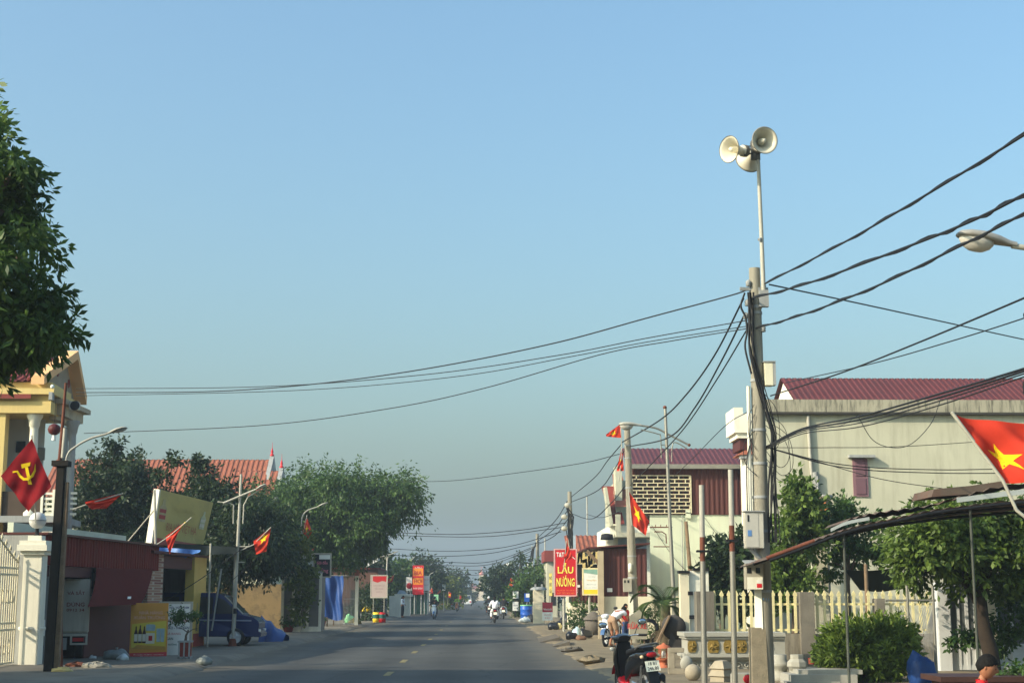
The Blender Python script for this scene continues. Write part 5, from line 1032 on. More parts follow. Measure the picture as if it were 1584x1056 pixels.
# cable bundle down the pole
m = MB(); rn = random.Random(9)
for k in range(9):
    ph = rn.uniform(-1, 1); pts = []
    for i, py in enumerate(range(455, 840, 24)):
        x = -.13 + .36 * min(1, max(0, (py - 540) / 130)) + .03 * math.sin(i * .8 + k) + .011 * (k - 4) - (.12 * max(0, (py - 690) / 150) if k % 2 else 0)
        pts.append(on1(py, x, -.15 - .02 * (k % 3) - .02 * math.cos(i + k)))
    m.tube(spline(pts, 4), rn.uniform(.009, .02), 5)
m.tube(spline([on1(455, -.22, -.12), on1(475, -.30, -.12), on1(492, -.22, -.12), on1(515, -.2, -.14), on1(540, -.24, -.13), on1(580, -.14, -.16)], 5), .02, 6)
m.build('cable_bundle', CABLE, pole1)
m = MB()
for k in range(7):
    a0 = rn.uniform(600, 700); r_ = rn.uniform(.15, .5)
    pts = [on1(a0, .1, -.14), on1(a0 + 25, .1 + r_ * .9, -.1), on1(a0 + 70, .1 + r_ * 1.05, -.12), on1(a0 + 85, .1 + r_ * .6, -.12), on1(a0 + 60, .1, -.15)]
    if k > 3: pts = [on1(a0, -.1, -.14), on1(a0 + 20, -.1 - r_ * .5, -.14), on1(a0 + 50, -.1 - r_ * .45, -.1), on1(a0 + 70, -.08, -.15)]
    m.tube(spline(pts, 6), .006, 4)
m.tube(spline([on1(690, -.2, -.1), on1(720, -.26, -.1), on1(800, -.27, -.1)], 5), .012, 5)
m.build('loose_wire', CABLE, pole1)
m = MB(); m.cyl(on1(598, -.185, -.06), on1(790, -.21, -.06), .035, n=8); m.build('conduit', WHITEP, pole1)
# boxes on the pole
def mbox(name, label, px0, px1, py0, py1, y0, y1, m_, door=True):
    t = thing(name, label, 'meter box', P((px0 + px1) / 2, py1, D1)); x0, x1 = xpx(px0, (py0 + py1) / 2, D1), xpx(px1, (py0 + py1) / 2, D1); z0, z1 = zpx(py1, D1), zpx(py0, D1)
    MB().box(x0, x1, D1 + y0, D1 + y1, z0, z1).build('casing', m_, t, bevel=.008); return t, x0, x1, z0, z1
t, x0, x1, z0, z1 = mbox('junction_box', 'cream junction box with overhanging lid high on the right of the pole', 1180, 1193, 561, 597, -.2, .0, mat('box_cream', (214, 208, 182), .5, .06, 3)); MB().box(x0 - .02, x1 + .05, D1 - .22, D1 + .04, z1, z1 + .02).build('lid', GREYW, t); MB().box(x1, x1 + .05, D1 - .2, D1 - .01, z0 + .01, z1 - .01).build('side', GREYW, t)
t, x0, x1, z0, z1 = mbox('junction_box', 'tall white metal cabinet strapped to the left side of the pole', 1148, 1177, 792, 848, -.3, -.1, mat('cabinet_grey', (184, 180, 166), .5, .08, 3, stain=(150, 144, 128), stain_amt=.4))
MB().box(x0 + .02, x1 - .10, D1 - .306, D1 - .301, z0 + .02, z1 - .02).build('door', mat('box_door', (178, 175, 164), .5, .06, 3), t); MB().box(x0 + .05, x0 + .08, D1 - .312, D1 - .306, z1 - .18, z1 - .06).build('slot', BLACK, t); MB().box(x0 + .05, x0 + .12, D1 - .312, D1 - .306, z0 + .22, z0 + .33).build('sticker', mat('sticker_blue', (90, 130, 180), .5), t); MB().box(x0 - .02, x1 + .02, D1 - .33, D1 - .08, z1, z1 + .02).build('lid', GREYW, t); MB().cyl((x0 + .1, D1 - .2, z0), (x1 + .06, D1 - .08, z0 - .3), .04, n=8).build('conduit', GREYW, t)
t, x0, x1, z0, z1 = mbox('electric_meter', 'grey electric meter box with red and white sticker below the tall white cabinet', 1149, 1176, 872, 911, -.34, -.1, mat('meter_grey', (160, 154, 138), .55, .1, 4))
xm = (x0 + x1) / 2
MB().box(x0 + .02, x0 + .1, D1 - .346, D1 - .34, z1 - .17, z1 - .07).build('window', BLACK, t); MB().box(xm + .02, xm + .1, D1 - .346, D1 - .34, z1 - .17, z1 - .07).build('window', GLASS, t); MB().box(x0 + .02, x1 - .02, D1 - .35, D1 - .34, z0, z0 + .22).build('lower_cover', WHITEP, t); MB().box(xm + .03, x1 - .04, D1 - .355, D1 - .35, z0 + .03, z0 + .1).build('red_sticker', SIGNR, t); MB().box(xm + .03, x1 - .04, D1 - .355, D1 - .35, z0 + .11, z0 + .17).build('white_sticker', SIGNW, t)
MB().prism([V((x0 - .02, D1 - .36, z1)), V((x1 + .02, D1 - .36, z1)), V((x1 + .02, D1 - .08, z1 + .06)), V((x0 - .02, D1 - .08, z1 + .06))], (0, 0, .015)).build('lid', GREYW, t)
# horn loudspeakers on their mast
m0, m1 = P(1182, 472, D1 - .1), P(1172.5, 240, D1 - .1)
t = thing('loudspeaker_mast', 'pale steel mast carrying three horn loudspeakers above the nearest utility pole', 'loudspeaker mast', m0)
MB().tube([m0, P(1178, 368, D1 - .1), m1], [.045, .04, .036], 10).build('mast', STEELP, t)
MB().cyl(P(1178, 368, D1 - .1), P(1174, 371, D1 - .16), .03, n=6).build('clamp', GREYW, t)
MB().obox(P(1181, 462, D1 - .09), (.09, 0, 0), (0, .06, 0), (0, 0, .16)).build('clamp', GREYW, t)
HORN = mat('horn_grey', (206, 200, 180), .45, .06, 4, 0, .0, stain=(160, 154, 136), stain_amt=.3)
def horn(mouth, axis, R0, L):
    """re-entrant horn: mouth centre, unit axis pointing out of the mouth"""
    axis = V(axis).normalized(); c_ = V(mouth)
    prof = [(.055, -L * 1.35), (.10, -L * 1.34), (.11, -L * 1.05), (.065, -L * 1.0), (.07, -L * .9), (.09, -L * .7), (.125, -L * .45), (.17, -L * .22), (.215, -L * .07)]
    k = R0 / .25; prof = [(r * k, h) for r, h in prof]
    h = MB(); h.lathe(c_, [(.0, prof[0][1])] + prof + [(R0, 0), (R0 * .985, .004), (R0 * .84, -L * .08), (R0 * .64, -L * .25), (R0 * .44, -L * .48), (R0 * .3, -L * .75), (0, -L * .8)], 32, axis); o_ = h.build('horn', HORN, t)
    MB().lathe(c_, [(R0 * .99, -.012), (R0 * 1.03, 0), (R0 * .99, .012)], 32, axis).build('rim', mat('horn_rim', (120, 116, 106), .6), o_)
    MB().lathe(c_, [(.0, -.02), (R0 * .17, -.03), (R0 * .2, -L * .2), (R0 * .27, -L * .55), (R0 * .2, -L * .7)], 16, axis).build('reflex_cone', HORN, o_)
    MB().lathe(c_, [(.105 * k, -L * 1.36), (.115 * k, -L * 1.34), (.115 * k, -L * 1.06), (.1 * k, -L * 1.04)], 16, axis).build('driver', mat('driver_dark', (92, 90, 84), .6), o_)
horn(P(1128, 231, D1 - .45), (-.80, -.58, -.10), .255, .34)
horn(P(1183, 217, D1 - .55), (.20, -.97, -.12), .255, .34)
horn(P(1157, 250, D1 + .25), (-.25, .88, -.35), .255, .34)
m = MB(); q = P(1166, 238, D1 - .1)
m.tube([P(1152, 240, D1 - .3), q + V((0, 0, .02)), P(1178, 226, D1 - .2)], .02, 6); m.tube([P(1148, 227, D1 - .25), P(1166, 226, D1 - .1), m1], .014, 6); m.cyl(q - UZ * .12, q + UZ * .12, .06); m.cyl(m1 - UZ * .1, m1 + UZ * .16, .045, n=8)
m.build('bracket', mat('bracket_dark', (84, 82, 76), .6), t)
# pole 2, 3, 4 and far poles
D2_ = 53.5
p2b = V((P(982, 985, D2_).x, D2_, .05)); p2t = P(970, 664, D2_); pole2 = upole('second concrete utility pole, beside the maroon shed, with a small meter box', p2b, p2t, .18, .11, (.92, .86, .72, .4, .3))
t = thing('electric_meter', 'small grey meter box on the second utility pole', 'meter box', P(969, 915, D2_ - .2)); x0, x1 = xpx(963, 905, D2_), xpx(976, 905, D2_); MB().box(x0, x1, D2_ - .38, D2_ - .16, zpx(915, D2_), zpx(894, D2_)).build('casing', mat('meter_grey', (160, 154, 138)), t, bevel=.01)
for k in (.2, .6): MB().box(x0 + (x1 - x0) * k - .04, x0 + (x1 - x0) * k + .02, D2_ - .386, D2_ - .38, zpx(901, D2_), zpx(897, D2_)).build('window', BLACK, t)
MB().lathe(P(975, 885, D2_ - .2), [(.0, 0), (.07, .02), (.07, .3), (.0, .34)], 10).build('cap_box', WHITEP, pole2)
MB().prism([P(972, 918, D2_ - .21), P(979, 918, D2_ - .22), P(980, 948, D2_ - .22), P(973, 952, D2_ - .21)], (0, .03, 0)).build('whitewash_patch', WHITEP, pole2)
D3_ = 88.0; p3b = V((P(886, 965, D3_).x, D3_, .05)); p3t = P(881, 760, D3_); pole3 = upole('third concrete utility pole, tangled in cables above the red grill sign', p3b, p3t, .19, .12, (.9, .8, .7))
D4_ = 140.0; p4b = V((P(833, 945, D4_).x, D4_, .05)); p4t = P(831, 825, D4_); pole4 = upole('fourth concrete utility pole, beyond the white gate pillar on the right', p4b, p4t, .2, .14)
m = MB(); rn = random.Random(4)
for k in range(9): m.tube(spline([P(878 + rn.uniform(-3, 3), 775 + k * 3, D3_ - .3), P(884 + rn.uniform(-6, 5), 800, D3_ - .3), P(880 + rn.uniform(-6, 7), 825, D3_ - .35), P(884 + rn.uniform(-3, 5), 850, D3_ - .3)], 5), .03, 5)
m.build('cable_bundle', CABLE, pole3)
for (px, py) in ((878, 781), (873, 799), (873, 817)): MB().ball(P(px, py, D3_ - .45), .2, 10, 0, (1, .8, .8)).build('lamp', STEELP, pole3)
MB().box(xpx(886, 840, D3_), xpx(890, 840, D3_), D3_ - .4, D3_ - .2, zpx(850, D3_), zpx(828, D3_)).build('cap_box', mat('pale_blue', (150, 166, 180)), pole3)
m = MB()
for k in range(4): m.tube(spline([P(829, 838 + k * 2, D4_ - .3), P(826 - k, 850, D4_ - .4), P(824 - k * 1.5, 868, D4_ - .4)], 5), .04, 5)
m.build('cable_bundle', CABLE, pole4)
for (pxb, pyb, pxt, pyt, lab) in ((826, 942, 823, 843, 'slim grey pole just left of the fourth utility pole'), (844, 948, 843, 832, 'slim pale lamp pole just right of the fourth utility pole'), (788, 938, 788, 878, 'far slim lamp pole with two white heads before the layered tree'), (910, 950, 908, 768, 'slim antenna pole behind the yellow sign'), (807, 938, 806, 873, 'far square concrete post before the blue water barrel'), (770, 935, 769, 895, 'faint far lamp pole above the riders')):
    b = G(pxb, pyb, .1); post('slim_pole', lab, 'pole', b, P(pxt, pyt, b.y), .08, .06, STEELP if pxb > 780 else GREYW, 8, 'slim poles along the right side')
for (px, py, Y_, lab) in ((786, 873, 165, 'left white head of the far double lamp before the layered tree'), (791, 873, 165, 'right white head of the far double lamp before the layered tree'), (818, 874, 150, 'white round lamp left of the fourth utility pole')):
    t = thing('far_lamp', lab, 'lamp', P(px, py, Y_), 'far white lamps'); MB().ball(P(px, py, Y_), .22, 12).build('globe', SIGNW, t); MB().cyl(P(px, py, Y_), P(px, py + 3, Y_), .05, n=6).build('neck', GREYW, t)
# ---- street lamps on the right
D = 44.5; b = V((P(1046, 1006, D).x, D, .1)); t = thing('street_lamp', 'thin steel lamp pole with sloping arm and glass headed lamp by the palm', 'street lamp', b)
MB().tube([b, P(1036, 800, D), P(1029, 632, D)], [.07, .055, .045], 10).build('pole', STEEL, t); MB().ball(P(1028.5, 630, D), .06, 10).build('knob', RUST, t)
MB().tube(spline([P(1066, 688, D), P(1033, 671, D), P(1015, 662, D), P(990, 657.5, D)], 6), .03, 8).build('arm', STEEL, t); MB().ball(P(1066, 688, D), .05, 8).build('knob', RUST, t)
m = MB(); m.tube(spline([P(1023, 708, D), P(1022, 676, D), P(1018, 671, D), P(991, 664, D)], 5), .018, 6); m.tube(spline([P(1039, 714, D), P(1040, 690, D), P(1045, 684, D), P(1062, 693, D)], 5), .018, 6); m.cyl(P(1022, 688, D), P(1031, 688, D), .015, n=6); m.build('bracket', STEEL, t)
lamp_head(t, P(957, 656, D - .05), P(992, 658, D))
m = MB(); m.cyl(P(1005, 815, D), P(1040, 815, D), .02, n=6)
for px in (1014, 1022, 1031): m.cyl(P(px, 815, D), P(px, 811, D), .012, n=5)
m.tube([P(1012, 822, D), P(1024, 822, D), P(1030, 826, D), P(1031, 840, D)], .018, 6); m.cyl(P(1011, 845, D), P(1038, 845, D), .018, n=6); m.build('flag_bracket', RUST, t)
D = 16.8; t = thing('street_lamp', 'large grey lamp head with glass bowl reaching in from the right edge', 'street lamp', (P(1900, 900, D).x, D, .1))
MB().cyl((P(1900, 900, D).x, D, .1), P(1900, 470, D), .07, .05, 10).build('pole', STEELP, t); MB().tube(spline([P(1900, 470, D), P(1800, 430, D), P(1680, 398, D), P(1565, 380, D)], 6), .035, 8).build('arm', STEELP, t)
lamp_head(t, P(1480, 362, D), P(1572, 380, D), mat('lamp_grey', (140, 138, 132), .5, .1, 4))
# thin posts in the foreground
def banded(label, pxb, pyb, pxt, pyt, r, Y_=None):
    b = G(pxb, pyb, .06); D = b.y; tp = P(pxt, pyt, D); t = thing('banded_post', label, 'post', b, 'painted steel posts'); q = b + (tp - b) * .62; s_ = b + (tp - b) * .74
    MB().cyl(b, q, r * 1.1, r, 10).build('lower_shaft', STEEL, t); MB().cyl(q, s_, r, r, 10).build('rust_band', RUST, t); MB().cyl(s_, tp, r, r * .95, 10).build('upper_shaft', STEELP, t); MB().obox(q + (tp - b) * .05, (r * 2.2, 0, 0), (0, r * 1.3, 0), (0, 0, .02)).build('clamp', BLACK, t)
banded('shorter painted steel post with rust band, left of two before the stone planter', 1090, 1064, 1085, 750, .05)
banded('taller painted steel post with rust band, right of two before the stone planter', 1137, 1064, 1130, 726, .05)
post('timber_prop', 'slanting raw timber prop leaning before the white house wall', 'timber', G(1076, 985, .1) + V((.0, 0, 0)), P(1061, 806, G(1076, 985, .1).y), .10, .07, WOOD, 8)
# ---- cream building with red roof
D = 47.5
t = thing('cream_building', 'long cream rendered building with mouldy parapet and red metal roof', 'building', (xpx(1400, 800, D), D, .05))
x0 = xpx(1176, 720, D); zt, zp = zpx(640, D), zpx(617, D)
MB().sk(x0, x0 + 16, D, D + 9, .05, zt, .21).build('wall', CREAM, t)
MB().sk(x0 - .12, x0 + 16, D - .12, D + 9.1, zt + .07, zp, .21).build('parapet', MOULD, t); MB().sk(x0 - .06, x0 + 16, D - .2, D + 9.1, zt, zt + .07, .21).build('ledge', mat('dark_ledge', (60, 58, 54), .9), t)
zr = zpx(584, D + 3.6); xr = xpx(1222, 600, D + 2)
MB().corr(V((xr, D + .9, zp - .1)), V((1, 0, 0)), V((0, 2.7, zr - zp + .1)), 16, math.hypot(2.7, zr - zp + .1), .2, .025).build('roof', mat('red_metal_roof', (90, 43, 42), .6, .12, .8, stain=(70, 40, 38), stain_amt=.5), t)
MB().corr(V((xr + 16, D + 6.4, zp - .1)), V((-1, 0, 0)), V((0, -2.8, zr - zp + .1)), 16, math.hypot(2.8, zr - zp + .1), .2, .025).build('roof', MATS['red_metal_roof'], t)
MB().prism([V((xr + .12, D + 1.1, zp - .2)), V((xr + .12, D + 6.2, zp - .2)), V((xr + .12, D + 3.6, zr - .12))], (.12, 0, 0)).build('gable_wall', WHITEP, t)
xa, xb = xpx(1319, 735, D), xpx(1342, 735, D); pw_ = mat('shutter_purple', (126, 94, 100), .7, .1, 3); sh = MB().box(xa, xb, D - .05, D - .0, zpx(767, D), zpx(708, D)).build('window_shutter', pw_, t)
zz0, zz1 = zpx(767, D), zpx(708, D); m = MB()
for (f0, f1) in ((.06, .48), (.54, .94)): m.box(xa + .08, xb - .08, D - .075, D - .05, zz0 + (zz1 - zz0) * f0, zz0 + (zz1 - zz0) * f1)
m.build('shutter_panel', mat('shutter_purple_dark', (108, 78, 86), .7, .1, 3), sh)
MB().box(xpx(1311, 706, D), xpx(1351, 706, D), D - .25, D, zpx(708, D) + .02, zpx(703, D)).build('window_hood', GREYW, t)
MB().tube([P(1250, 643, D - .08), P(1253, 700, D - .08), P(1259, 778, D - .08)], .06, 8).build('drainpipe', STEELP, t)
MB().tube([P(1261, 730, D - .1), P(1264, 776, D - .1)], .1, 6).build('stack_pipe', GREYW, t)
# ornate gate pillar heads in front of it
D = 41.5
t = thing('lantern_pillar', 'orange topped cream gate pillar showing between the two yard trees', 'pillar', (xpx(1266, 780, D), D, .1)); x = xpx(1266, 800, D)
MB().box(x - .22, x + .22, D, D + .44, .05, zpx(800, D)).build('shaft', CREAM, t); m = MB()
for k, (w_, a, b_) in enumerate(((.34, 800, 796), (.2, 796, 788), (.3, 788, 785), (.15, 785, 778), (.22, 778, 774))): m.box(x - w_, x + w_, D + .22 - w_, D + .22 + w_, zpx(a, D), zpx(b_, D))
m.build('tiered_cap', mat('cap_orange', (206, 130, 80), .7, .2, 4), t)
t = thing('stone_finial', 'grey stone urn finial on a post against the cream building', 'finial', (xpx(1280, 780, D), D + .5, .1)); x = xpx(1279, 780, D)
MB().cyl((x, D + .5, .05), (x, D + .5, zpx(778, D)), .16, .12, 10).build('shaft', GREYW, t); MB().lathe((x, D + .5, zpx(778, D)), [(.12, 0), (.16, .1), (.3, .2), (.32, .27), (.2, .27)], 4).build('urn', GREYW, t); MB().cyl((x - .12, D + .5, zpx(763, D)), (x - .12, D + .5, zpx(733, D)), .03, n=6).build('rod', GREYW, t)
# ---- two storey house with maroon cladding and vent blocks
D = 61.0
t = thing('clad_house', 'white house with maroon corrugated upper storey and vent block screen', 'house', (xpx(1080, 900, D), D, .05))
xL, xR = xpx(976, 750, D), xpx(1158, 750, D); z0, zg, zr = zpx(795, D), zpx(719, D), zpx(693, D + 2.2)
MB().corr(V((xL, D - .02, z0)), V((1, 0, 0)), UZ, xR - xL, zg - z0, .2, .025).build('cladding', MAROON, t); MB().sk(xL + .05, xR, D + .02, D + 8, z0, zg, .12).build('upper_wall', MAROOND, t)
MB().corr(V((xL - .2, D - .25, zg)), V((1, 0, 0)), V((0, 2.5, zr - zg)), xR - xL + .3, math.hypot(2.5, zr - zg), .2, .025).build('roof', mat('pink_maroon_roof', (88, 44, 44), .5, .1, 1), t)
MB().box(xL - .25, xR + .1, D - .38, D - .2, zg - .16, zg + .02).build('gutter', STEEL, t)
xa, xb = xL, xpx(1068, 760, D); za, zb = zpx(793, D), zpx(735, D); MB().box(xa, xb, D - .045, D - .03, za, zb).build('vent_recess', DARK, t)
m = MB(); nr = 10; rh = (zb - za) / nr; wv = xb - xa
for i in range(nr + 1): m.box(xa, xb, D - .10, D - .045, za + i * rh - .017, za + i * rh + .017)
for i in range(nr):
    for k in range(6):
        x = xa + wv * (k + (.5 if i % 2 else .12)) / 5.6
        if x < xb: m.box(x - .02, x + .02, D - .097, D - .045, za + i * rh + .017, za + (i + 1) * rh - .017)
m.box(xb - .03, xb + .03, D - .1, D - .045, za, zb)
m.build('vent_block', mat('vent_cream', (202, 192, 160), .8, .08, 3), t)
wl = mat('bright_white_wall', (198, 204, 180), .85, .06, .6, .1, stain=(186, 182, 164), stain_amt=.35, stain_scale=1.2, streak=True)
MB().sk(xpx(1006, 870, D), xR, D + .03, D + 8, .05, z0 - .01, .12).build('wall', wl, t)
MB().box(xpx(1060, 790, D), xpx(1068, 790, D), D - .1, D + .03, z0 - .15, z0 + .18).build('pier_cap', wl, t)
for a_, b_ in (((1008, 812), (1080, 900)), ((1090, 800), (1140, 850))): MB().tube(spline([P(*a_, D - .05), P((a_[0] + b_[0]) / 2, (a_[1] + b_[1]) / 2 + 8, D - .05), P(*b_, D - .05)], 5), .01, 4).build('wall_cable', CABLE, t)
MB().tube([P(1055, 797, D - .03), P(1056, 905, D - .03)], .02, 6).build('drainpipe', GREYW, t)
# balcony tower beside the pole
D = 58.0; t = thing('balcony_tower', 'white crenellated balcony tower peeking out left of the nearest utility pole', 'tower', (xpx(1150, 800, D), D + .5, .05)); xa, xb = xpx(1136, 660, D), xpx(1172, 660, D)
m = MB(); m.box(xa, xb, D, D + 2, zpx(668, D), zpx(638, D)); m.box(xa, xa + .35, D, D + 2, zpx(638, D), zpx(629, D)); m.box(xa + .12, xb, D + .1, D + 2, zpx(676, D), zpx(668, D)); m.build('balcony', WHITEP, t)
MB().box(xa + .25, xb, D + .25, D + 2, zpx(693, D), zpx(676, D)).build('red_wall', MAROON, t); MB().prism([V((xa + .1, D - .1, zpx(703, D))), V((xb, D - .1, zpx(701, D))), V((xb, D + .4, zpx(690, D))), V((xa + .5, D + .4, zpx(692, D)))], (0, 1.5, 0)).build('tiled_canopy', TILE, t); MB().box(xa + .2, xb, D - .05, D + .3, zpx(708, D), zpx(703, D)).build('canopy_soffit', GREYW, t)
MB().box(xa + .55, xb, D + .3, D + 2, .05, zpx(693, D)).build('shaft', WHITEP, t)
# ---- maroon corrugated shed with white base wall
D = 57.5
t = thing('maroon_shed', 'maroon corrugated roadside shed on a white base wall behind the second utility pole', 'shed', (xpx(960, 990, D), D, .1))
xa, xb = xpx(929, 900, D), xpx(1001, 900, D); zt, zm = zpx(848, D), zpx(922, D)
MB().corr(V((xa, D - .02, zm)), V((1, 0, 0)), UZ, xb - xa, zt - zm, .19, .025).build('cladding', MAROON, t); MB().sk(xa + .02, xb - .02, D + .02, D + 5, zm, zt, .09).build('upper_wall', MAROOND, t)
MB().sk(xa, xpx(1062, 930, D), D - .06, D + 5, .05, zm, .09).build('base_wall', mat('shed_base_wall', (206, 198, 172), .85, .07, .8, .1, stain=(178, 168, 146), stain_amt=.4, stain_scale=1.5), t)
MB().prism([V((xa - .55, D - .3, zt - .02)), V((xb + .1, D - .3, zt + .16)), V((xb + .1, D - .3, zt + .22)), V((xa - .55, D - .3, zt + .04))], (0, 5.6, 0)).build('roof', MAROON, t)
MB().box(xa - .12, xa + .1, D - .3, D - .08, .05, zt - .1).build('corner_post', mat('pale_timber', (170, 156, 130), .8, .15, 4), t)
MB().obox((P(908, 852, D - .2) + P(930, 875, D - .2)) / 2, (P(930, 875, D - .2) - P(908, 852, D - .2)) / 2, (0, .07, 0), (.03, 0, .06)).build('roof_brace', WOOD, t)
MB().box(xpx(939, 912, D), xpx(947, 912, D), D - .06, D - .05, zpx(915, D), zpx(909, D)).build('number_plate', SIGNW, t)
# lean-to beyond it
D = 74.0; t = thing('lean_to_shed', 'low maroon lean-to on a white base wall behind the yellow sign', 'shed', (xpx(905, 970, D), D, .1)); xa, xb = xpx(884, 920, D), xpx(936, 920, D)
MB().corr(V((xa, D - .02, zpx(932, D))), V((1, 0, 0)), UZ, xb - xa, zpx(897, D) - zpx(932, D), .2, .025).build('cladding', MAROON, t); MB().box(xa, xb, D, D + 4, .05, zpx(932, D)).build('base_wall', MATS['shed_base_wall'], t)
MB().box(xa + .1, xb, D + .5, D + 4, zpx(932, D), zpx(872, D)).build('dark_store', DARK, t)
m = MB(); rn = random.Random(8)
for k in range(9): px = 893 + k * 4; m.obox(P(px, 868 + rn.uniform(-8, 6), D + .4), (.12, 0, .04), (0, .1, 0), (rn.uniform(-.06, .06), 0, .3))
m.build('stacked_goods', YELLOWW, t)
for px, py in ((893, 904), (889, 915)): MB().box(xpx(px, py, D), xpx(px + 4, py, D), D - .1, D - .05, zpx(py + 4, D), zpx(py, D)).build('label_plate', SIGNW, t)
# house with steep red roof, behind pole 2
D = 78.0; t = thing('red_roofed_house', 'cream villa with steep red roofs and balcony behind the second utility pole', 'house', (xpx(970, 900, D), D, .05))
xa, xb = xpx(944, 830, D), xpx(1012, 830, D)
MB().box(xa, xb, D, D + 9, .05, zpx(812, D)).build('wall', WHITEP, t); MB().box(xpx(958, 780, D), xb, D + 1, D + 9, zpx(812, D), zpx(740, D)).build('upper_wall', CREAM, t)
def slope(px0, px1, px2, px3, pyt, pyb, Y_, m_, nm='roof'): MB().prism([V((xpx(px0, pyb, Y_), Y_, zpx(pyb, Y_))), V((xpx(px1, pyb, Y_), Y_, zpx(pyb, Y_))), V((xpx(px2, pyt, Y_), Y_ + 2.2, zpx(pyt, Y_ + 2.2))), V((xpx(px3, pyt, Y_), Y_ + 2.2, zpx(pyt, Y_ + 2.2)))], (0, .1, .1)).build(nm, m_, t)
slope(947, 966, 958, 936, 754, 810, D - .5, TILER); slope(952, 976, 968, 953, 735, 783, D - .2, TILE)
MB().prism([P(935, 753, D - .6), P(939, 753, D - .6), P(949, 812, D - .6), P(944, 814, D - .6)], (0, 1, 0)).build('roof_edge', CREAM, t)
MB().box(xpx(953, 770, D), xpx(963, 770, D), D + .2, D + 1.4, zpx(815, D), zpx(720, D)).build('tower_pier', CREAM, t)
bz = MB(); bz.box(xpx(953, 835, D - 1.5), xpx(1012, 835, D - 1.5), D - 1.6, D, zpx(830, D - 1.5), zpx(823, D - 1.5)); bz.box(xpx(953, 835, D - 1.5), xpx(960, 835, D - 1.5), D - 1.6, D - 1.3, zpx(823, D - 1.5), zpx(795, D - 1.5)); bz.build('balcony', CREAM, t)
MB().box(xpx(956, 838, D), xpx(1000, 838, D), D - .03, D, zpx(850, D), zpx(832, D)).build('balcony_window', mat('pale_blue', (150, 166, 180)), t)
MB().box(xpx(935, 840, D), xpx(948, 840, D), D - .8, D, zpx(850, D), zpx(826, D)).build('side_wing', WHITEP, t)
MB().lathe(P(939, 835, D - 1.2), [(.02, 0), (.35, .02), (.3, .3), (.0, .35)], 10).build('awning_dome', DARK, t)
D = 96.0; t = thing('red_roofed_house', 'low house with plain red tiled roof far behind the red grill sign', 'house', (xpx(908, 900, D), D, .05)); xa, xb = xpx(884, 860, D), xpx(936, 860, D)
MB().box(xa, xb, D, D + 7, .05, zpx(852, D)).build('wall', CREAM, t); MB().corr(V((xa - .3, D - .4, zpx(854, D))), V((1, 0, 0)), V((0, 3.5, zpx(828, D + 3) - zpx(854, D))), xb - xa + .6, math.hypot(3.5, zpx(828, D + 3) - zpx(854, D)), .3, .05).build('roof', TILE, t); MB().box(xa + .6, xa + 1.3, D - .03, D, 1, 2).build('window', DARK, t)
D = 120.0; t = thing('red_roofed_house', 'small distant red gabled roof just left of the red grill sign', 'house', (xpx(851, 900, D), D, .05)); xa, xb = xpx(846, 860, D), xpx(862, 860, D); MB().box(xa, xb, D, D + 6, .05, zpx(868, D)).build('wall', CREAM, t); MB().box(xa - .2, xb + .2, D - .3, D + 6, zpx(868, D), zpx(851, D)).build('roof', TILER, t); MB().box(xa + .2, xa + .7, D - .03, D, 1, 2).build('window', DARK, t)
# ---- signs on the right
D = 72.0
t, o, r, u, w_, h_ = board('shop_sign', 'tall red sign reading LẨU NƯỚNG in yellow letters on a grey pole', 'signboard', 859, 850, 891, 920, D, SIGNR, .12, mat('sign_frame_pink', (206, 160, 156), .5), legs=.1)
lettering(t.children[0], [txt(o, r, u, w_, h_, 'T&T', .25, .895, .38, .1, 1, .02), txt(o, r, u, w_, h_, 'LẨU', .5, .595, .76, .235, 0, .025), txt(o, r, u, w_, h_, 'NƯỚNG', .5, .315, .88, .25, 0, .025), txt(o, r, u, w_, h_, '0982 345 678 - 0915 678 345', .5, .105, .86, .03, 2, .0), txt(o, r, u, w_, h_, 'ĐẶT TIỆC MỌI NƠI', .5, .045, .84, .055, 2, .01)], [mat('text_yellow', (248, 220, 90), .5), TXTW, mat('text_orange', (232, 130, 60), .5)], thick=.012)
MB().prism([o + r * w_ * x + u * h_ * y + r.cross(u) * .012 for x, y in ((.82, .86), (.98, .80), (.96, .79), (.80, .84))], r.cross(u) * .003).build('white_swoosh', SIGNW, t.children[0])
b = G(873, 975, .1); MB().cyl((b.x, D + .12, .05), (b.x, D + .12, o.z + h_ * .9), .06, n=8).build('pole', STEELP, t)
D = 66.0
t, o, r, u, w_, h_ = board('shop_sign', 'pale yellow and white sign board on a pole beside the maroon shed', 'signboard', 903, 880, 925, 918, D, SIGNW, .1, mat('cream_frame', (220, 206, 160), .5), legs=.1)
n_f = r.cross(u); MB().prism(patch(o, r, u, w_, h_, 0, 0, 1, .18), n_f * .004).build('yellow_band', SIGNY, t.children[0]); MB().prism([o + r * w_ * x + u * h_ * y + n_f * .004 for x, y in ((0, .86), (.5, .82), (1, .78), (1, 1), (0, 1))], n_f * .003).build('green_wave', mat('wave_green', (130, 166, 150), .6), t.children[0])
lettering(t.children[0], [txt(o, r, u, w_, h_, 'Cửa hàng', .55, .7, .5, .09, 0, 0), txt(o, r, u, w_, h_, 'Vàng Bạc', .55, .55, .7, .09, 1, .0), txt(o, r, u, w_, h_, 'ĐIỆN THOẠI', .55, .38, .66, .055, 2, 0), txt(o, r, u, w_, h_, 'SỬA CHỮA - LẮP ĐẶT', .5, .25, .8, .05, 2, 0)], [mat('text_pale', (196, 196, 176), .6), mat('text_gold', (226, 186, 110), .6), mat('text_grey', (130, 140, 140), .6)])
c_ = o + r * w_ * .4; MB().cyl((c_.x, D + .1, .05), (c_.x, D + .1, o.z), .05, n=8).build('pole', STEELP, t)
D = 92.0
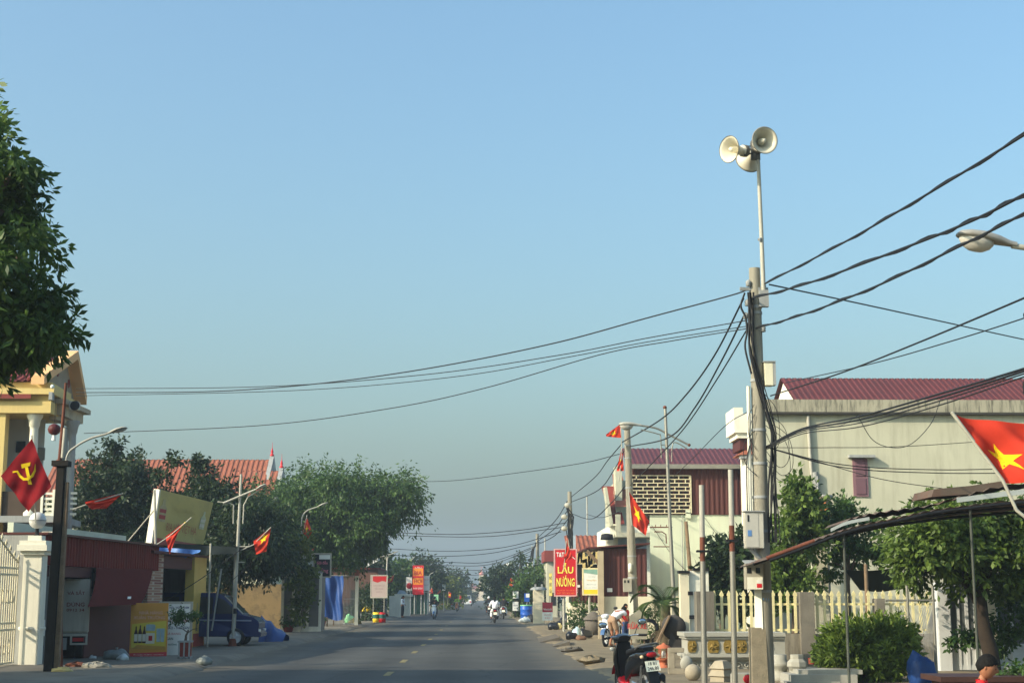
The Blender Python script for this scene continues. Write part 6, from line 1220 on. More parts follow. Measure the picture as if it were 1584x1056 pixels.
t, o, r, u, w_, h_ = board('shop_sign', 'red over white A-board standing at the foot of the white gate pillar', 'signboard', 839, 931, 855, 959, D, SIGNW, .1, None, legs=.1); n_f = r.cross(u)
MB().prism(patch(o, r, u, w_, h_, 0, .46, 1, 1), n_f * .004).build('red_field', mat('aboard_red', (160, 44, 58), .5), t.children[0])
lettering(t.children[0], [txt(o, r, u, w_, h_, 'Viettinh', .5, .62, .8, .12, 0, 0), txt(o, r, u, w_, h_, 'SỬA CHỮA', .5, .32, .7, .11, 1, 0), txt(o, r, u, w_, h_, 'ĐIỆN', .5, .14, .5, .1, 1, 0)], [TXTW, mat('pale_red', (206, 130, 120))], thick=.01)
D = 100; t = thing('banner_strip', 'narrow vertical yellow banner left of the red grill sign', 'banner', (xpx(852, 900, D), D, .1)); m = MB(); xa, xb = xpx(849.5, 900, D), xpx(854, 900, D); m.box(xa, xb, D, D + .04, zpx(921, D), zpx(886, D)); pn_ = m.build('cloth', mat('banner_yellow', (224, 206, 110), .7), t)
lettering(pn_, [('PHỞ', V(((xa + xb) / 2, D, zpx(893, D))), V((1, 0, 0)), UZ, .16, .3, 0, .02), ('BÒ', V(((xa + xb) / 2, D, zpx(903, D))), V((1, 0, 0)), UZ, .14, .3, 0, .02), ('GÀ', V(((xa + xb) / 2, D, zpx(913, D))), V((1, 0, 0)), UZ, .14, .3, 0, .02)], [TXTN]); MB().cyl(((xa + xb) / 2, D + .08, .05), ((xa + xb) / 2, D + .08, zpx(886, D)), .04, n=6).build('pole', GREYW, t)
D = 120
for i, (py0, py1, lab) in enumerate(((914, 925, 'white square lightbox sign in dark frame beyond the blue barrel'), (930, 944, 'white sign with dark text line below the square lightbox'))):
    t, o, r, u, w_, h_ = board('shop_sign', lab, 'signboard', 793, py0, 802, py1, D, SIGNW, .2, BLACK if i == 0 else None, legs=.1)
    if i: lettering(t.children[0], [txt(o, r, u, w_, h_, 'RỬA XE', .5, .62, .7, .2, 0, .02), txt(o, r, u, w_, h_, 'VÁ LỐP', .5, .3, .6, .14, 0, 0)], [TXTN], thick=.02)
    else: MB().cyl(o + r * w_ * .5 + V((0, .1, 0)), V((o.x + w_ * .5, D + .1, .05)), .08, n=6).build('pole', BLACK, t)
    if i: MB().cyl(o + r * w_ * .5 + V((0, .1, 0)), V((o.x + w_ * .5, D + .1, .05)), .08, n=6).build('pole', BLACK, t)
D = 118; t, o, r, u, w_, h_ = board('shop_sign', 'blue and white panel behind the blue water barrel', 'signboard', 811, 917, 819, 930, D, BLUEP, .1, None, legs=.1); MB().prism(patch(o, r, u, w_, h_, .3, .5, 1, .95), r.cross(u) * .004).build('white_mark', SIGNW, t.children[0]); MB().cyl((o.x + w_ * .5, D + .1, .05), (o.x + w_ * .5, D + .1, o.z), .05, n=6).build('pole', GREYW, t)
# blue water barrel, white gate pillar
b = G(814, 957, .1); t = thing('water_barrel', 'big blue plastic water barrel with green lip at the right road edge', 'barrel', b)
MB().lathe(b, [(.001, 0), (.36, 0), (.40, .05), (.42, .3), (.43, .32), (.42, .34), (.43, .66), (.44, .68), (.43, .7), (.42, .92), (.40, .95), (.001, .9)], 24).build('body', BLUEP, t); MB().lathe(b + UZ * .93, [(.41, 0), (.45, .02), (.45, .07), (.40, .08), (.38, .0)], 24).build('lip', mat('plastic_green', (130, 196, 140)), t)
b = G(831, 963, .1); t = thing('gate_pillar', 'cream gate pillar in full sun with low domed cap on the right roadside', 'pillar', b); D = b.y; xa, xb = xpx(825, 935, D), xpx(842, 935, D)
MB().box(xa, xb, D, D + .6, .05, zpx(912, D)).build('shaft', mat('pillar_cream', (212, 202, 174), .85, .06, 2), t, bevel=.02); MB().lathe(((xa + xb) / 2, D + .3, zpx(912, D)), [((xb - xa) * .78, 0), ((xb - xa) * .74, .1), ((xb - xa) * .5, .18), (.001, .2)], 4).build('cap', GREYW, t)
for k in (-.2, .2): MB().box((xa + xb) / 2 + k - .05, (xa + xb) / 2 + k + .05, D + .2, D + .4, zpx(911, D), zpx(903, D)).build('finial', GREYW, t)
bag('rubbish_bag', 'white and grey plastic bags dumped at the foot of the blue water barrel', 812, 962, .28, wb, (1.4, 1, .7), 21); bag('rubbish_bag', 'black plastic bag against the cream gate pillar by the barrel', 821, 961, .3, kb, (.8, .8, 1), 22)
bag('rubbish_bag', 'black rubbish bag, left of the pile under the red grill sign', 857, 972, .27, kb, (1.1, .9, .8), 23, 'rubbish piled under the red sign'); bag('rubbish_bag', 'black rubbish bag, right of the pile under the red grill sign', 868, 971, .27, kb, (1.1, .9, .9), 24, 'rubbish piled under the red sign'); bag('rubbish_bag', 'black rubbish heap behind the grey sign pole under the red grill sign', 879, 970, .42, kb, (1.2, .9, 1.1), 25, 'rubbish piled under the red sign'); bag('rubbish_bag', 'round cream sack between black bags under the red grill sign', 862, 972, .2, mat('sack_cream', (214, 204, 150), .8), (1.1, .7, 1), 26, 'rubbish piled under the red sign', knot=False)
bag('rubbish_bag', 'black bag lying left of the clear bag on the verge', 884, 987, .22, kb, (1.1, .9, .75), 27, 'rubbish piled on the right verge'); bag('rubbish_bag', 'clear pale blue plastic bag in the rubbish on the right verge', 892, 986, .22, mat('plastic_clearblue', (160, 186, 192), .25, .2, 5, spec=.6), (.9, .8, 1.2), 28, 'rubbish piled on the right verge'); bag('rubbish_bag', 'dark bag nearest the stone urn in the rubbish on the right verge', 904, 985, .26, kb, (1.1, .9, .85), 29, 'rubbish piled on the right verge'); bag('rubbish_bag', 'brown small sack beside the clear bag on the right verge', 898, 989, .15, mat('sack_brown', (120, 90, 70), .8), (1.3, .9, .8), 30, 'rubbish piled on the right verge', knot=False)
b = G(918, 981, .1); t = thing('stone_urn', 'dark grey covered stone jar standing by the timber post of the maroon shed', 'jar', b); MB().lathe(b, [(.0, 0), (.3, 0), (.36, .3), (.37, .62), (.0, .62)], 14).build('jar', mat('dark_stone', (98, 92, 84), .9, .2, 4, .3), t); MB().lathe(b + UZ * .62, [(.44, 0), (.42, .06), (.2, .26), (.08, .34), (0, .36)], 14).build('lid', MATS['dark_stone'], t)
b = G(904, 979, .1); t = thing('roadside_shrub', 'leafy green shrub behind the rubbish at the foot of the yellow sign', 'shrub', b + V((0, .9, 0))); crown('foliage', LFM, [(b.x - .25, b.y + .9, .6, .4, .4, .55), (b.x + .3, b.y + 1, 1.0, .45, .4, .6)], 150, 8, .17, .06, .16, 71, t, -.3); trunk_mb(b + V((0, .9, 0)), b + V((0, .9, .8)), .03, [], 1).build('stem', BARK, t)
post('kerb_stake', 'short grey stake standing left of the red sign pole', 'stake', G(869, 968, .1), P(868, 945, G(869, 968, .1).y), .05, .05, GREYW, 6)
# flags on the right
flag('street_flag', 'drooping red flag hanging over the top of the red grill sign', [P(871, 882, 71), P(874, 862, 71), P(876, 836, 71)], [P(877, 838, 71), P(886, 862, 71), P(872, 870, 71), P(873, 858, 71)], .05, fold=.05)
D = 50.0
flag('street_flag', 'large star flag draped across the second utility pole', [P(977, 812, D), P(975, 785, D), P(972, 756, D)], [P(972, 758, D), P(1006, 824, D), P(981, 815, D), P(975, 792, D)][:1] + [P(1004, 806, D), P(999, 828, D), P(979, 812, D)], .04, star=(.42, .44, .27, .4), fold=.03)
flag('street_flag', 'small red flag flying at the top of the second utility pole below the lamp', [P(962, 700, 53), P(961, 675, 53), P(960, 652, 53)], [P(959, 656, 53), P(937, 672, 53), P(938, 675, 53), P(961, 677, 53)], .04, star=(.5, .5, .3, .5))
flag('street_flag', 'faded folded flag with yellow edge hanging down the second utility pole', [P(957, 745, 53), P(960, 720, 53), P(962, 688, 53)], [P(962, 690, 53), P(965, 728, 53), P(954, 728, 53), P(958, 708, 53)], .05, star=(.4, .5, .25, .5))
flag('street_flag', 'orange star flag before the fourth utility pole', [P(833, 890, 135), P(831, 882, 135), P(826, 872, 135)], [P(826, 873, 135), P(833, 880, 135), P(831, 884, 135), P(828, 880, 135)], .02)
flag('street_flag', 'orange flag with pale stripe before the layered tree on the right roadside', [P(800, 908, 125), P(797, 898, 125), P(791, 893, 125)], [P(790, 893, 125), P(796, 899, 125), P(791, 907, 125), P(788, 905, 125)], .03, star=(.5, .5, .3, .3)); flag('street_flag', 'small orange flag hanging behind the three riders', [P(788, 916, 135), P(787, 910, 135)], [P(786, 907, 135), P(789, 912, 135), P(788, 914, 135), P(786, 913, 135)], .01); flag('street_flag', 'tiny orange flag right above the riders on the far right roadside', [P(769, 930, 190), P(769, 924, 190), P(768, 918, 190)], [P(768, 918, 190), P(771, 921, 190), P(770, 924, 190), P(768, 923, 190)], .01)
# big flag at the right edge
D = 16.0
st0, st1 = P(1600, 803, D), P(1472, 637, D)
flag('street_flag', 'large star flag on a bent staff flying at the right edge of the street', [P(1640, 812, D), P(1586, 800, D), P(1572, 788, D), P(1551, 742, D), P(1472, 637, D)],
     [P(1473, 639, D), P(1640, 668, D + .2), P(1650, 760, D + .2), P(1554, 746, D)], .10, star=(.26, .60, .24, 2.6), fold=.10, r=.02)
# ---- picket fence with concrete pillars and base wall
D = 36.0; t = thing('picket_fence', 'cream metal picket fence on a weathered concrete base wall', 'fence', (xpx(1270, 1000, D), D, .1)); xa, xb = xpx(1100, 950, D), xpx(1462, 950, D)
zb = zpx(980, D); fm = mat('fence_cream', (214, 202, 150), .6, .1, 3, stain=(170, 150, 100), stain_amt=.3)
MB().box(xa, xb, D, D + .22, .0, zb).build('base_wall', mat('mossy_concrete', (142, 134, 116), .95, .2, 1.4, .4, stain=(66, 60, 50), stain_amt=.8, stain_scale=1.6, streak=True), t)
m = MB()
for py in (934, 974): z_ = zpx(py, D); m.box(xa, xb, D + .08, D + .11, z_ - .025, z_ + .025)
m.build('rail', fm, t)
for k in range(31):
    px = 1106 + k * 11.4; x = xpx(px, 950, D)
    m = MB(); m.box(x - .032, x + .032, D + .05, D + .08, zb + .02, zpx(921, D)); m.prism([V((x - .05, D + .048, zpx(921, D))), V((x + .05, D + .048, zpx(921, D))), V((x + .045, D + .048, zpx(918, D))), V((x, D + .048, zpx(912.5, D))), V((x - .045, D + .048, zpx(918, D)))], (0, .034, 0)); m.build('picket', fm, t)
for px0, px1, pyt in ((1077, 1104, 914), (1237, 1259, 915), (1355, 1368, 925)):
    MB().box(xpx(px0, 960, D), xpx(px1, 960, D), D - .12, D + .3, .0, zpx(pyt, D)).build('pillar', mat('fence_pillar', (116, 110, 98), .95, .2, 1.8, .4, stain=(66, 60, 52), stain_amt=.6, streak=True), t)
tag(MB().box(xpx(1062, 940, 41), xpx(1080, 940, 41), 41, 41.4, .05, zpx(890, 41)).build('white_pier', wl), 'narrow white pier behind the palm with dark band at its top', 'pier')
D = 39.0
t = thing('side_gate', 'white side gate frame with black hinge plates between palm and picket fence', 'gate', (xpx(1075, 960, D), D, .1)); xa, xb = xpx(1053, 940, D), xpx(1066, 940, D)
MB().box(xa, xb, D, D + .3, .05, zpx(886, D)).build('left_post', mat('pillar_cream', (212, 202, 174)), t); MB().box(xa - .03, xb + .03, D - .04, D + .34, zpx(886, D), zpx(882, D)).build('cap', BLACK, t); x2, x3 = xpx(1068, 940, D), xpx(1098, 940, D); MB().box(x2, x3, D + .1, D + .16, .1, zpx(882, D)).build('gate_leaf', WHITEP, t); MB().box(x2 + .1, x3, D + .04, D + .2, zpx(882, D), zpx(878, D)).build('cap', BLACK, t)
for px, py in ((1068, 917), (1070, 954)): MB().box(xpx(px - 4, py, D), xpx(px + 4, py, D), D - .02, D + .0, zpx(py + 3, D), zpx(py - 3, D)).build('hinge_plate', BLACK, t)
# ---- carved stone planter
b = G(1110, 1036, .06); D = b.y; t = thing('carved_planter', 'white carved stone planter wall with gold octagonal relief panels', 'planter', (b.x, D, .06)); xa, xb = xpx(1061, 1000, D), xpx(1215, 1000, D)
sw = mat('carved_stone', (160, 158, 146), .8, .1, 2, .2, stain=(140, 138, 128), stain_amt=.4); gold = mat('relief_gold', (128, 106, 48), .6, .2, 8, .5); zz = lambda py: zpx(py, D)
MB().box(xa + .05, xb, D + .05, D + 1.1, zz(1012), zz(984)).build('body', sw, t); m = MB(); m.box(xa - .04, xb, D - .04, D + 1.2, zz(984), zz(978)); m.box(xa, xb, D, D + 1.15, zz(988), zz(984)); m.box(xa - .05, xb, D - .05, D + 1.2, zz(1016), zz(1011)); m.box(xa + .02, xb, D + .02, D + 1.15, zz(1020), zz(1016)); m.box(xa + .18, xb, D + .12, D + 1.1, .0, zz(1020)); m.build('moulding', sw, t)
wv = MB()
for k in range(9):
    c_ = V((xa + .2 + k * .2, D + .1, zz(1029))); wv.tube([c_ + V((.085 * math.cos(a * .5) * (1 - a / 16), -.01, .085 * math.sin(a * .5) * (1 - a / 16))) for a in range(14)], .018, 5)
wv.build('scroll_carving', sw, t)
def octa(px, w_, h_):
    c_ = V((xpx(px, 999, D), D + .05, (zz(988) + zz(1011)) / 2)); k = .28; pts = [(-1, -1 + k * 2), (-1 + k, -1), (1 - k, -1), (1, -1 + k * 2), (1, 1 - k * 2), (1 - k, 1), (-1 + k, 1), (-1, 1 - k * 2)]
    q = MB(); q.prism([c_ + V((x * w_, 0, z * h_)) for x, z in pts], (0, -.025, 0)); o_ = q.build('relief_panel', gold, t); q = MB(); rn = random.Random(px)
    q.lathe(c_ + V((0, -.025, 0)), [(.0, .02), (.05, .018), (.07, .0)], 10, (0, -1, 0))
    for k in range(6): a = k * 1.05 + rn.uniform(-.3, .3); q.tube([c_ + V((0, -.03, 0)), c_ + V((w_ * .5 * math.cos(a), -.045, h_ * .45 * math.sin(a))), c_ + V((w_ * .8 * math.cos(a + .3), -.03, h_ * .75 * math.sin(a + .3)))], [.02, .018, .006], 5)
    q.build('flower_relief', gold, o_)
for px, w_, h_ in ((1071, .1, .13), (1104, .135, .14), (1130, .15, .14), (1147, .13, .14), (1168, .13, .14), (1188, .1, .14)): octa(px, w_, h_)
# loose carved pieces around it
b = G(1027, 1034, .08); t = thing('stone_lantern', 'small brick red stone lantern standing under the palm', 'lantern', b); m = MB(); m.lathe(b, [(.18, 0), (.18, .06), (.11, .1), (.13, .18), (.17, .2), (.17, .24)], 4); m.build('base', mat('lantern_terracotta', (170, 96, 66), .8, .15, 4, .3), t); m = MB()
for sx in (-1, 1):
    for sy in (-1, 1): m.box(b.x + sx * .09 - .02, b.x + sx * .09 + .02, b.y + sy * .09 - .02, b.y + sy * .09 + .02, b.z + .24, b.z + .46)
m.lathe(b + UZ * .46, [(.18, 0), (.14, .05), (.05, .09), (0, .13)], 4); m.build('cage', MATS['lantern_terracotta'], t); MB().ball(b + UZ * .34, .05, 8, 0, (1, 1, 1.4)).build('glow_stone', SIGNW, t)
sg = mat('pale_granite', (156, 146, 126), .85, .15, 6, .3, stain=(140, 128, 110), stain_amt=.4)
def ballstone(px, py, r_, lab): b = G(px, py, .06); t = MB(); t.ball(b + UZ * r_ * .95, r_, 24); return tag(t.build('stone_ball', sg), lab, 'stone ball')
ballstone(1011, 1042, .13, 'smaller carved stone ball on the verge beside the black motorbike'); ballstone(1072, 1052, .165, 'larger rough stone ball in front of the carved planter')
b = G(1049, 1042, .07); m = MB(); m.box(b.x - .2, b.x + .14, b.y, b.y + .14, .07, .62); m = MB()
for (x0_, x1_, z0_, z1_) in ((-.2, .14, .07, .19), (-.2, .14, .52, .62), (-.2, -.06, .19, .52)): m.box(b.x + x0_, b.x + x1_, b.y, b.y + .14, z0_, z1_)
tag(m.build('pierced_stone', sg, bevel=.01), 'pale C shaped stone block standing between lantern and stone ball', 'stone block')
m = MB(); b = G(1062, 1040, .07); m.ball(b + UZ * .2, .14, 12, 0, (1, .6, 1.2)); tag(m.build('carved_stone', sw), 'small grey carved stone propped inside the C shaped block', 'carved stone')
def lathe_stone(px, py, prof, lab, n=4, nm='carved_stone', m_=None): b = G(px, py, .06); return tag(MB().lathe(b, prof, n, smooth=n > 8).build(nm, m_ or sg), lab, 'stone base', 'loose carved stone bases')
lathe_stone(1117, 1056, [(.001, 0), (.24, 0), (.22, .12), (.27, .14), (.2, .26), (.25, .28), (.13, .42), (.0, .44)], 'stacked pyramid shaped stone pieces between the two painted posts')
lathe_stone(1206, 1054, [(.001, 0), (.24, 0), (.24, .1), (.16, .16), (.15, .24), (.22, .3), (.22, .36), (.15, .42), (.15, .52), (.0, .52)], 'white moulded stone base just right of the utility pole', 16, m_=sw)
lathe_stone(1234, 1056, [(.001, 0), (.2, 0), (.19, .06), (.12, .1), (.11, .22), (.2, .32), (.19, .4), (.13, .46), (.13, .54), (.0, .54)], 'white waisted stone base, right of the pair by the utility pole', 8, m_=sw)
b = G(1265, 1060, .06); m = MB(); m.box(b.x - .5, b.x + .75, b.y, b.y + 1.0, .06, .26); m.box(b.x - .3, b.x + .9, b.y + .2, b.y + 1.2, .26, .34); m.box(b.x - .6, b.x + .4, b.y - .1, b.y + .5, .06, .14); tag(m.build('stone_slab', mat('slab_grey', (160, 158, 148), .85, .15, 3, .3)), 'stack of flat grey stone slabs left of the round green bush', 'stone slabs')
b = G(1257, 1050, .06); tag(MB().cyl(b + UZ * .3, b + UZ * .42, .07, .08, 10).build('red_pot', mat('terracotta_red', (150, 62, 48))), 'tiny red clay pot on the grey stone slabs', 'pot')
b = G(1150, 1061, .06); t = thing('stone_block', 'cream stone block with a red carved patch at the foot of the taller post', 'stone block', b); MB().box(b.x - .2, b.x + .2, b.y - .1, b.y + .25, .06, .3).build('block', sw, t, bevel=.02); MB().lathe((b.x + .06, b.y - .1, .2), [(.0, .02), (.06, .018), (.08, 0)], 10, (0, -1, 0)).build('red_patch', SIGNR, t)
# dark tank behind the palm, fabricated metal scrap
b = G(1046, 1022, .08); t = thing('metal_scrap', 'dark round steel drum and bent sheet leaning behind the palm', 'drum', b); D = b.y
MB().lathe(V((xpx(1044, 960, D), D + .25, zpx(970, D))), [(.0, -.12), (.3, -.12), (.32, 0), (.3, .12), (0, .12)], 18, (.25, 1, .1)).build('drum_lid', mat('dark_steel', (62, 58, 54), .7, .2, 3), t); MB().obox(P(1052, 996, D + .2), (.28, 0, -.06), (0, .05, 0), (.05, 0, .24)).build('sheet', MATS['dark_steel'], t); MB().obox(P(1020, 985, D + .1), (.02, 0, 0), (0, .12, 0), (.27, 0, .55)).build('plank', WOOD, t)
# ---- palm
b = G(1030, 1012, .08); D = b.y + .5; b = V((b.x, D, .08)); top = V((xpx(1029, 935, D), D, zpx(935, D))); t = thing('palm_tree', 'short palm with drooping green fronds and dead brown fronds at its base', 'palm', b)
MB().tube(spline([b, b * .5 + top * .5 + V((.02, 0, 0)), top], 8), [.17 - .03 * i / 16 + .008 * (i % 2) for i in range(17)], 12).build('trunk', mat('palm_bark', (112, 98, 76), .95, .25, 8, .6), t)
def frond(o, az, el, L, droop, parent, m_, name, wd=.42, n=26):
    q = MB(); pts = []; d = V((math.cos(az) * math.cos(el), math.sin(az) * math.cos(el), math.sin(el))); p = V(o)
    for i in range(n + 1):
        pts.append(p.copy()); d = (d - UZ * droop * (i / n) * 1.4).normalized(); p = p + d * (L / n)
    q.tube(pts, [.022 * (1 - .8 * i / n) for i in range(n + 1)], 5)
    rn = random.Random(int(az * 100 + el * 10))
    for i in range(3, n + 1):
        dd = (pts[i] - pts[i - 1]).normalized(); side = dd.cross(UZ); side = side.normalized() if side.length > .05 else V((1, 0, 0)); up_ = side.cross(dd)
        l_ = wd * math.sin(math.pi * (.12 + .8 * i / n)) * rn.uniform(.85, 1.1)
        for s_ in (-1, 1):
            for h_ in (0,):
                a = pts[i] - dd * (L / n) * h_; e = a + (side * s_ * .8 + dd * .65 + up_ * .15).normalized() * l_ - UZ * l_ * .28; mid_ = (a + e) / 2 + up_ * .03; ww = .010
                q.add([a - dd * ww, a + dd * ww, mid_ + dd * ww * 1.2, e, mid_ - dd * ww * 1.2], [(0, 1, 2, 3, 4)])
    return q.build(name, m_, parent)
LP = leafmat('palm_green', (.02, .045, .014), (.1, .15, .04), .2); LDR = leafmat('palm_dead', (.16, .12, .07), (.34, .27, .17), .15)
for k, (az, el, L, dr) in enumerate(((2.9, .75, 1.15, .12), (3.5, .35, 1.2, .22), (2.3, 1.0, 1.2, .12), (.35, .6, 1.2, .2), (-.3, .3, 1.25, .24), (.9, 1.0, 1.15, .14), (4.4, .5, 1.1, .22), (5.2, .6, 1.15, .2), (1.6, .7, 1.1, .2), (-.7, -.1, 1.0, .3))): frond(top, az, el, L, dr, t, LP, 'frond')
for k, (az, dx) in enumerate(((3.4, -.02), (4.2, 0), (4.9, .03), (5.6, .03), (3.9, 0), (5.2, .02))): frond(b + V((dx * 2, -.15, .72)), az, -.35, .68, .42, t, LDR, 'dead_frond', .14, 12)
t2 = thing('garden_plant', 'thin feathery green plant behind the car wash board', 'plant', (xpx(1014, 985, D + .8), D + .8, .08)); xx = xpx(1014, 960, D + .8); crown('foliage', LFM, [(xx, D + .8, .75, .32, .3, .55), (xx - .15, D + .8, 1.2, .25, .2, .3), (xx + .1, D + .8, .35, .5, .3, .25)], 170, 7, .12, .035, .12, 81, t2); MB().cyl((xx, D + .8, .05), (xx, D + .8, 1.2), .015, n=5).build('stem', BARK, t2)
# car wash board and red helmet scrap near pole 2
b = G(985, 992, .08); D = b.y; t = thing('car_wash_board', 'grey wooden car wash board with red hand painted letters propped on legs by the motorbike', 'signboard', b); D = 43.0; b = V((xpx(985, 990, D), D, .08)); t.location = b; cbs = [P(974, 988, D), P(1000, 988, D), P(1003, 970, D), P(999, 955, D), P(989, 942, D), P(974, 953, D)]
pn_ = MB().prism(cbs, (0, .05, 0)).build('panel', mat('board_grey', (150, 144, 126), .85, .15, 3), t)
o = P(972, 988, D); lettering(pn_, [('RỬA XE', P(985.5, 966.5, D) + V((0, -.004, 0)), V((1, 0, 0)), UZ, .54, .2, 0, .02)], [mat('paint_red', (196, 60, 56), .7)])
for px in (977, 997): MB().cyl((xpx(px, 985, D), D + .08, .05), (xpx(px, 985, D), D + .08, cbs[0].z + .3), .025, n=6).build('leg', WOOD, t)
m = MB(); c_ = P(1003, 975, D + .3); tag(m.lathe(c_, [(.27, -.06), (.33, -.05), (.35, 0), (.33, .05), (.27, .06), (.24, 0), (.27, -.06)], 20, (.6, 1, 0)).build('tyre', BLACK), 'black tyre standing half hidden behind the grey car wash board', 'tyre')
# ---- yard trees, bush
tree('yard_tree', 'bright leafy tree just right of the nearest utility pole behind the fence', (xpx(1228, 990, 39.5), 39.5, .05), blobs_px([(1225, 790, 30, 30, 0, .8), (1210, 830, 28, 34, 0, .8), (1250, 835, 30, 34, 0, .8), (1215, 880, 30, 30, 0, .8), (1240, 900, 22, 28, 0, .7), (1212, 925, 22, 26, 0, .6), (1232, 765, 16, 14, 0, .4), (1255, 800, 18, 22, 0, .6)], 39.5), LFB, .17, .085, 680, 13, .22, .1, 91)
tree('yard_tree', 'slender dark leaved tree in front of the cream building wall', (xpx(1312, 990, 40.5), 40.5, .05), blobs_px([(1290, 800, 26, 18, 0, .6), (1320, 812, 34, 22, 0, .8), (1335, 840, 26, 20, 0, .6), (1300, 845, 24, 22, 0, .6), (1318, 790, 18, 14, 0, .5), (1290, 870, 14, 16, 0, .4), (1330, 862, 20, 12, 0, .4)], 40.5), LFM, .17, .08, 320, 12, .22, .08, 92)
tree('yard_tree', 'dense dark tree with thick trunk shading the white gate at the right edge', (xpx(1534, 1000, 31), 31, .05), blobs_px([(1440, 850, 46, 40, 0, .9), (1420, 830, 40, 26, 0, .8), (1480, 830, 50, 44, 0, 1), (1540, 830, 56, 46, 0, 1), (1500, 875, 60, 34, 0, 1), (1560, 870, 50, 40, 0, 1), (1430, 885, 40, 30, 0, .8), (1460, 800, 40, 24, 0, .8), (1530, 795, 56, 26, 0, 1), (1600, 840, 60, 60, 0, 1.1)], 31), LFB, .16, .07, 1350, 14, .22, .15, 93, bark=mat('dark_bark', (52, 43, 34), .9, .3, 6, .6))
tree('yard_tree', 'dark leafy tree standing behind the side gate left of the pole', (xpx(1118, 990, 46), 46, .05), blobs_px([(1115, 860, 18, 30, 0, .8), (1128, 890, 24, 34, 0, .8), (1110, 905, 18, 26, 0, .7), (1140, 850, 20, 34, 0, .8), (1150, 900, 24, 40, 0, .8), (1105, 880, 12, 14, 0, .5)], 46), LFD, .26, .13, 380, 12, .26, .09, 94)
b = V((xpx(1340, 1040, 29.5), 29.5, .06)); t = thing('round_bush', 'big rounded bright green bush on the verge before the picket fence', 'bush', b); crown('foliage', LFBB, blobs_px([(1340, 988, 48, 24, 0, .6), (1303, 1003, 28, 26, 0, .5), (1380, 1000, 32, 28, 0, .5), (1340, 1012, 56, 26, 0, .6), (1312, 982, 26, 14, 0, .4), (1366, 980, 30, 15, 0, .4), (1350, 1034, 44, 16, 0, .5)], 29.5), 1300, 14, .14, .045, .13, 95, t, -.05); trunk_mb(b, b + UZ * .6, .05, [b + V((.3, 0, .8)), b + V((-.3, 0, .8))], 3).build('stem', BARK, t)
t = thing('low_greenery', 'patch of leafy plants growing over the white gate at the right edge', 'plant', (xpx(1560, 1000, 32), 32, .1)); crown('foliage', LFM, blobs_px([(1560, 950, 26, 36, 0, .4), (1545, 985, 16, 20, 0, .3), (1585, 930, 24, 30, 0, .4), (1490, 985, 20, 10, 0, .25)], 32.2), 260, 8, .13, .06, .14, 96, t)
# ---- metal awning on thin posts
D = 25.0
t = thing('metal_awning', 'long curved rusty sheet metal awning on thin posts over the yard', 'awning', (xpx(1400, 1000, D), D, .1))
lower = [(1190, 862), (1215, 853), (1260, 836), (1300, 821), (1340, 810), (1390, 800), (1440, 789), (1500, 781), (1560, 774), (1680, 764)]
cr = spline([P(x, y, D) for x, y in lower], 6); m = MB()
def awn(i, v): p = cr[i]; return p + V((0, 3.0 * v, -.10 * v + .015 * (1 if i % 2 else -1)))
n_ = len(cr); m.add([awn(i, v / 6) for v in range(7) for i in range(n_)], [(v * n_ + i, v * n_ + i + 1, (v + 1) * n_ + i + 1, (v + 1) * n_ + i) for v in range(6) for i in range(n_ - 1)]); rustsheet = mat('rusty_sheet', (88, 76, 66), .75, .25, 2, .2, 0, stain=(96, 52, 40), stain_amt=.8, stain_scale=1.3)
m.build('sheet', rustsheet, t); m = MB(); m.tube([p + V((0, -.02, -.05)) for p in cr], .03, 6); m.build('front_purlin', BLACK, t); m = MB(); m.tube([p + V((0, 1.5, -.08)) for p in cr], .03, 6); m.tube([p + V((0, 2.9, -.13)) for p in cr], .03, 6); m.build('rear_purlin', BLACK, t)
# overlapping second sheet and pale edge strip
m = MB(); s2 = spline([P(x, y, D + .3) for x, y in ((1310, 806), (1345, 797), (1390, 790), (1440, 783), (1500, 766), (1560, 752), (1680, 735))], 5); n_ = len(s2)
m.add([p + V((0, 1.7 * v / 3, -.05 * v / 3 + .04 * (i % 2))) for v in range(4) for i, p in enumerate(s2)], [(v * n_ + i, v * n_ + i + 1, (v + 1) * n_ + i + 1, (v + 1) * n_ + i) for v in range(3) for i in range(n_ - 1)]); m.build('upper_sheet', rustsheet, t)
m = MB(); e = spline([P(x, y, D - .02) for x, y in ((1480, 777), (1520, 772), (1600, 762), (1680, 755))], 4); n_ = len(e); m.add([p + UZ * z_ for z_ in (0, .085) for p in e], [(i, i + 1, n_ + i + 1, n_ + i) for i in range(n_ - 1)]); m.build('pale_edge', mat('pale_zinc', (176, 180, 176), .5, .15, 3, 0, .3), t); m = MB(); e = spline([P(x, y, D - .05) for x, y in ((1285, 822), (1310, 811), (1345, 804))], 4); n2 = len(e); m.add([p + UZ * z_ for z_ in (0, .055) for p in e], [(i, i + 1, n2 + i + 1, n2 + i) for i in range(n2 - 1)]); m.build('pale_edge', mat('pale_zinc', (176, 180, 176), .5, .15, 3, 0, .3), t)
m = MB(); m.prism([P(1441, 768, D + .5), P(1445, 756, D + .5), P(1500, 751, D + .5), P(1548, 744, D + .5), P(1560, 752, D + .5), P(1500, 764, D + .5)], (0, 1.2, 0)); m.build('upper_piece', rustsheet, t)
for pxb, pyt in ((1311, 826), (1510, 783)):
    yy = D + (.1 if pxb != 1417 and pxb != 1440 else 1.9); x = xpx(pxb - 2, 930, yy); MB().cyl((x, yy, .0), (x, yy, zpx(pyt, yy)), .024, n=8).build('post', mat('dark_post_paint', (70, 74, 66), .7, .2, 4) if pxb in (1311, 1510) else STEEL, t)
MB().cyl(P(1186, 863, D), P(1260, 836, D), .035, n=8).build('edge_pipe', RUST, t)
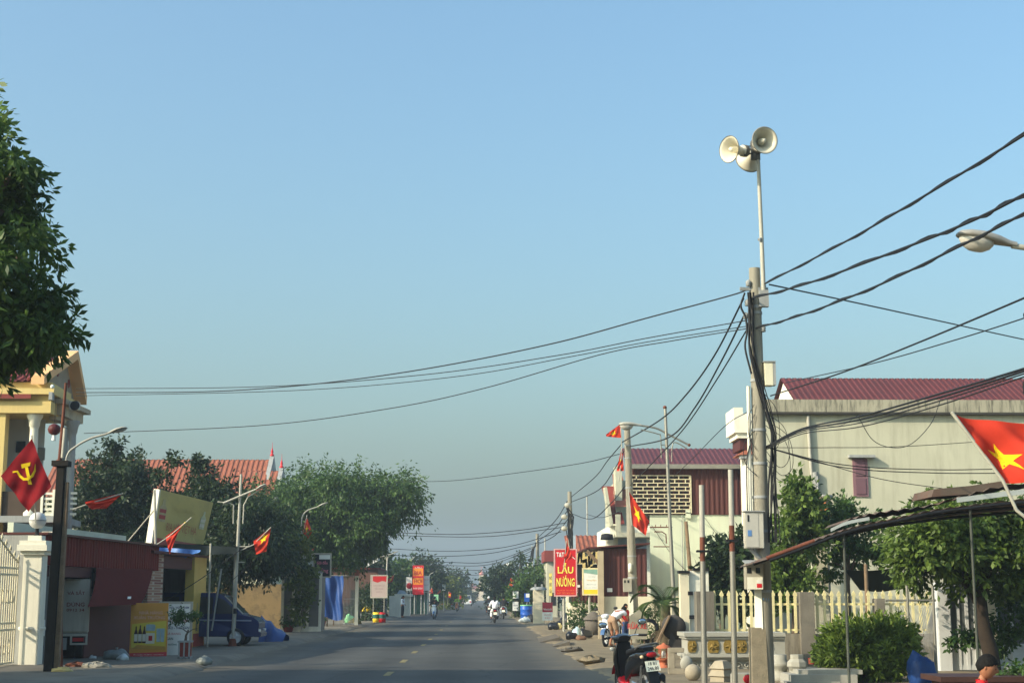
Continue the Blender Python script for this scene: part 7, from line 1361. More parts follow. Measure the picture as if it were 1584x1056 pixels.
D = 37.2; q = [P(1306, 880, D), P(1392, 876, D), P(1392, 910, D + 1), P(1330, 912, D + 1)]
tag(MB().grid(lambda u, v: (q[0] * (1 - u) + q[1] * u) * (1 - v) + (q[3] * (1 - u) + q[2] * u) * v - UZ * .06 * math.sin(math.pi * u), 10, 6).build('shade_net', mat('shade_net_green', (28, 40, 34), .9, .2, 20)), 'dark green shade net slung behind the picket fence between the yard trees', 'shade net')
post('timber_prop', 'thin wooden stake holding the dark green net behind the picket fence', 'timber', (xpx(1340, 900, 37), 37, .05), P(1339, 872, 37), .05, .05, WOOD, 6)
# wire mesh fence posts and tarp behind bush
D = 30.5
t = thing('mesh_panel', 'wire mesh panel on steel posts between the bush and the white gate', 'fence', (xpx(1415, 1000, D), D, .1)); m = MB()
for px in (1406, 1446): m.cyl((xpx(px, 980, D), D, .05), (xpx(px, 980, D), D, zpx(905, D)), .03, n=8)
m.cyl((xpx(1370, 935, D), D, zpx(928, D)), (xpx(1448, 935, D), D, zpx(928, D)), .025, n=6); m.build('frame', STEEL, t); m = MB(); xa, xb = xpx(1390, 980, D), xpx(1446, 980, D)
for k in range(16):
    for s_ in (0, 1):
        a = V((xa + (xb - xa) * (k / 16), D, .1)); e = a + V(((.5 if s_ else -.5), 0, 1.4)); e.x = min(max(e.x, xa), xb); m.cyl(a, e, .006, n=4)
m.build('mesh', GREYW, t)
bag('covered_goods', 'blue tarpaulin covered goods with a red strap behind the wire mesh', 1424, 1056, .40, BLUET, (.6, .7, .9), 33, cat='tarpaulin', knot=False)
# ---- white gate at the right
D = 33.0; t = thing('white_gate', 'pale grey white double gate with glazed bars behind the tree trunk', 'gate', (xpx(1520, 1030, D), D, .1)); gw = mat('gate_white', (196, 198, 196), .6, .08, 3, stain=(160, 160, 154), stain_amt=.3)
x = xpx(1463, 980, D); MB().box(x - .15, x + .13, D, D + .3, .05, zpx(900, D)).build('post', gw, t, bevel=.01)
def leaf_gate(px0, px1, dy):
    x0, x1 = xpx(px0, 980, D), xpx(px1, 980, D); m = MB(); zt, zm, zb = zpx(885, D), zpx(1000, D), .12
    m.box(x0, x1, D + dy, D + dy + .06, zt, zt + .1); m.box(x0, x1, D + dy, D + dy + .06, zm - .06, zm + .06); m.box(x0, x1, D + dy, D + dy + .06, zb, zb + .1)
    for k in range(5): xx = x0 + (x1 - x0) * k / 4; m.box(xx - .035, xx + .035, D + dy - .01, D + dy + .07, zb, zt)
    m.build('leaf_frame', gw, t); MB().box(x0, x1, D + dy + .02, D + dy + .04, zm, zt).build('glazing', mat('gate_glass', (84, 90, 90), .3, .2, 2, spec=.5), t); MB().box(x0, x1, D + dy + .015, D + dy + .045, zb, zm).build('lower_panel', gw, t)
leaf_gate(1472, 1526, .1); leaf_gate(1545, 1640, .1)
MB().box(xpx(1528, 980, D), xpx(1543, 980, D), D, D + .3, .05, zpx(880, D)).build('middle_post', mat('pillar_cream', (212, 202, 174)), t)
# counter in front
b = P(1530, 1046, 17.2); t = thing('wooden_counter', 'dark brown wooden counter behind the child at the right edge', 'counter', (b.x, 17.2, .05)); xa, xb = xpx(1455, 1040, 17.2), xpx(1700, 1040, 17.2); MB().box(xa, xb, 17.2, 18.0, b.z - .06, b.z).build('top', mat('dark_wood', (62, 40, 34), .6, .25, 6), t); MB().box(xa + .1, xb, 17.35, 17.9, .05, b.z - .06).build('cabinet', mat('dark_wood_front', (60, 38, 32), .7, .25, 6), t)
t = thing('potted_herbs', 'leafy green herbs spread along the dark brown counter', 'plant', (xpx(1570, 1040, 17.6), 17.6, b.z)); crown('foliage', LFM, [(xpx(1572, 1040, 17.6), 17.6, b.z + .05, .3, .15, .05), (xpx(1600, 1040, 17.6), 17.6, b.z + .06, .25, .15, .06)], 70, 7, .07, .03, .06, 97, t)
# ---- far right trees
tree('layered_tree', 'tall hazy tree with flat layered branches over the right side of the road', (3.9, 150, .05), blobs_px([(805, 868, 12, 4, 0, 1.2), (790, 880, 30, 5, 0, 2), (770, 876, 18, 3.5, 0, 1.6), (800, 890, 34, 7, 1, 2.2), (772, 893, 26, 5, 0, 2), (790, 905, 34, 9, 1, 2.2), (770, 910, 20, 6, 0, 2), (800, 920, 24, 12, 1, 2), (780, 925, 16, 10, 0, 1.6)], 150), LFD, .4, .18, 520, 9, .5, .2, 101)
tree('roadside_tree', 'bushy green tree left of the fourth utility pole', (4.6, 122, .05), blobs_px([(815, 905, 18, 18, 0, 1.6), (828, 895, 14, 20, 1, 1.4), (805, 920, 14, 14, 0, 1.4), (838, 905, 14, 22, 2, 1.4), (798, 932, 10, 12, 0, 1)], 122), LFM, .34, .16, 420, 9, .45, .15, 102, 'trees along the right side')
tree('roadside_tree', 'dark tree filling the gap between the fourth pole and the red sign', (6.5, 130, .05), blobs_px([(848, 890, 16, 22, 0, 1.8), (852, 912, 14, 18, 1, 1.8), (838, 918, 12, 16, 0, 1.6)], 130), LFD, .36, .17, 300, 9, .5, .15, 103, 'trees along the right side')
tree('roadside_tree', 'low dark tree line end behind the three riders on the right', (4.4, 205, .05), blobs_px([(772, 925, 12, 12, 0, 2), (762, 928, 8, 9, 0, 2), (785, 928, 12, 12, 1, 2)], 205), LFD, .4, .2, 260, 9, .6, .15, 104, 'trees along the right side')
for i, (x, y, s_, lab) in enumerate(((13, 300, 4, 'hazy green tree on the far right behind the layered tree'), (-14, 300, 4, 'hazy green tree far left, near the church annexe'), (20, 420, 6, 'pale distant tree right of the church'), (-24, 440, 6, 'pale distant tree left of the church'))):
    tree('far_tree', lab, (x, y, 0), [(x, y, s_ * .9, s_ * .8, s_ * .8, s_ * .6), (x + s_ * .5, y, s_ * .7, s_ * .7, s_ * .7, s_ * .5), (x - s_ * .5, y + 1, s_ * .75, s_ * .7, s_ * .7, s_ * .5)], LFD, .6, .3, 220, 8, 1.0, .25, 110 + i, 'hazy trees at the end of the street')
# ================================================================= CABLES
Y0 = 13.0
wire('thick topmost cable rising from the nearest pole to the upper right corner', (1181, 440, D1), (1760, 98, 12.2), [(1300, 378), (1420, 309), (1584, 209)], .015, twist=1)
wire('thick second cable from the nearest pole to the right edge above the lamp', (1160, 462, D1), (1760, 205, 12.2), [(1250, 438), (1400, 383), (1500, 343), (1584, 301)], .017, twist=1)
wire('thick third cable passing behind the lamp head at the right edge', (1168, 508, D1), (1760, 228, 12.2), [(1240, 487), (1350, 445), (1480, 383), (1584, 330)], .015, twist=1)
wire('cable sloping down to the right from the pole top across the sky', (1190, 440, D1), (1660, 540, 40), [(1300, 463), (1420, 489), (1584, 525)], .015)
wire('thin cable rising from behind the cream building to the right edge', (1192, 612, D1), (1700, 410, 14), [(1300, 577), (1420, 530), (1584, 461)], .012)
wire('faint upper cable rising to the right edge below the sloping cable', (1215, 592, 40), (1700, 450, 22), [(1350, 562), (1470, 528), (1584, 492)], .012)
for i, (dy, lab) in enumerate(((0, 'topmost strand of the bundle sweeping over the red roof'), (5, 'second strand of the bundle sweeping over the red roof'), (10, 'third strand of the bundle sweeping over the red roof'), (16, 'lowest strand of the bundle sweeping over the red roof'))):
    wire(lab, (1186, 690 + dy * .3, D1), (1720, 525 + dy, 12.6), [(1240, 663 + dy * .5), (1330, 644 + dy), (1450, 610 + dy * 1.1), (1584, 570 + dy * .8)], .013 if i < 2 else .008, group='cable bundle over the red roof')
for i, (mids, b_, r_, lab) in enumerate((([(1300, 718), (1440, 726)], (1640, 724, 30), .010, 'upper of three cables running right below the bundle across the cream wall'), ([(1300, 722), (1440, 731)], (1640, 732, 30), .010, 'middle of three cables running right below the bundle across the cream wall'), ([(1260, 712), (1360, 740)], (1470, 757, 26), .008, 'lowest cable sagging from the pole to the awning corner'), ([(1280, 692), (1400, 690)], (1620, 676, 30), .007, 'thin cable crossing the cream wall at mid height'), ([(1255, 660), (1300, 658)], (1330, 640, 46), .007, 'short thin cable sagging under the parapet of the cream building'))):
    wire(lab, (1187, 692, D1), b_, mids, r_, group='cables across the cream wall')
wire('drooping loop of cable hanging against the cream building wall', (1328, 645, 45), (1455, 618, 45), [(1350, 680), (1380, 692), (1410, 686), (1440, 655)], .012)
# to pole 2 and on down the street
for i, (a_, mids, b_, r_, lab) in enumerate((((1150, 462, D1), [(1105, 550), (1060, 612), (1020, 650)], (962, 684, D2_), .02, 'upper cable from the nearest pole down to the second pole'), ((1152, 486, D1), [(1115, 560), (1075, 630), (1035, 676)], (976, 690, D2_), .02, 'middle cable from the nearest pole down to the second pole'), ((1154, 512, D1), [(1110, 585), (1060, 660), (1010, 715)], (975, 750, D2_), .016, 'lower cable from the nearest pole passing behind the second pole'), ((1158, 636, D1), [(1120, 660), (1060, 720)], (985, 790, D2_), .008, 'thin cable from the pole box down across the maroon wall'))):
    wire(lab, a_, b_, mids, r_, group='cables between the near poles')
for i, (a_, mids, b_, lab) in enumerate((((962, 686, D2_), [(940, 712), (920, 738)], (884, 768, D3_), 'upper cable from the second pole to the third pole'), ((968, 692, D2_), [(950, 726), (925, 758)], (884, 776, D3_), 'middle cable from the second pole to the third pole'), ((972, 745, D2_), [(945, 778), (915, 802)], (884, 794, D3_), 'sagging lower cable between second and third poles'))):
    wire(lab, a_, b_, mids, .02, group='cables between the middle poles')
for i in range(3): wire(('upper', 'middle', 'lower')[i] + ' cable from the third pole to the fourth pole', (878, 775 + 14 * i, D3_), (831, 832 + 5 * i, D4_), [(858, 806 + 11 * i)], .03, group='cables between the far poles')
# across the road to the left
wire('thick cable crossing the whole street from the pole top to the yellow house', (1160, 446, D1), (118, 607, 45.5), [(1130, 457), (1000, 492), (860, 530), (700, 563), (560, 585), (430, 599), (300, 606)], .014)
wire('cable crossing the street just below the thick one', (1158, 495, D1), (118, 601, 45.5), [(1000, 523), (860, 550), (650, 580), (400, 598)], .010)
wire('cable crossing the street third from top, sagging more', (1158, 504, D1), (118, 612, 45.6), [(1000, 529), (880, 552), (700, 583), (450, 604)], .009)
wire('lowest cable crossing the street from the pole to the left lamp', (1156, 508, D1), (130, 670, 40), [(1040, 527), (930, 548), (750, 600), (600, 632), (400, 658)], .010)
wire('cable from the second pole left across the road to the broad tree', (958, 702, D2_), (610, 745, 78), [(900, 716), (800, 731), (700, 743)], .014)
far_w = [((876, 808, 88), (585, 822, 105), [(800, 820), (700, 826)]), ((870, 815, 92), (585, 826, 110), [(760, 829), (660, 829)]), ((868, 822, 95), (600, 848, 118), [(780, 846), (690, 852)]), ((836, 838, 140), (600, 858, 130), [(760, 855), (680, 860)]), ((834, 842, 140), (610, 866, 140), [(760, 868), (690, 869)]), ((828, 846, 145), (620, 870, 150), [(760, 872), (690, 874)]), ((826, 850, 150), (640, 876, 160), [(760, 879), (700, 880)]), ((824, 858, 155), (650, 880, 170), [(750, 887), (700, 886)])]
for i, (a_, b_, mids) in enumerate(far_w): wire(('highest', 'second highest', 'third highest', 'fourth highest', 'fifth highest', 'third lowest', 'second lowest', 'lowest')[i] + ' of the distant cables strung across the road ahead', a_, b_, mids, .024 if i < 3 else .03, group='distant cables across the road')
wire('cable along the right side from antenna pole to the sheds', (908, 795, 84), (960, 790, 60), [(930, 800)], .014)

upole('concrete utility pole beside the camera carrying the thick right hand cables', (5.75, -7.0, .05), (5.75, -7.0, 8.0), .17, .11, (.9,))
# ================================================================= PEOPLE AND MOTORBIKES
SKIN = mat('skin', (150, 100, 74), .6, .06, 8); HAIR = mat('hair_black', (18, 16, 15), .75, .3, 40, .5, spec=.15)
def skinned(name, verts, edges, radii, m, parent, sub=2):
    off = V((0, 0, 0)); q = parent
    while q is not None: off = off + q.location; q = q.parent
    me = bpy.data.meshes.new('sk'); me.from_pydata([tuple(V(v) - off) for v in verts], edges, []); o = bpy.data.objects.new('sk', me); COL.objects.link(o)
    o.modifiers.new('s', 'SKIN'); sm = o.modifiers.new('b', 'SUBSURF'); sm.levels = sub; sm.render_levels = sub
    for i, d in enumerate(me.skin_vertices[0].data): r = radii[i]; d.radius = r if isinstance(r, tuple) else (r, r); d.use_root = (i == 0)
    dg = bpy.context.evaluated_depsgraph_get(); dg.update(); nm = bpy.data.meshes.new_from_object(o.evaluated_get(dg)); nm.name = name
    bpy.data.objects.remove(o); bpy.data.meshes.remove(me)
    nm.materials.clear(); nm.materials.append(m); nm.polygons.foreach_set('use_smooth', [True] * len(nm.polygons)); nm.polygons.foreach_set('material_index', [0] * len(nm.polygons))
    ob = bpy.data.objects.new(name, nm); COL.objects.link(ob); ob.parent = parent; return ob
def human(label, o, fwd, J, k=1.0, shirt=None, trousers=None, sleeves=True, short=False, helmet=None, long_hair=False, face=None, group=None, hold=0.4, hs=1.0):
    """J: joint -> (right, forward, up) in metres for a 1.65 m adult; k scales the figure"""
    o = V(o); f = V(fwd).normalized(); r = f.cross(UZ).normalized(); t = thing('person', label, 'person', o, group)
    W = lambda j: o + (r * j[0] + f * j[1] + UZ * j[2]) * k
    vs, es, rd = [], [], []; ix = {}
    def ad(n, p, rad, par=None):
        ix[n] = len(vs); vs.append(p); rd.append(tuple(q * k for q in rad) if isinstance(rad, tuple) else rad * k)
        if par is not None: es.append((ix[par], ix[n]))
    ad('pelvis', W(J['pelvis']), (.15, .11)); ad('waist', (W(J['pelvis']) + W(J['chest'])) / 2, (.13, .095), 'pelvis'); ad('chest', W(J['chest']), (.15, .105), 'waist'); ad('neck', W(J['neck']), .052, 'chest')
    hd = W(J['head']); nk = W(J['neck']); ad('headb', nk * .45 + hd * .55, .058, 'neck')
    for s, sd_ in ((1, 'R'), (-1, 'L')):
        sh = W(J['chest']) * .35 + nk * .65 + r * (s * .17 * k); ad('sh' + sd_, sh, .062, 'chest'); m_ = lambda j: W((j[0] * s, j[1], j[2])) if not isinstance(j, list) else W(j[0 if s > 0 else 1])
        el = m_(J['elbow']); ha = m_(J['hand']); ad('el' + sd_, el, .043, 'sh' + sd_); wr = el + (ha - el) * .82; ad('wr' + sd_, wr, .027, 'el' + sd_); ad('ha' + sd_, ha, (.034, .022), 'wr' + sd_)
        d = (ha - wr).normalized(); sd2 = d.cross(UZ); sd2 = sd2.normalized() if sd2.length > .1 else r.copy(); dn = -sd2.cross(d).normalized()
        for i, (u_, L_) in enumerate(((-.028, .062), (-.010, .074), (.010, .07), (.027, .055))):
            a = ha + (d * .035 + sd2 * u_) * k; ad('f%d' % i + sd_, a, .0085, 'ha' + sd_); ad('g%d' % i + sd_, a + (d * (1 - hold) + dn * hold) * L_ * .55 * k, .0082, 'f%d' % i + sd_); ad('h%d' % i + sd_, a + (d * (1 - hold) + dn * hold) * L_ * .55 * k + (d * (1 - 2 * hold) + dn * hold * 1.6) * L_ * .45 * k, .007, 'g%d' % i + sd_)
        th = ha - d * .01 * k - sd2 * (s * .035 * k); ad('t' + sd_, th, .0095, 'ha' + sd_); ad('u' + sd_, th + (d * .8 - sd2 * s * .5).normalized() * .045 * k, .008, 't' + sd_)
        hp = W(J['pelvis']) + r * (s * .095 * k) - UZ * .03 * k; ad('hp' + sd_, hp, .092, 'pelvis'); ad('kn' + sd_, m_(J['knee']), .06, 'hp' + sd_); ad('an' + sd_, m_(J['ankle']), .038, 'kn' + sd_); ad('to' + sd_, m_(J['toe']), (.042, .03), 'an' + sd_)
    bd = skinned('body', vs, es, rd, SKIN, t)
    # head: sculpted ball joined into the body mesh
    hf = V(face).normalized() if face is not None else f; hu = (UZ - hf * hf.dot(UZ)).normalized(); hr = hf.cross(hu); R_ = .105 * k * hs
    def hp_(x, y, z): return hd + hr * (x * R_) + hf * (y * R_) + hu * (z * R_)
    hm_ = MB(); n, mm = 24, 18; hv = []
    for i in range(mm + 1):
        th = math.pi * i / mm
        for q in range(n):
            ph = 2 * math.pi * q / n; x, y, z = math.sin(th) * math.cos(ph), math.sin(th) * math.sin(ph), math.cos(th); fr_ = max(0, y)
            x *= .80; y *= .95; z *= 1.14
            if z < -.1: x *= 1 + .22 * (z + .1); y = y * (1 + .12 * (z + .1)) if y > 0 else y * (1 + .45 * (z + .1))
            nose = math.exp(-((x / .13) ** 2 + ((z + .12) / .2) ** 2)) * fr_; y += .30 * nose; y += .06 * math.exp(-((x / .2) ** 2 + ((z + .5) / .09) ** 2)) * fr_; y += .10 * math.exp(-((x / .2) ** 2 + ((z + .88) / .14) ** 2)) * fr_
            for ex in (-.32, .32): y -= .09 * math.exp(-(((x - ex) / .16) ** 2 + ((z - .1) / .12) ** 2)) * fr_
            hv.append(hp_(x, y, z))
    hm_.add(hv, [(i * n + q, (i + 1) * n + q, (i + 1) * n + (q + 1) % n, i * n + (q + 1) % n) for i in range(mm) for q in range(n)], 0, True)
    for s in (-1, 1):
        e = MB(); e.ball((0, 0, 0), 1, 10); hm_.add([hp_(s * (.80 + .07 * p.x + .05 * p.y * -1), -.12 + .15 * p.y + .03 * p.z, -.06 + .22 * p.z) for p in e.v], e.f, 0, True)
        if False: hm_.tube([hp_(s * .74, -.04, .10), hp_(s * .86, -.12, .12), hp_(s * .88, -.16, -.05), hp_(s * .82, -.08, -.22), hp_(s * .74, -.0, -.30)], [.09 * R_, .11 * R_, .11 * R_, .10 * R_, .06 * R_], 8)
    hm_.build('head', SKIN, bd)
    ey = MB()
    for s in (-1, 1): ey.ball(hp_(s * .32, .77, .03), .1 * R_, 8); ey.obox(hp_(s * .33, .88, .30), hr * .16 * R_, hu * .025 * R_, hf * .03 * R_)
    ey.build('eye', HAIR, bd); MB().obox(hp_(0, .93, -.5), hr * .2 * R_, hu * .03 * R_, hf * .03 * R_).build('mouth', mat('lips', (140, 78, 68), .5), bd)
    # hair cap
    hc = MB(); hv = []; lim = 16; rq = random.Random(3); jit = [rq.uniform(-.035, .035) for _ in range(48)]
    for i in range(lim + 1):
        for q in range(48):
            ph = 2 * math.pi * q / 48; u_ = math.sin(ph); tm = math.pi * (.485 - .125 * max(0, u_) + (.20 if not long_hair else .34) * max(0, -u_)) + jit[q] * 2; th = tm * i / lim
            x, y, z = math.sin(th) * math.cos(ph) * .80, math.sin(th) * math.sin(ph) * .95, math.cos(th) * 1.14
            if z < -.1 and y < 0: y *= 1 + .45 * (z + .1)
            g_ = (1.12 + jit[(q * 7 + i) % 48] * .9) if i < lim else .99
            hv.append(hp_(x * g_, y * g_, z * (g_ if z > 0 else 1)))
    hc.add(hv, [(i * 48 + q, (i + 1) * 48 + q, (i + 1) * 48 + (q + 1) % 48, i * 48 + (q + 1) % 48) for i in range(lim) for q in range(48)], 0, True); hc.build('hair', HAIR, t)
    if long_hair: MB().tube([hp_(0, -.75, .1), hp_(0, -.95, -.9), hp_(0, -1.0, -2.2), hp_(0, -.95, -3.2)], [.5 * R_, .6 * R_, .5 * R_, .1 * R_], 8).build('ponytail', HAIR, t)
    # clothes as shells along the same skeleton
    def shell(nm, names, grow, m__):
        rn_ = [n_ for n_ in ix if n_ in names]; mp = {ix[n_]: i for i, n_ in enumerate(rn_)}
        ee = [(mp[a], mp[b]) for a, b in es if a in mp and b in mp]; vv = [vs[ix[n_]] for n_ in rn_]; rr = [tuple(q + grow * k for q in rd[ix[n_]]) if isinstance(rd[ix[n_]], tuple) else rd[ix[n_]] + grow * k for n_ in rn_]
        return skinned(nm, vv, ee, rr, m__, t)
    def cut(nm, base_names, ends, grow, m__):
        """like shell but limbs end part way: ends = {joint: (parent, fraction)}"""
        keep = dict(); vv = []; rr = []; ee = []
        for n_ in ix:
            if n_ in base_names: keep[n_] = len(vv); vv.append(vs[ix[n_]]); q = rd[ix[n_]]; rr.append(tuple(a + grow * k for a in q) if isinstance(q, tuple) else q + grow * k)
        inv = {v_: k_ for k_, v_ in ix.items()}
        for a, b in es:
            if inv[a] in keep and inv[b] in keep: ee.append((keep[inv[a]], keep[inv[b]]))
        for n_, (pn_, fr_) in ends.items():
            ee.append((keep[pn_], len(vv))); vv.append(vs[ix[pn_]] + (vs[ix[n_]] - vs[ix[pn_]]) * fr_); q = rd[ix[n_]]; rr.append((q if not isinstance(q, tuple) else q[0]) + grow * 1.6 * k)
        return skinned(nm, vv, ee, rr, m__, t)
    if shirt: cut('shirt', ['pelvis', 'waist', 'chest', 'shR', 'shL'] + (['elR', 'elL'] if sleeves else []), {'wrR': ('elR', .8), 'wrL': ('elL', .8), 'neck': ('chest', .72)} if sleeves else {'elR': ('shR', .6), 'elL': ('shL', .6), 'neck': ('chest', .72)}, .024, shirt)
    if trousers: cut('trousers', ['pelvis', 'hpR', 'hpL'] + ([] if short else ['knR', 'knL']), {'knR': ('hpR', .85), 'knL': ('hpL', .85), 'waist': ('pelvis', .5)} if short else {'anR': ('knR', .9), 'anL': ('knL', .9), 'waist': ('pelvis', .5)}, .02, trousers)
    sh_ = MB()
    for s in 'RL': a, b = vs[ix['an' + s]], vs[ix['to' + s]]; d = (b - a); d.z = 0; d.normalize(); sh_.obox(b - UZ * .025 * k - d * .05 * k, d * .11 * k, d.cross(UZ) * .042 * k, UZ * .012 * k)
    sh_.build('sandals', BLACK, t)
    if helmet:
        h = MB(); hv = []
        for i in range(11):
            for q in range(n): ph = 2 * math.pi * q / n; th = math.pi * .58 * i / 10; hv.append(hp_(math.sin(th) * math.cos(ph) * 1.12, math.sin(th) * math.sin(ph) * 1.28, math.cos(th) * 1.45))
        h.add(hv, [(i * n + q, (i + 1) * n + q, (i + 1) * n + (q + 1) % n, i * n + (q + 1) % n) for i in range(10) for q in range(n)], 0, True); h.prism([hp_(-.7, .95, .35), hp_(.7, .95, .35), hp_(.5, 1.5, .25), hp_(-.5, 1.5, .25)], hu * .03 * k); h.build('helmet', helmet, t)
    return t
RIDE = dict(pelvis=(0, -.12, .86), chest=(0, -.03, 1.24), neck=(0, .02, 1.42), head=(0, .05, 1.56), elbow=(.30, .12, 1.1), hand=(.33, .40, 1.03), knee=(.20, .28, .72), ankle=(.19, .14, .33), toe=(.20, .28, .29))
def loft(secs, n=20):
    """secs: (y, zc, half width, half height, exponent) along y"""
    m = MB(); vs = []
    for y, zc, hw, hh, e in secs:
        for q in range(n):
            a = 2 * math.pi * q / n; c_, s_ = math.cos(a), math.sin(a); vs.append(V((hw * math.copysign(abs(c_) ** e, c_), y, zc + hh * math.copysign(abs(s_) ** e, s_))))
    k = len(secs); m.add(vs, [(i * n + q, i * n + (q + 1) % n, (i + 1) * n + (q + 1) % n, (i + 1) * n + q) for i in range(k - 1) for q in range(n)], 0, True); m.add(vs[:n], [tuple(range(n))]); m.add(vs[(k - 1) * n:], [tuple(range(n))]); return m
def scooter(label, o, yaw, paint, accent, lean=0.0, plate=('18 B1', '246.80'), detail=True, group=None):
    """yaw: heading angle from +Y (counter-clockwise); built in its own frame, then turned as one thing"""
    t = thing('motorbike', label, 'motorbike', (0, 0, 0), group); bk = BLACK; chrome = mat('chrome', (190, 190, 190), .2, .05, 3, 0, .9)
    def wheel(y):
        w_ = MB(); prof = [(.19, -.035), (.235, -.045), (.27, -.035), (.285, 0), (.27, .035), (.235, .045), (.19, .035)]; w_.lathe((0, y, .285), prof, 28, (1, 0, 0)); wo = w_.build('wheel', mat('tyre_black', (28, 28, 28), .85, .2, 20, .3), t)
        rm = MB(); rm.lathe((0, y, .285), [(.2, -.03), (.2, .03), (.185, .03), (.185, -.03), (.2, -.03)], 24, (1, 0, 0)); rm.cyl((-.06, y, .285), (.06, y, .285), .035)
        for k in range(5): a = 2 * math.pi * k / 5; c_ = V((0, y + math.cos(a) * .11, .285 + math.sin(a) * .11)); rm.obox(c_, V((0, math.cos(a), math.sin(a))) * .085, V((0, -math.sin(a), math.cos(a))) * .014, (.014, 0, 0))
        rm.build('rim', mat('alloy_rim', (190, 192, 192)), wo)
    wheel(-.62); wheel(.64)
    loft([(-.98, .80, .05, .03, .8), (-.9, .78, .10, .07, .7), (-.6, .72, .15, .13, .7), (-.3, .66, .16, .15, .7), (-.05, .56, .15, .16, .7), (.08, .42, .13, .13, .7), (.15, .34, .10, .05, .7)]).build('rear_fairing', paint, t)
    loft([(-.84, .87, .09, .03, .7), (-.7, .875, .13, .045, .6), (-.4, .84, .145, .05, .6), (-.1, .80, .13, .05, .6), (.05, .77, .08, .03, .7)]).build('seat', bk, t)
    loft([(-.05, .30, .13, .05, .6), (.15, .28, .15, .05, .6), (.34, .29, .15, .06, .6), (.42, .36, .14, .08, .7)]).build('floor_board', accent, t)
    m = MB(); sh_ = [(.30, .09, .04, .40), (.36, .14, .06, .41), (.5, .17, .07, .42), (.66, .185, .075, .43), (.8, .165, .075, .43), (.9, .12, .07, .42), (.97, .08, .05, .40)]; vs = []
    for z_, w_, d_, y_ in sh_:
        for q in range(20): a = 2 * math.pi * q / 20; vs.append(V((w_ * math.cos(a), y_ + d_ * math.sin(a) + .05 * (1 - (math.cos(a)) ** 2), z_)))
    m.add(vs, [(i * 20 + q, i * 20 + (q + 1) % 20, (i + 1) * 20 + (q + 1) % 20, (i + 1) * 20 + q) for i in range(6) for q in range(20)], 0, True); m.add(vs[:20], [tuple(range(20))]); m.add(vs[120:], [tuple(range(20))]); m.build('leg_shield', paint, t)
    m = MB() if False else MB(); m.grid(lambda u, v: (( .12 * (1 - .35 * abs(v - .55))) * (2 * u - 1), .33 + .05 * (1 - v) + .02 * math.cos((2 * u - 1) * 1.3), .32 + .62 * v), 10, 8); m.build('inner_shield', bk, t)
    loft([(.30, 1.0, .10, .05, .8), (.40, 1.0, .15, .08, .8), (.5, .99, .13, .08, .8), (.57, .98, .07, .05, .8)]).build('handlebar_cowl', paint, t)
    MB().ball((0, .55, .98), .07, 12, 0, (1.2, .5, .8)).build('headlight', mat('headlight_glass', (196, 200, 200)), t)
    fo = MB()
    for s in (-1, 1): fo.cyl((s * .07, .5, .75), (s * .07, .645, .30), .024)
    fo.cyl((0, .40, 1.0), (0, .52, .7), .03); fo.build('fork', chrome, t)
    m = MB(); m.grid(lambda u, v: (.07 * (2 * u - 1), .64 + .33 * math.cos(math.pi * (.12 + .62 * v)), .285 + (.33 - .02 * (2 * u - 1) ** 2) * math.sin(math.pi * (.12 + .62 * v))), 5, 12); m.build('front_mudguard', accent, t)
    m = MB(); m.tube(spline([(-.34, .24, 1.03), (-.2, .33, 1.04), (0, .38, 1.02), (.2, .33, 1.04), (.34, .24, 1.03)], 5), .013, 8); hb = m.build('handlebar', chrome, t)
    for s in (-1, 1):
        MB().cyl((s * .25, .295, 1.038), (s * .365, .222, 1.028), .02, n=10).build('grip', bk, hb)
        MB().cyl((s * .24, .33, 1.02), (s * .36, .27, 1.01), .007, n=6).build('brake_lever', chrome, hb)
        MB().tube([(s * .2, .35, 1.05), (s * .25, .34, 1.16), (s * .31, .33, 1.22)], .008, 6).build('mirror_stem', bk, t)
        mr_ = MB().ball((s * .34, .33, 1.245), .06, 12, 0, (1.3, .35, .85)).build('mirror', bk, t); MB().ball((s * .34, .318, 1.245), .05, 12, 0, (1.3, .22, .85)).build('mirror_glass', mat('mirror_glass', (170, 186, 200), .05, .02, 3, 0, .9), mr_)
        MB().ball((s * .135, -.88, .76), .04, 10, 0, (.8, 1, .7)).build('rear_indicator', mat('indicator_amber', (220, 190, 150), .3), t)
        MB().ball((s * .17, .49, .84), .04, 10, 0, (1, .6, .8)).build('front_indicator', mat('indicator_white', (226, 220, 206), .2), t)
    MB().ball((0, -.965, .79), .06, 12, 0, (1.5, .5, .7)).build('tail_light', mat('tail_red', (170, 20, 24), .25, .05, 3, coat=.4), t)
    gr_ = MB(); gr_.tube(spline([(-.12, -.55, .86), (-.15, -.8, .92), (-.09, -.98, .95), (.09, -.98, .95), (.15, -.8, .92), (.12, -.55, .86)], 5), .016, 8); gr_.build('grab_rail', mat('rail_grey', (88, 88, 86), .5), t)
    mg = MB(); mg.grid(lambda u, v: ((.085 - .01 * v) * (2 * u - 1), -.88 - .16 * v, .74 - .42 * v), 4, 6); mg.v += [p + V((0, .012, 0)) for p in mg.v]; kf = len(mg.f); mg.f += [[i + len(mg.v) // 2 for i in f][::-1] for f in mg.f[:kf]]; mg.m += [0] * kf; mg.sm += [True] * kf; mg.build('rear_mudguard', bk, t)
    c_ = V((0, -.965, .615)); up_ = V((0, .33, .94)).normalized(); pl = MB().obox(c_, (.115, 0, 0), up_ * .082, up_.cross(V((1, 0, 0))) * .003).build('license_plate', mat('plate_white', (232, 228, 206), .5, .04, 6), t)
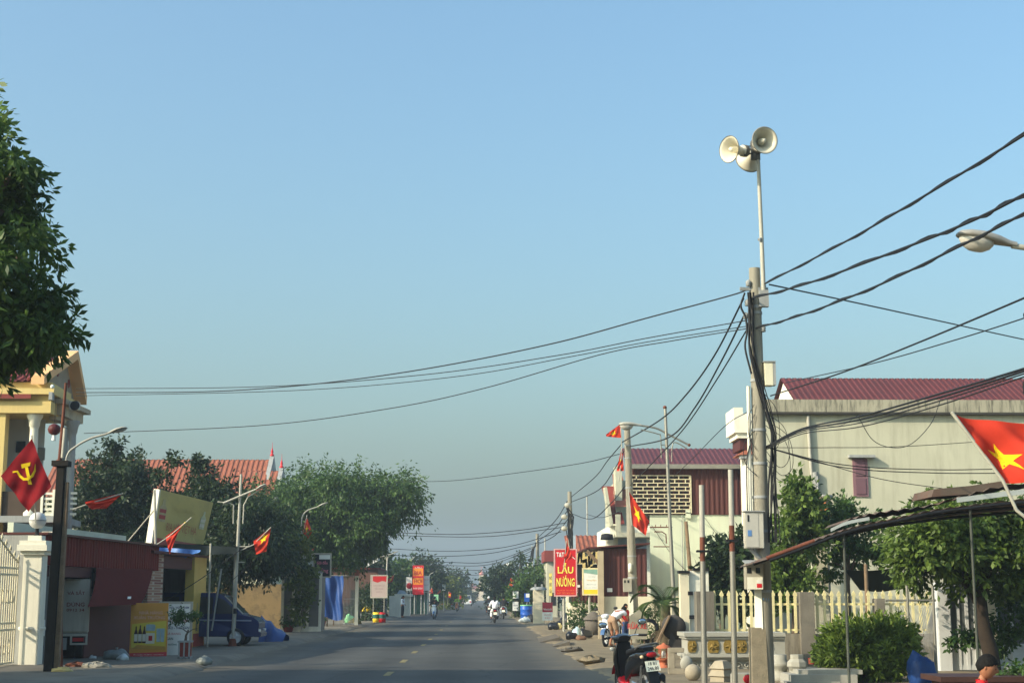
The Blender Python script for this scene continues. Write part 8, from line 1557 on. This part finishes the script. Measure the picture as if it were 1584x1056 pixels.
    if detail: lettering(pl, [(plate[0], c_ + up_ * .04 + V((0, -.004, 0)), V((1, 0, 0)), up_, .13, .052, 0, .01), (plate[1], c_ - up_ * .036 + V((0, -.004, 0)), V((1, 0, 0)), up_, .18, .056, 0, .01)], [BLACK], thick=.002)
    ex = MB(); ex.tube(spline([(.12, -.15, .3), (.15, -.35, .3), (.17, -.5, .34), (.175, -.88, .43)], 5), [.02] * 6 + [.05] * 10, 12); ex.build('exhaust', bk, t); MB().obox((.225, -.68, .40), (.006, 0, 0), (0, .16, .035), (0, -.012, .045)).build('exhaust_guard', chrome, t)
    en = MB(); en.box(-.13, .12, -.6, -.12, .22, .42); en.build('engine', mat('engine_grey', (90, 90, 90), .5, .2, 6, 0, .4), t, bevel=.03); sw_ = MB(); sw_.cyl((-.11, -.3, .33), (-.11, -.62, .29), .05); sw_.cyl((-.1, -.72, .62), (-.1, -.6, .35), .02); sw_.cyl((.1, -.72, .62), (.1, -.6, .35), .02); sw_.build('swing_arm', chrome, t); MB().cyl((-.1, -.1, .26), (-.25, -.02, .02), .012, n=6).build('side_stand', bk, t)
    t.location = V(o); t.rotation_euler = (0, lean, yaw); return t
pb_black = mat('paint_black', (20, 20, 22), .25, .1, 3, coat=.5); pb_red = mat('paint_red_gloss', (176, 24, 34), .25, .08, 3, coat=.5); pb_white = mat('paint_white_gloss', (216, 220, 222), .25, .05, 3, coat=.5); pb_blue = mat('paint_blue_gloss', (70, 100, 140), .3, .08, 3, coat=.4)
# the near parked bike, tail to the camera
Yb = 24.4; scooter('black and red motorbike parked on the road edge with its white plate towards the camera', (xpx(984, 1060, Yb), Yb, .03), R(13), pb_black, pb_red, R(-5))
bag('helmet', 'black open helmet hung on the tail of the near black and red motorbike', 985, 985, .01, BLACK) if False else None
Yb = 50.3; scooter('white and blue motorbike facing the camera that a person is bending over', (xpx(946, 995, Yb), Yb, .06), R(158), pb_white, pb_blue, R(4), detail=False)
# person bending over it, and one in red behind the pole
BEND = dict(pelvis=(0, -.18, .88), chest=(0, .12, 1.12), neck=(0, .28, 1.16), head=(0, .40, 1.2), elbow=(.24, .34, .92), hand=(.2, .5, .74), knee=(.12, -.05, .48), ankle=(.13, -.15, .09), toe=(.14, .0, .05))
Yb = 49.2; human('person in white shirt and khaki shorts bending over the white and blue motorbike', (xpx(953, 995, Yb), Yb, .08), (.75, .65, 0), BEND, .98, mat('cloth_white', (220, 222, 226), .8, .06, 6), mat('cloth_khaki', (150, 122, 98), .85, .1, 6), sleeves=False, short=True)
STAND = dict(pelvis=(0, 0, .86), chest=(0, .0, 1.22), neck=(0, .02, 1.42), head=(0, .05, 1.55), elbow=(.23, -.02, 1.1), hand=(.2, .16, .96), knee=(.1, .02, .47), ankle=(.11, -.04, .08), toe=(.12, .1, .04))
Yb = 52.6; human('child in red top standing half hidden behind the second utility pole', (xpx(967, 990, Yb), Yb, .08), (.6, -.7, 0), STAND, .82, mat('cloth_red', (190, 30, 36), .8, .08, 6), mat('cloth_blue', (52, 70, 110), .85, .1, 6), sleeves=False)
# the boy at the right edge
Yb = 15.2; kb_ = 1.02; ob = V((xpx(1512, 1050, Yb), Yb, .05)); hz_ = P(1529, 1030, Yb)
BOY = dict(pelvis=(0, 0, .50), chest=(0, .02, .72), neck=(0, .05, .865), head=(0, .10, 1.0), elbow=(.17, .03, .64), hand=(.13, .18, .56), knee=(.08, .03, .28), ankle=(.09, -.01, .06), toe=(.09, .09, .03))
kk = (hz_.z - .05) / 1.0
def boy():
    # child proportions: a bigger head on narrow shoulders; the figure is scaled after its joints are set at child height
    J = {a: tuple(q / .72 for q in b) for a, b in BOY.items()}
    J['neck'] = (0, .07, .89 / .72); J['head'] = (0, .14, 1.0 / .72 + .005)
    return human('young boy in a red shirt with short black hair, looking down at the right edge', ob, (.93, -.36, 0), J, .72 * kk * .99, mat('cloth_red', (190, 30, 36)), mat('cloth_blue', (52, 70, 110)), sleeves=False, short=True, face=(.93, -.24, -.27), hs=1.45)
boy()
# riders
def rider(label_b, label_p, px, py, yaw, paint, accent, shirt, trousers, helmet=None, long_hair=False, k=1.0, hair=None):
    b = G(px, py, .02); scooter(label_b, b, yaw, paint, accent, 0, detail=False, group='motorbikes ridden along the road')
    f = V((-math.sin(yaw), math.cos(yaw), 0)); return human(label_p, b, f, RIDE, k, shirt, trousers, True, False, helmet, long_hair, group='riders on the road', hold=.7)
cw_ = mat('cloth_white', (220, 222, 226)); cd_ = mat('cloth_black', (30, 30, 34), .85); cg_ = mat('cloth_grey', (120, 124, 128), .85); cy_ = mat('cloth_lime', (170, 214, 70), .8); cp_ = mat('cloth_peach', (214, 170, 130), .8); hw_ = mat('helmet_white', (216, 216, 214), .3, .04, 3, coat=.4); hk_ = mat('helmet_black', (30, 30, 34), .3, .04, 3, coat=.4)
rider('black motorbike with white plate under the rider in white, nearest of three', 'rider in white shirt with long black ponytail, nearest of three riding away', 765, 963, R(2), pb_black, pb_black, cw_, cw_, None, True)
rider('dark motorbike ridden away on the right of the rider in white', 'rider in black top and pale helmet on the right of the three riding away', 779, 957, R(-2), pb_black, pb_black, cd_, cw_, None)
rider('dark motorbike ridden away on the left of the rider in white', 'rider in dark shirt and white helmet on the left of the three riding away', 756, 951, R(2), pb_black, pb_black, cd_, cd_, hw_)
rider('pale motorbike farthest of those riding away on the right', 'distant rider in peach shirt and white helmet ahead of the other three', 771, 944, R(0), pb_white, pb_white, cp_, cg_, hw_)
rider('silver motorbike coming along the left side of the road', 'rider in dark clothes and dark helmet coming along the left side of the road', 672, 957, R(176), pb_white, pb_blue, cd_, cd_, hk_)
rider('orange fronted motorbike farther off on the left side of the road', 'rider in lime green top farther off on the left side of the road', 707, 945, R(178), mat('paint_orange', (206, 120, 40), .3), mat('paint_orange', (206, 120, 40), .3), cy_, cg_, None)
b = G(589, 962, .1); human('person in dark trousers standing at the white wall by the far left lamp post', b + V((.2, 22, 0)), (.9, -.3, 0), STAND, 1.0, cw_, cd_)
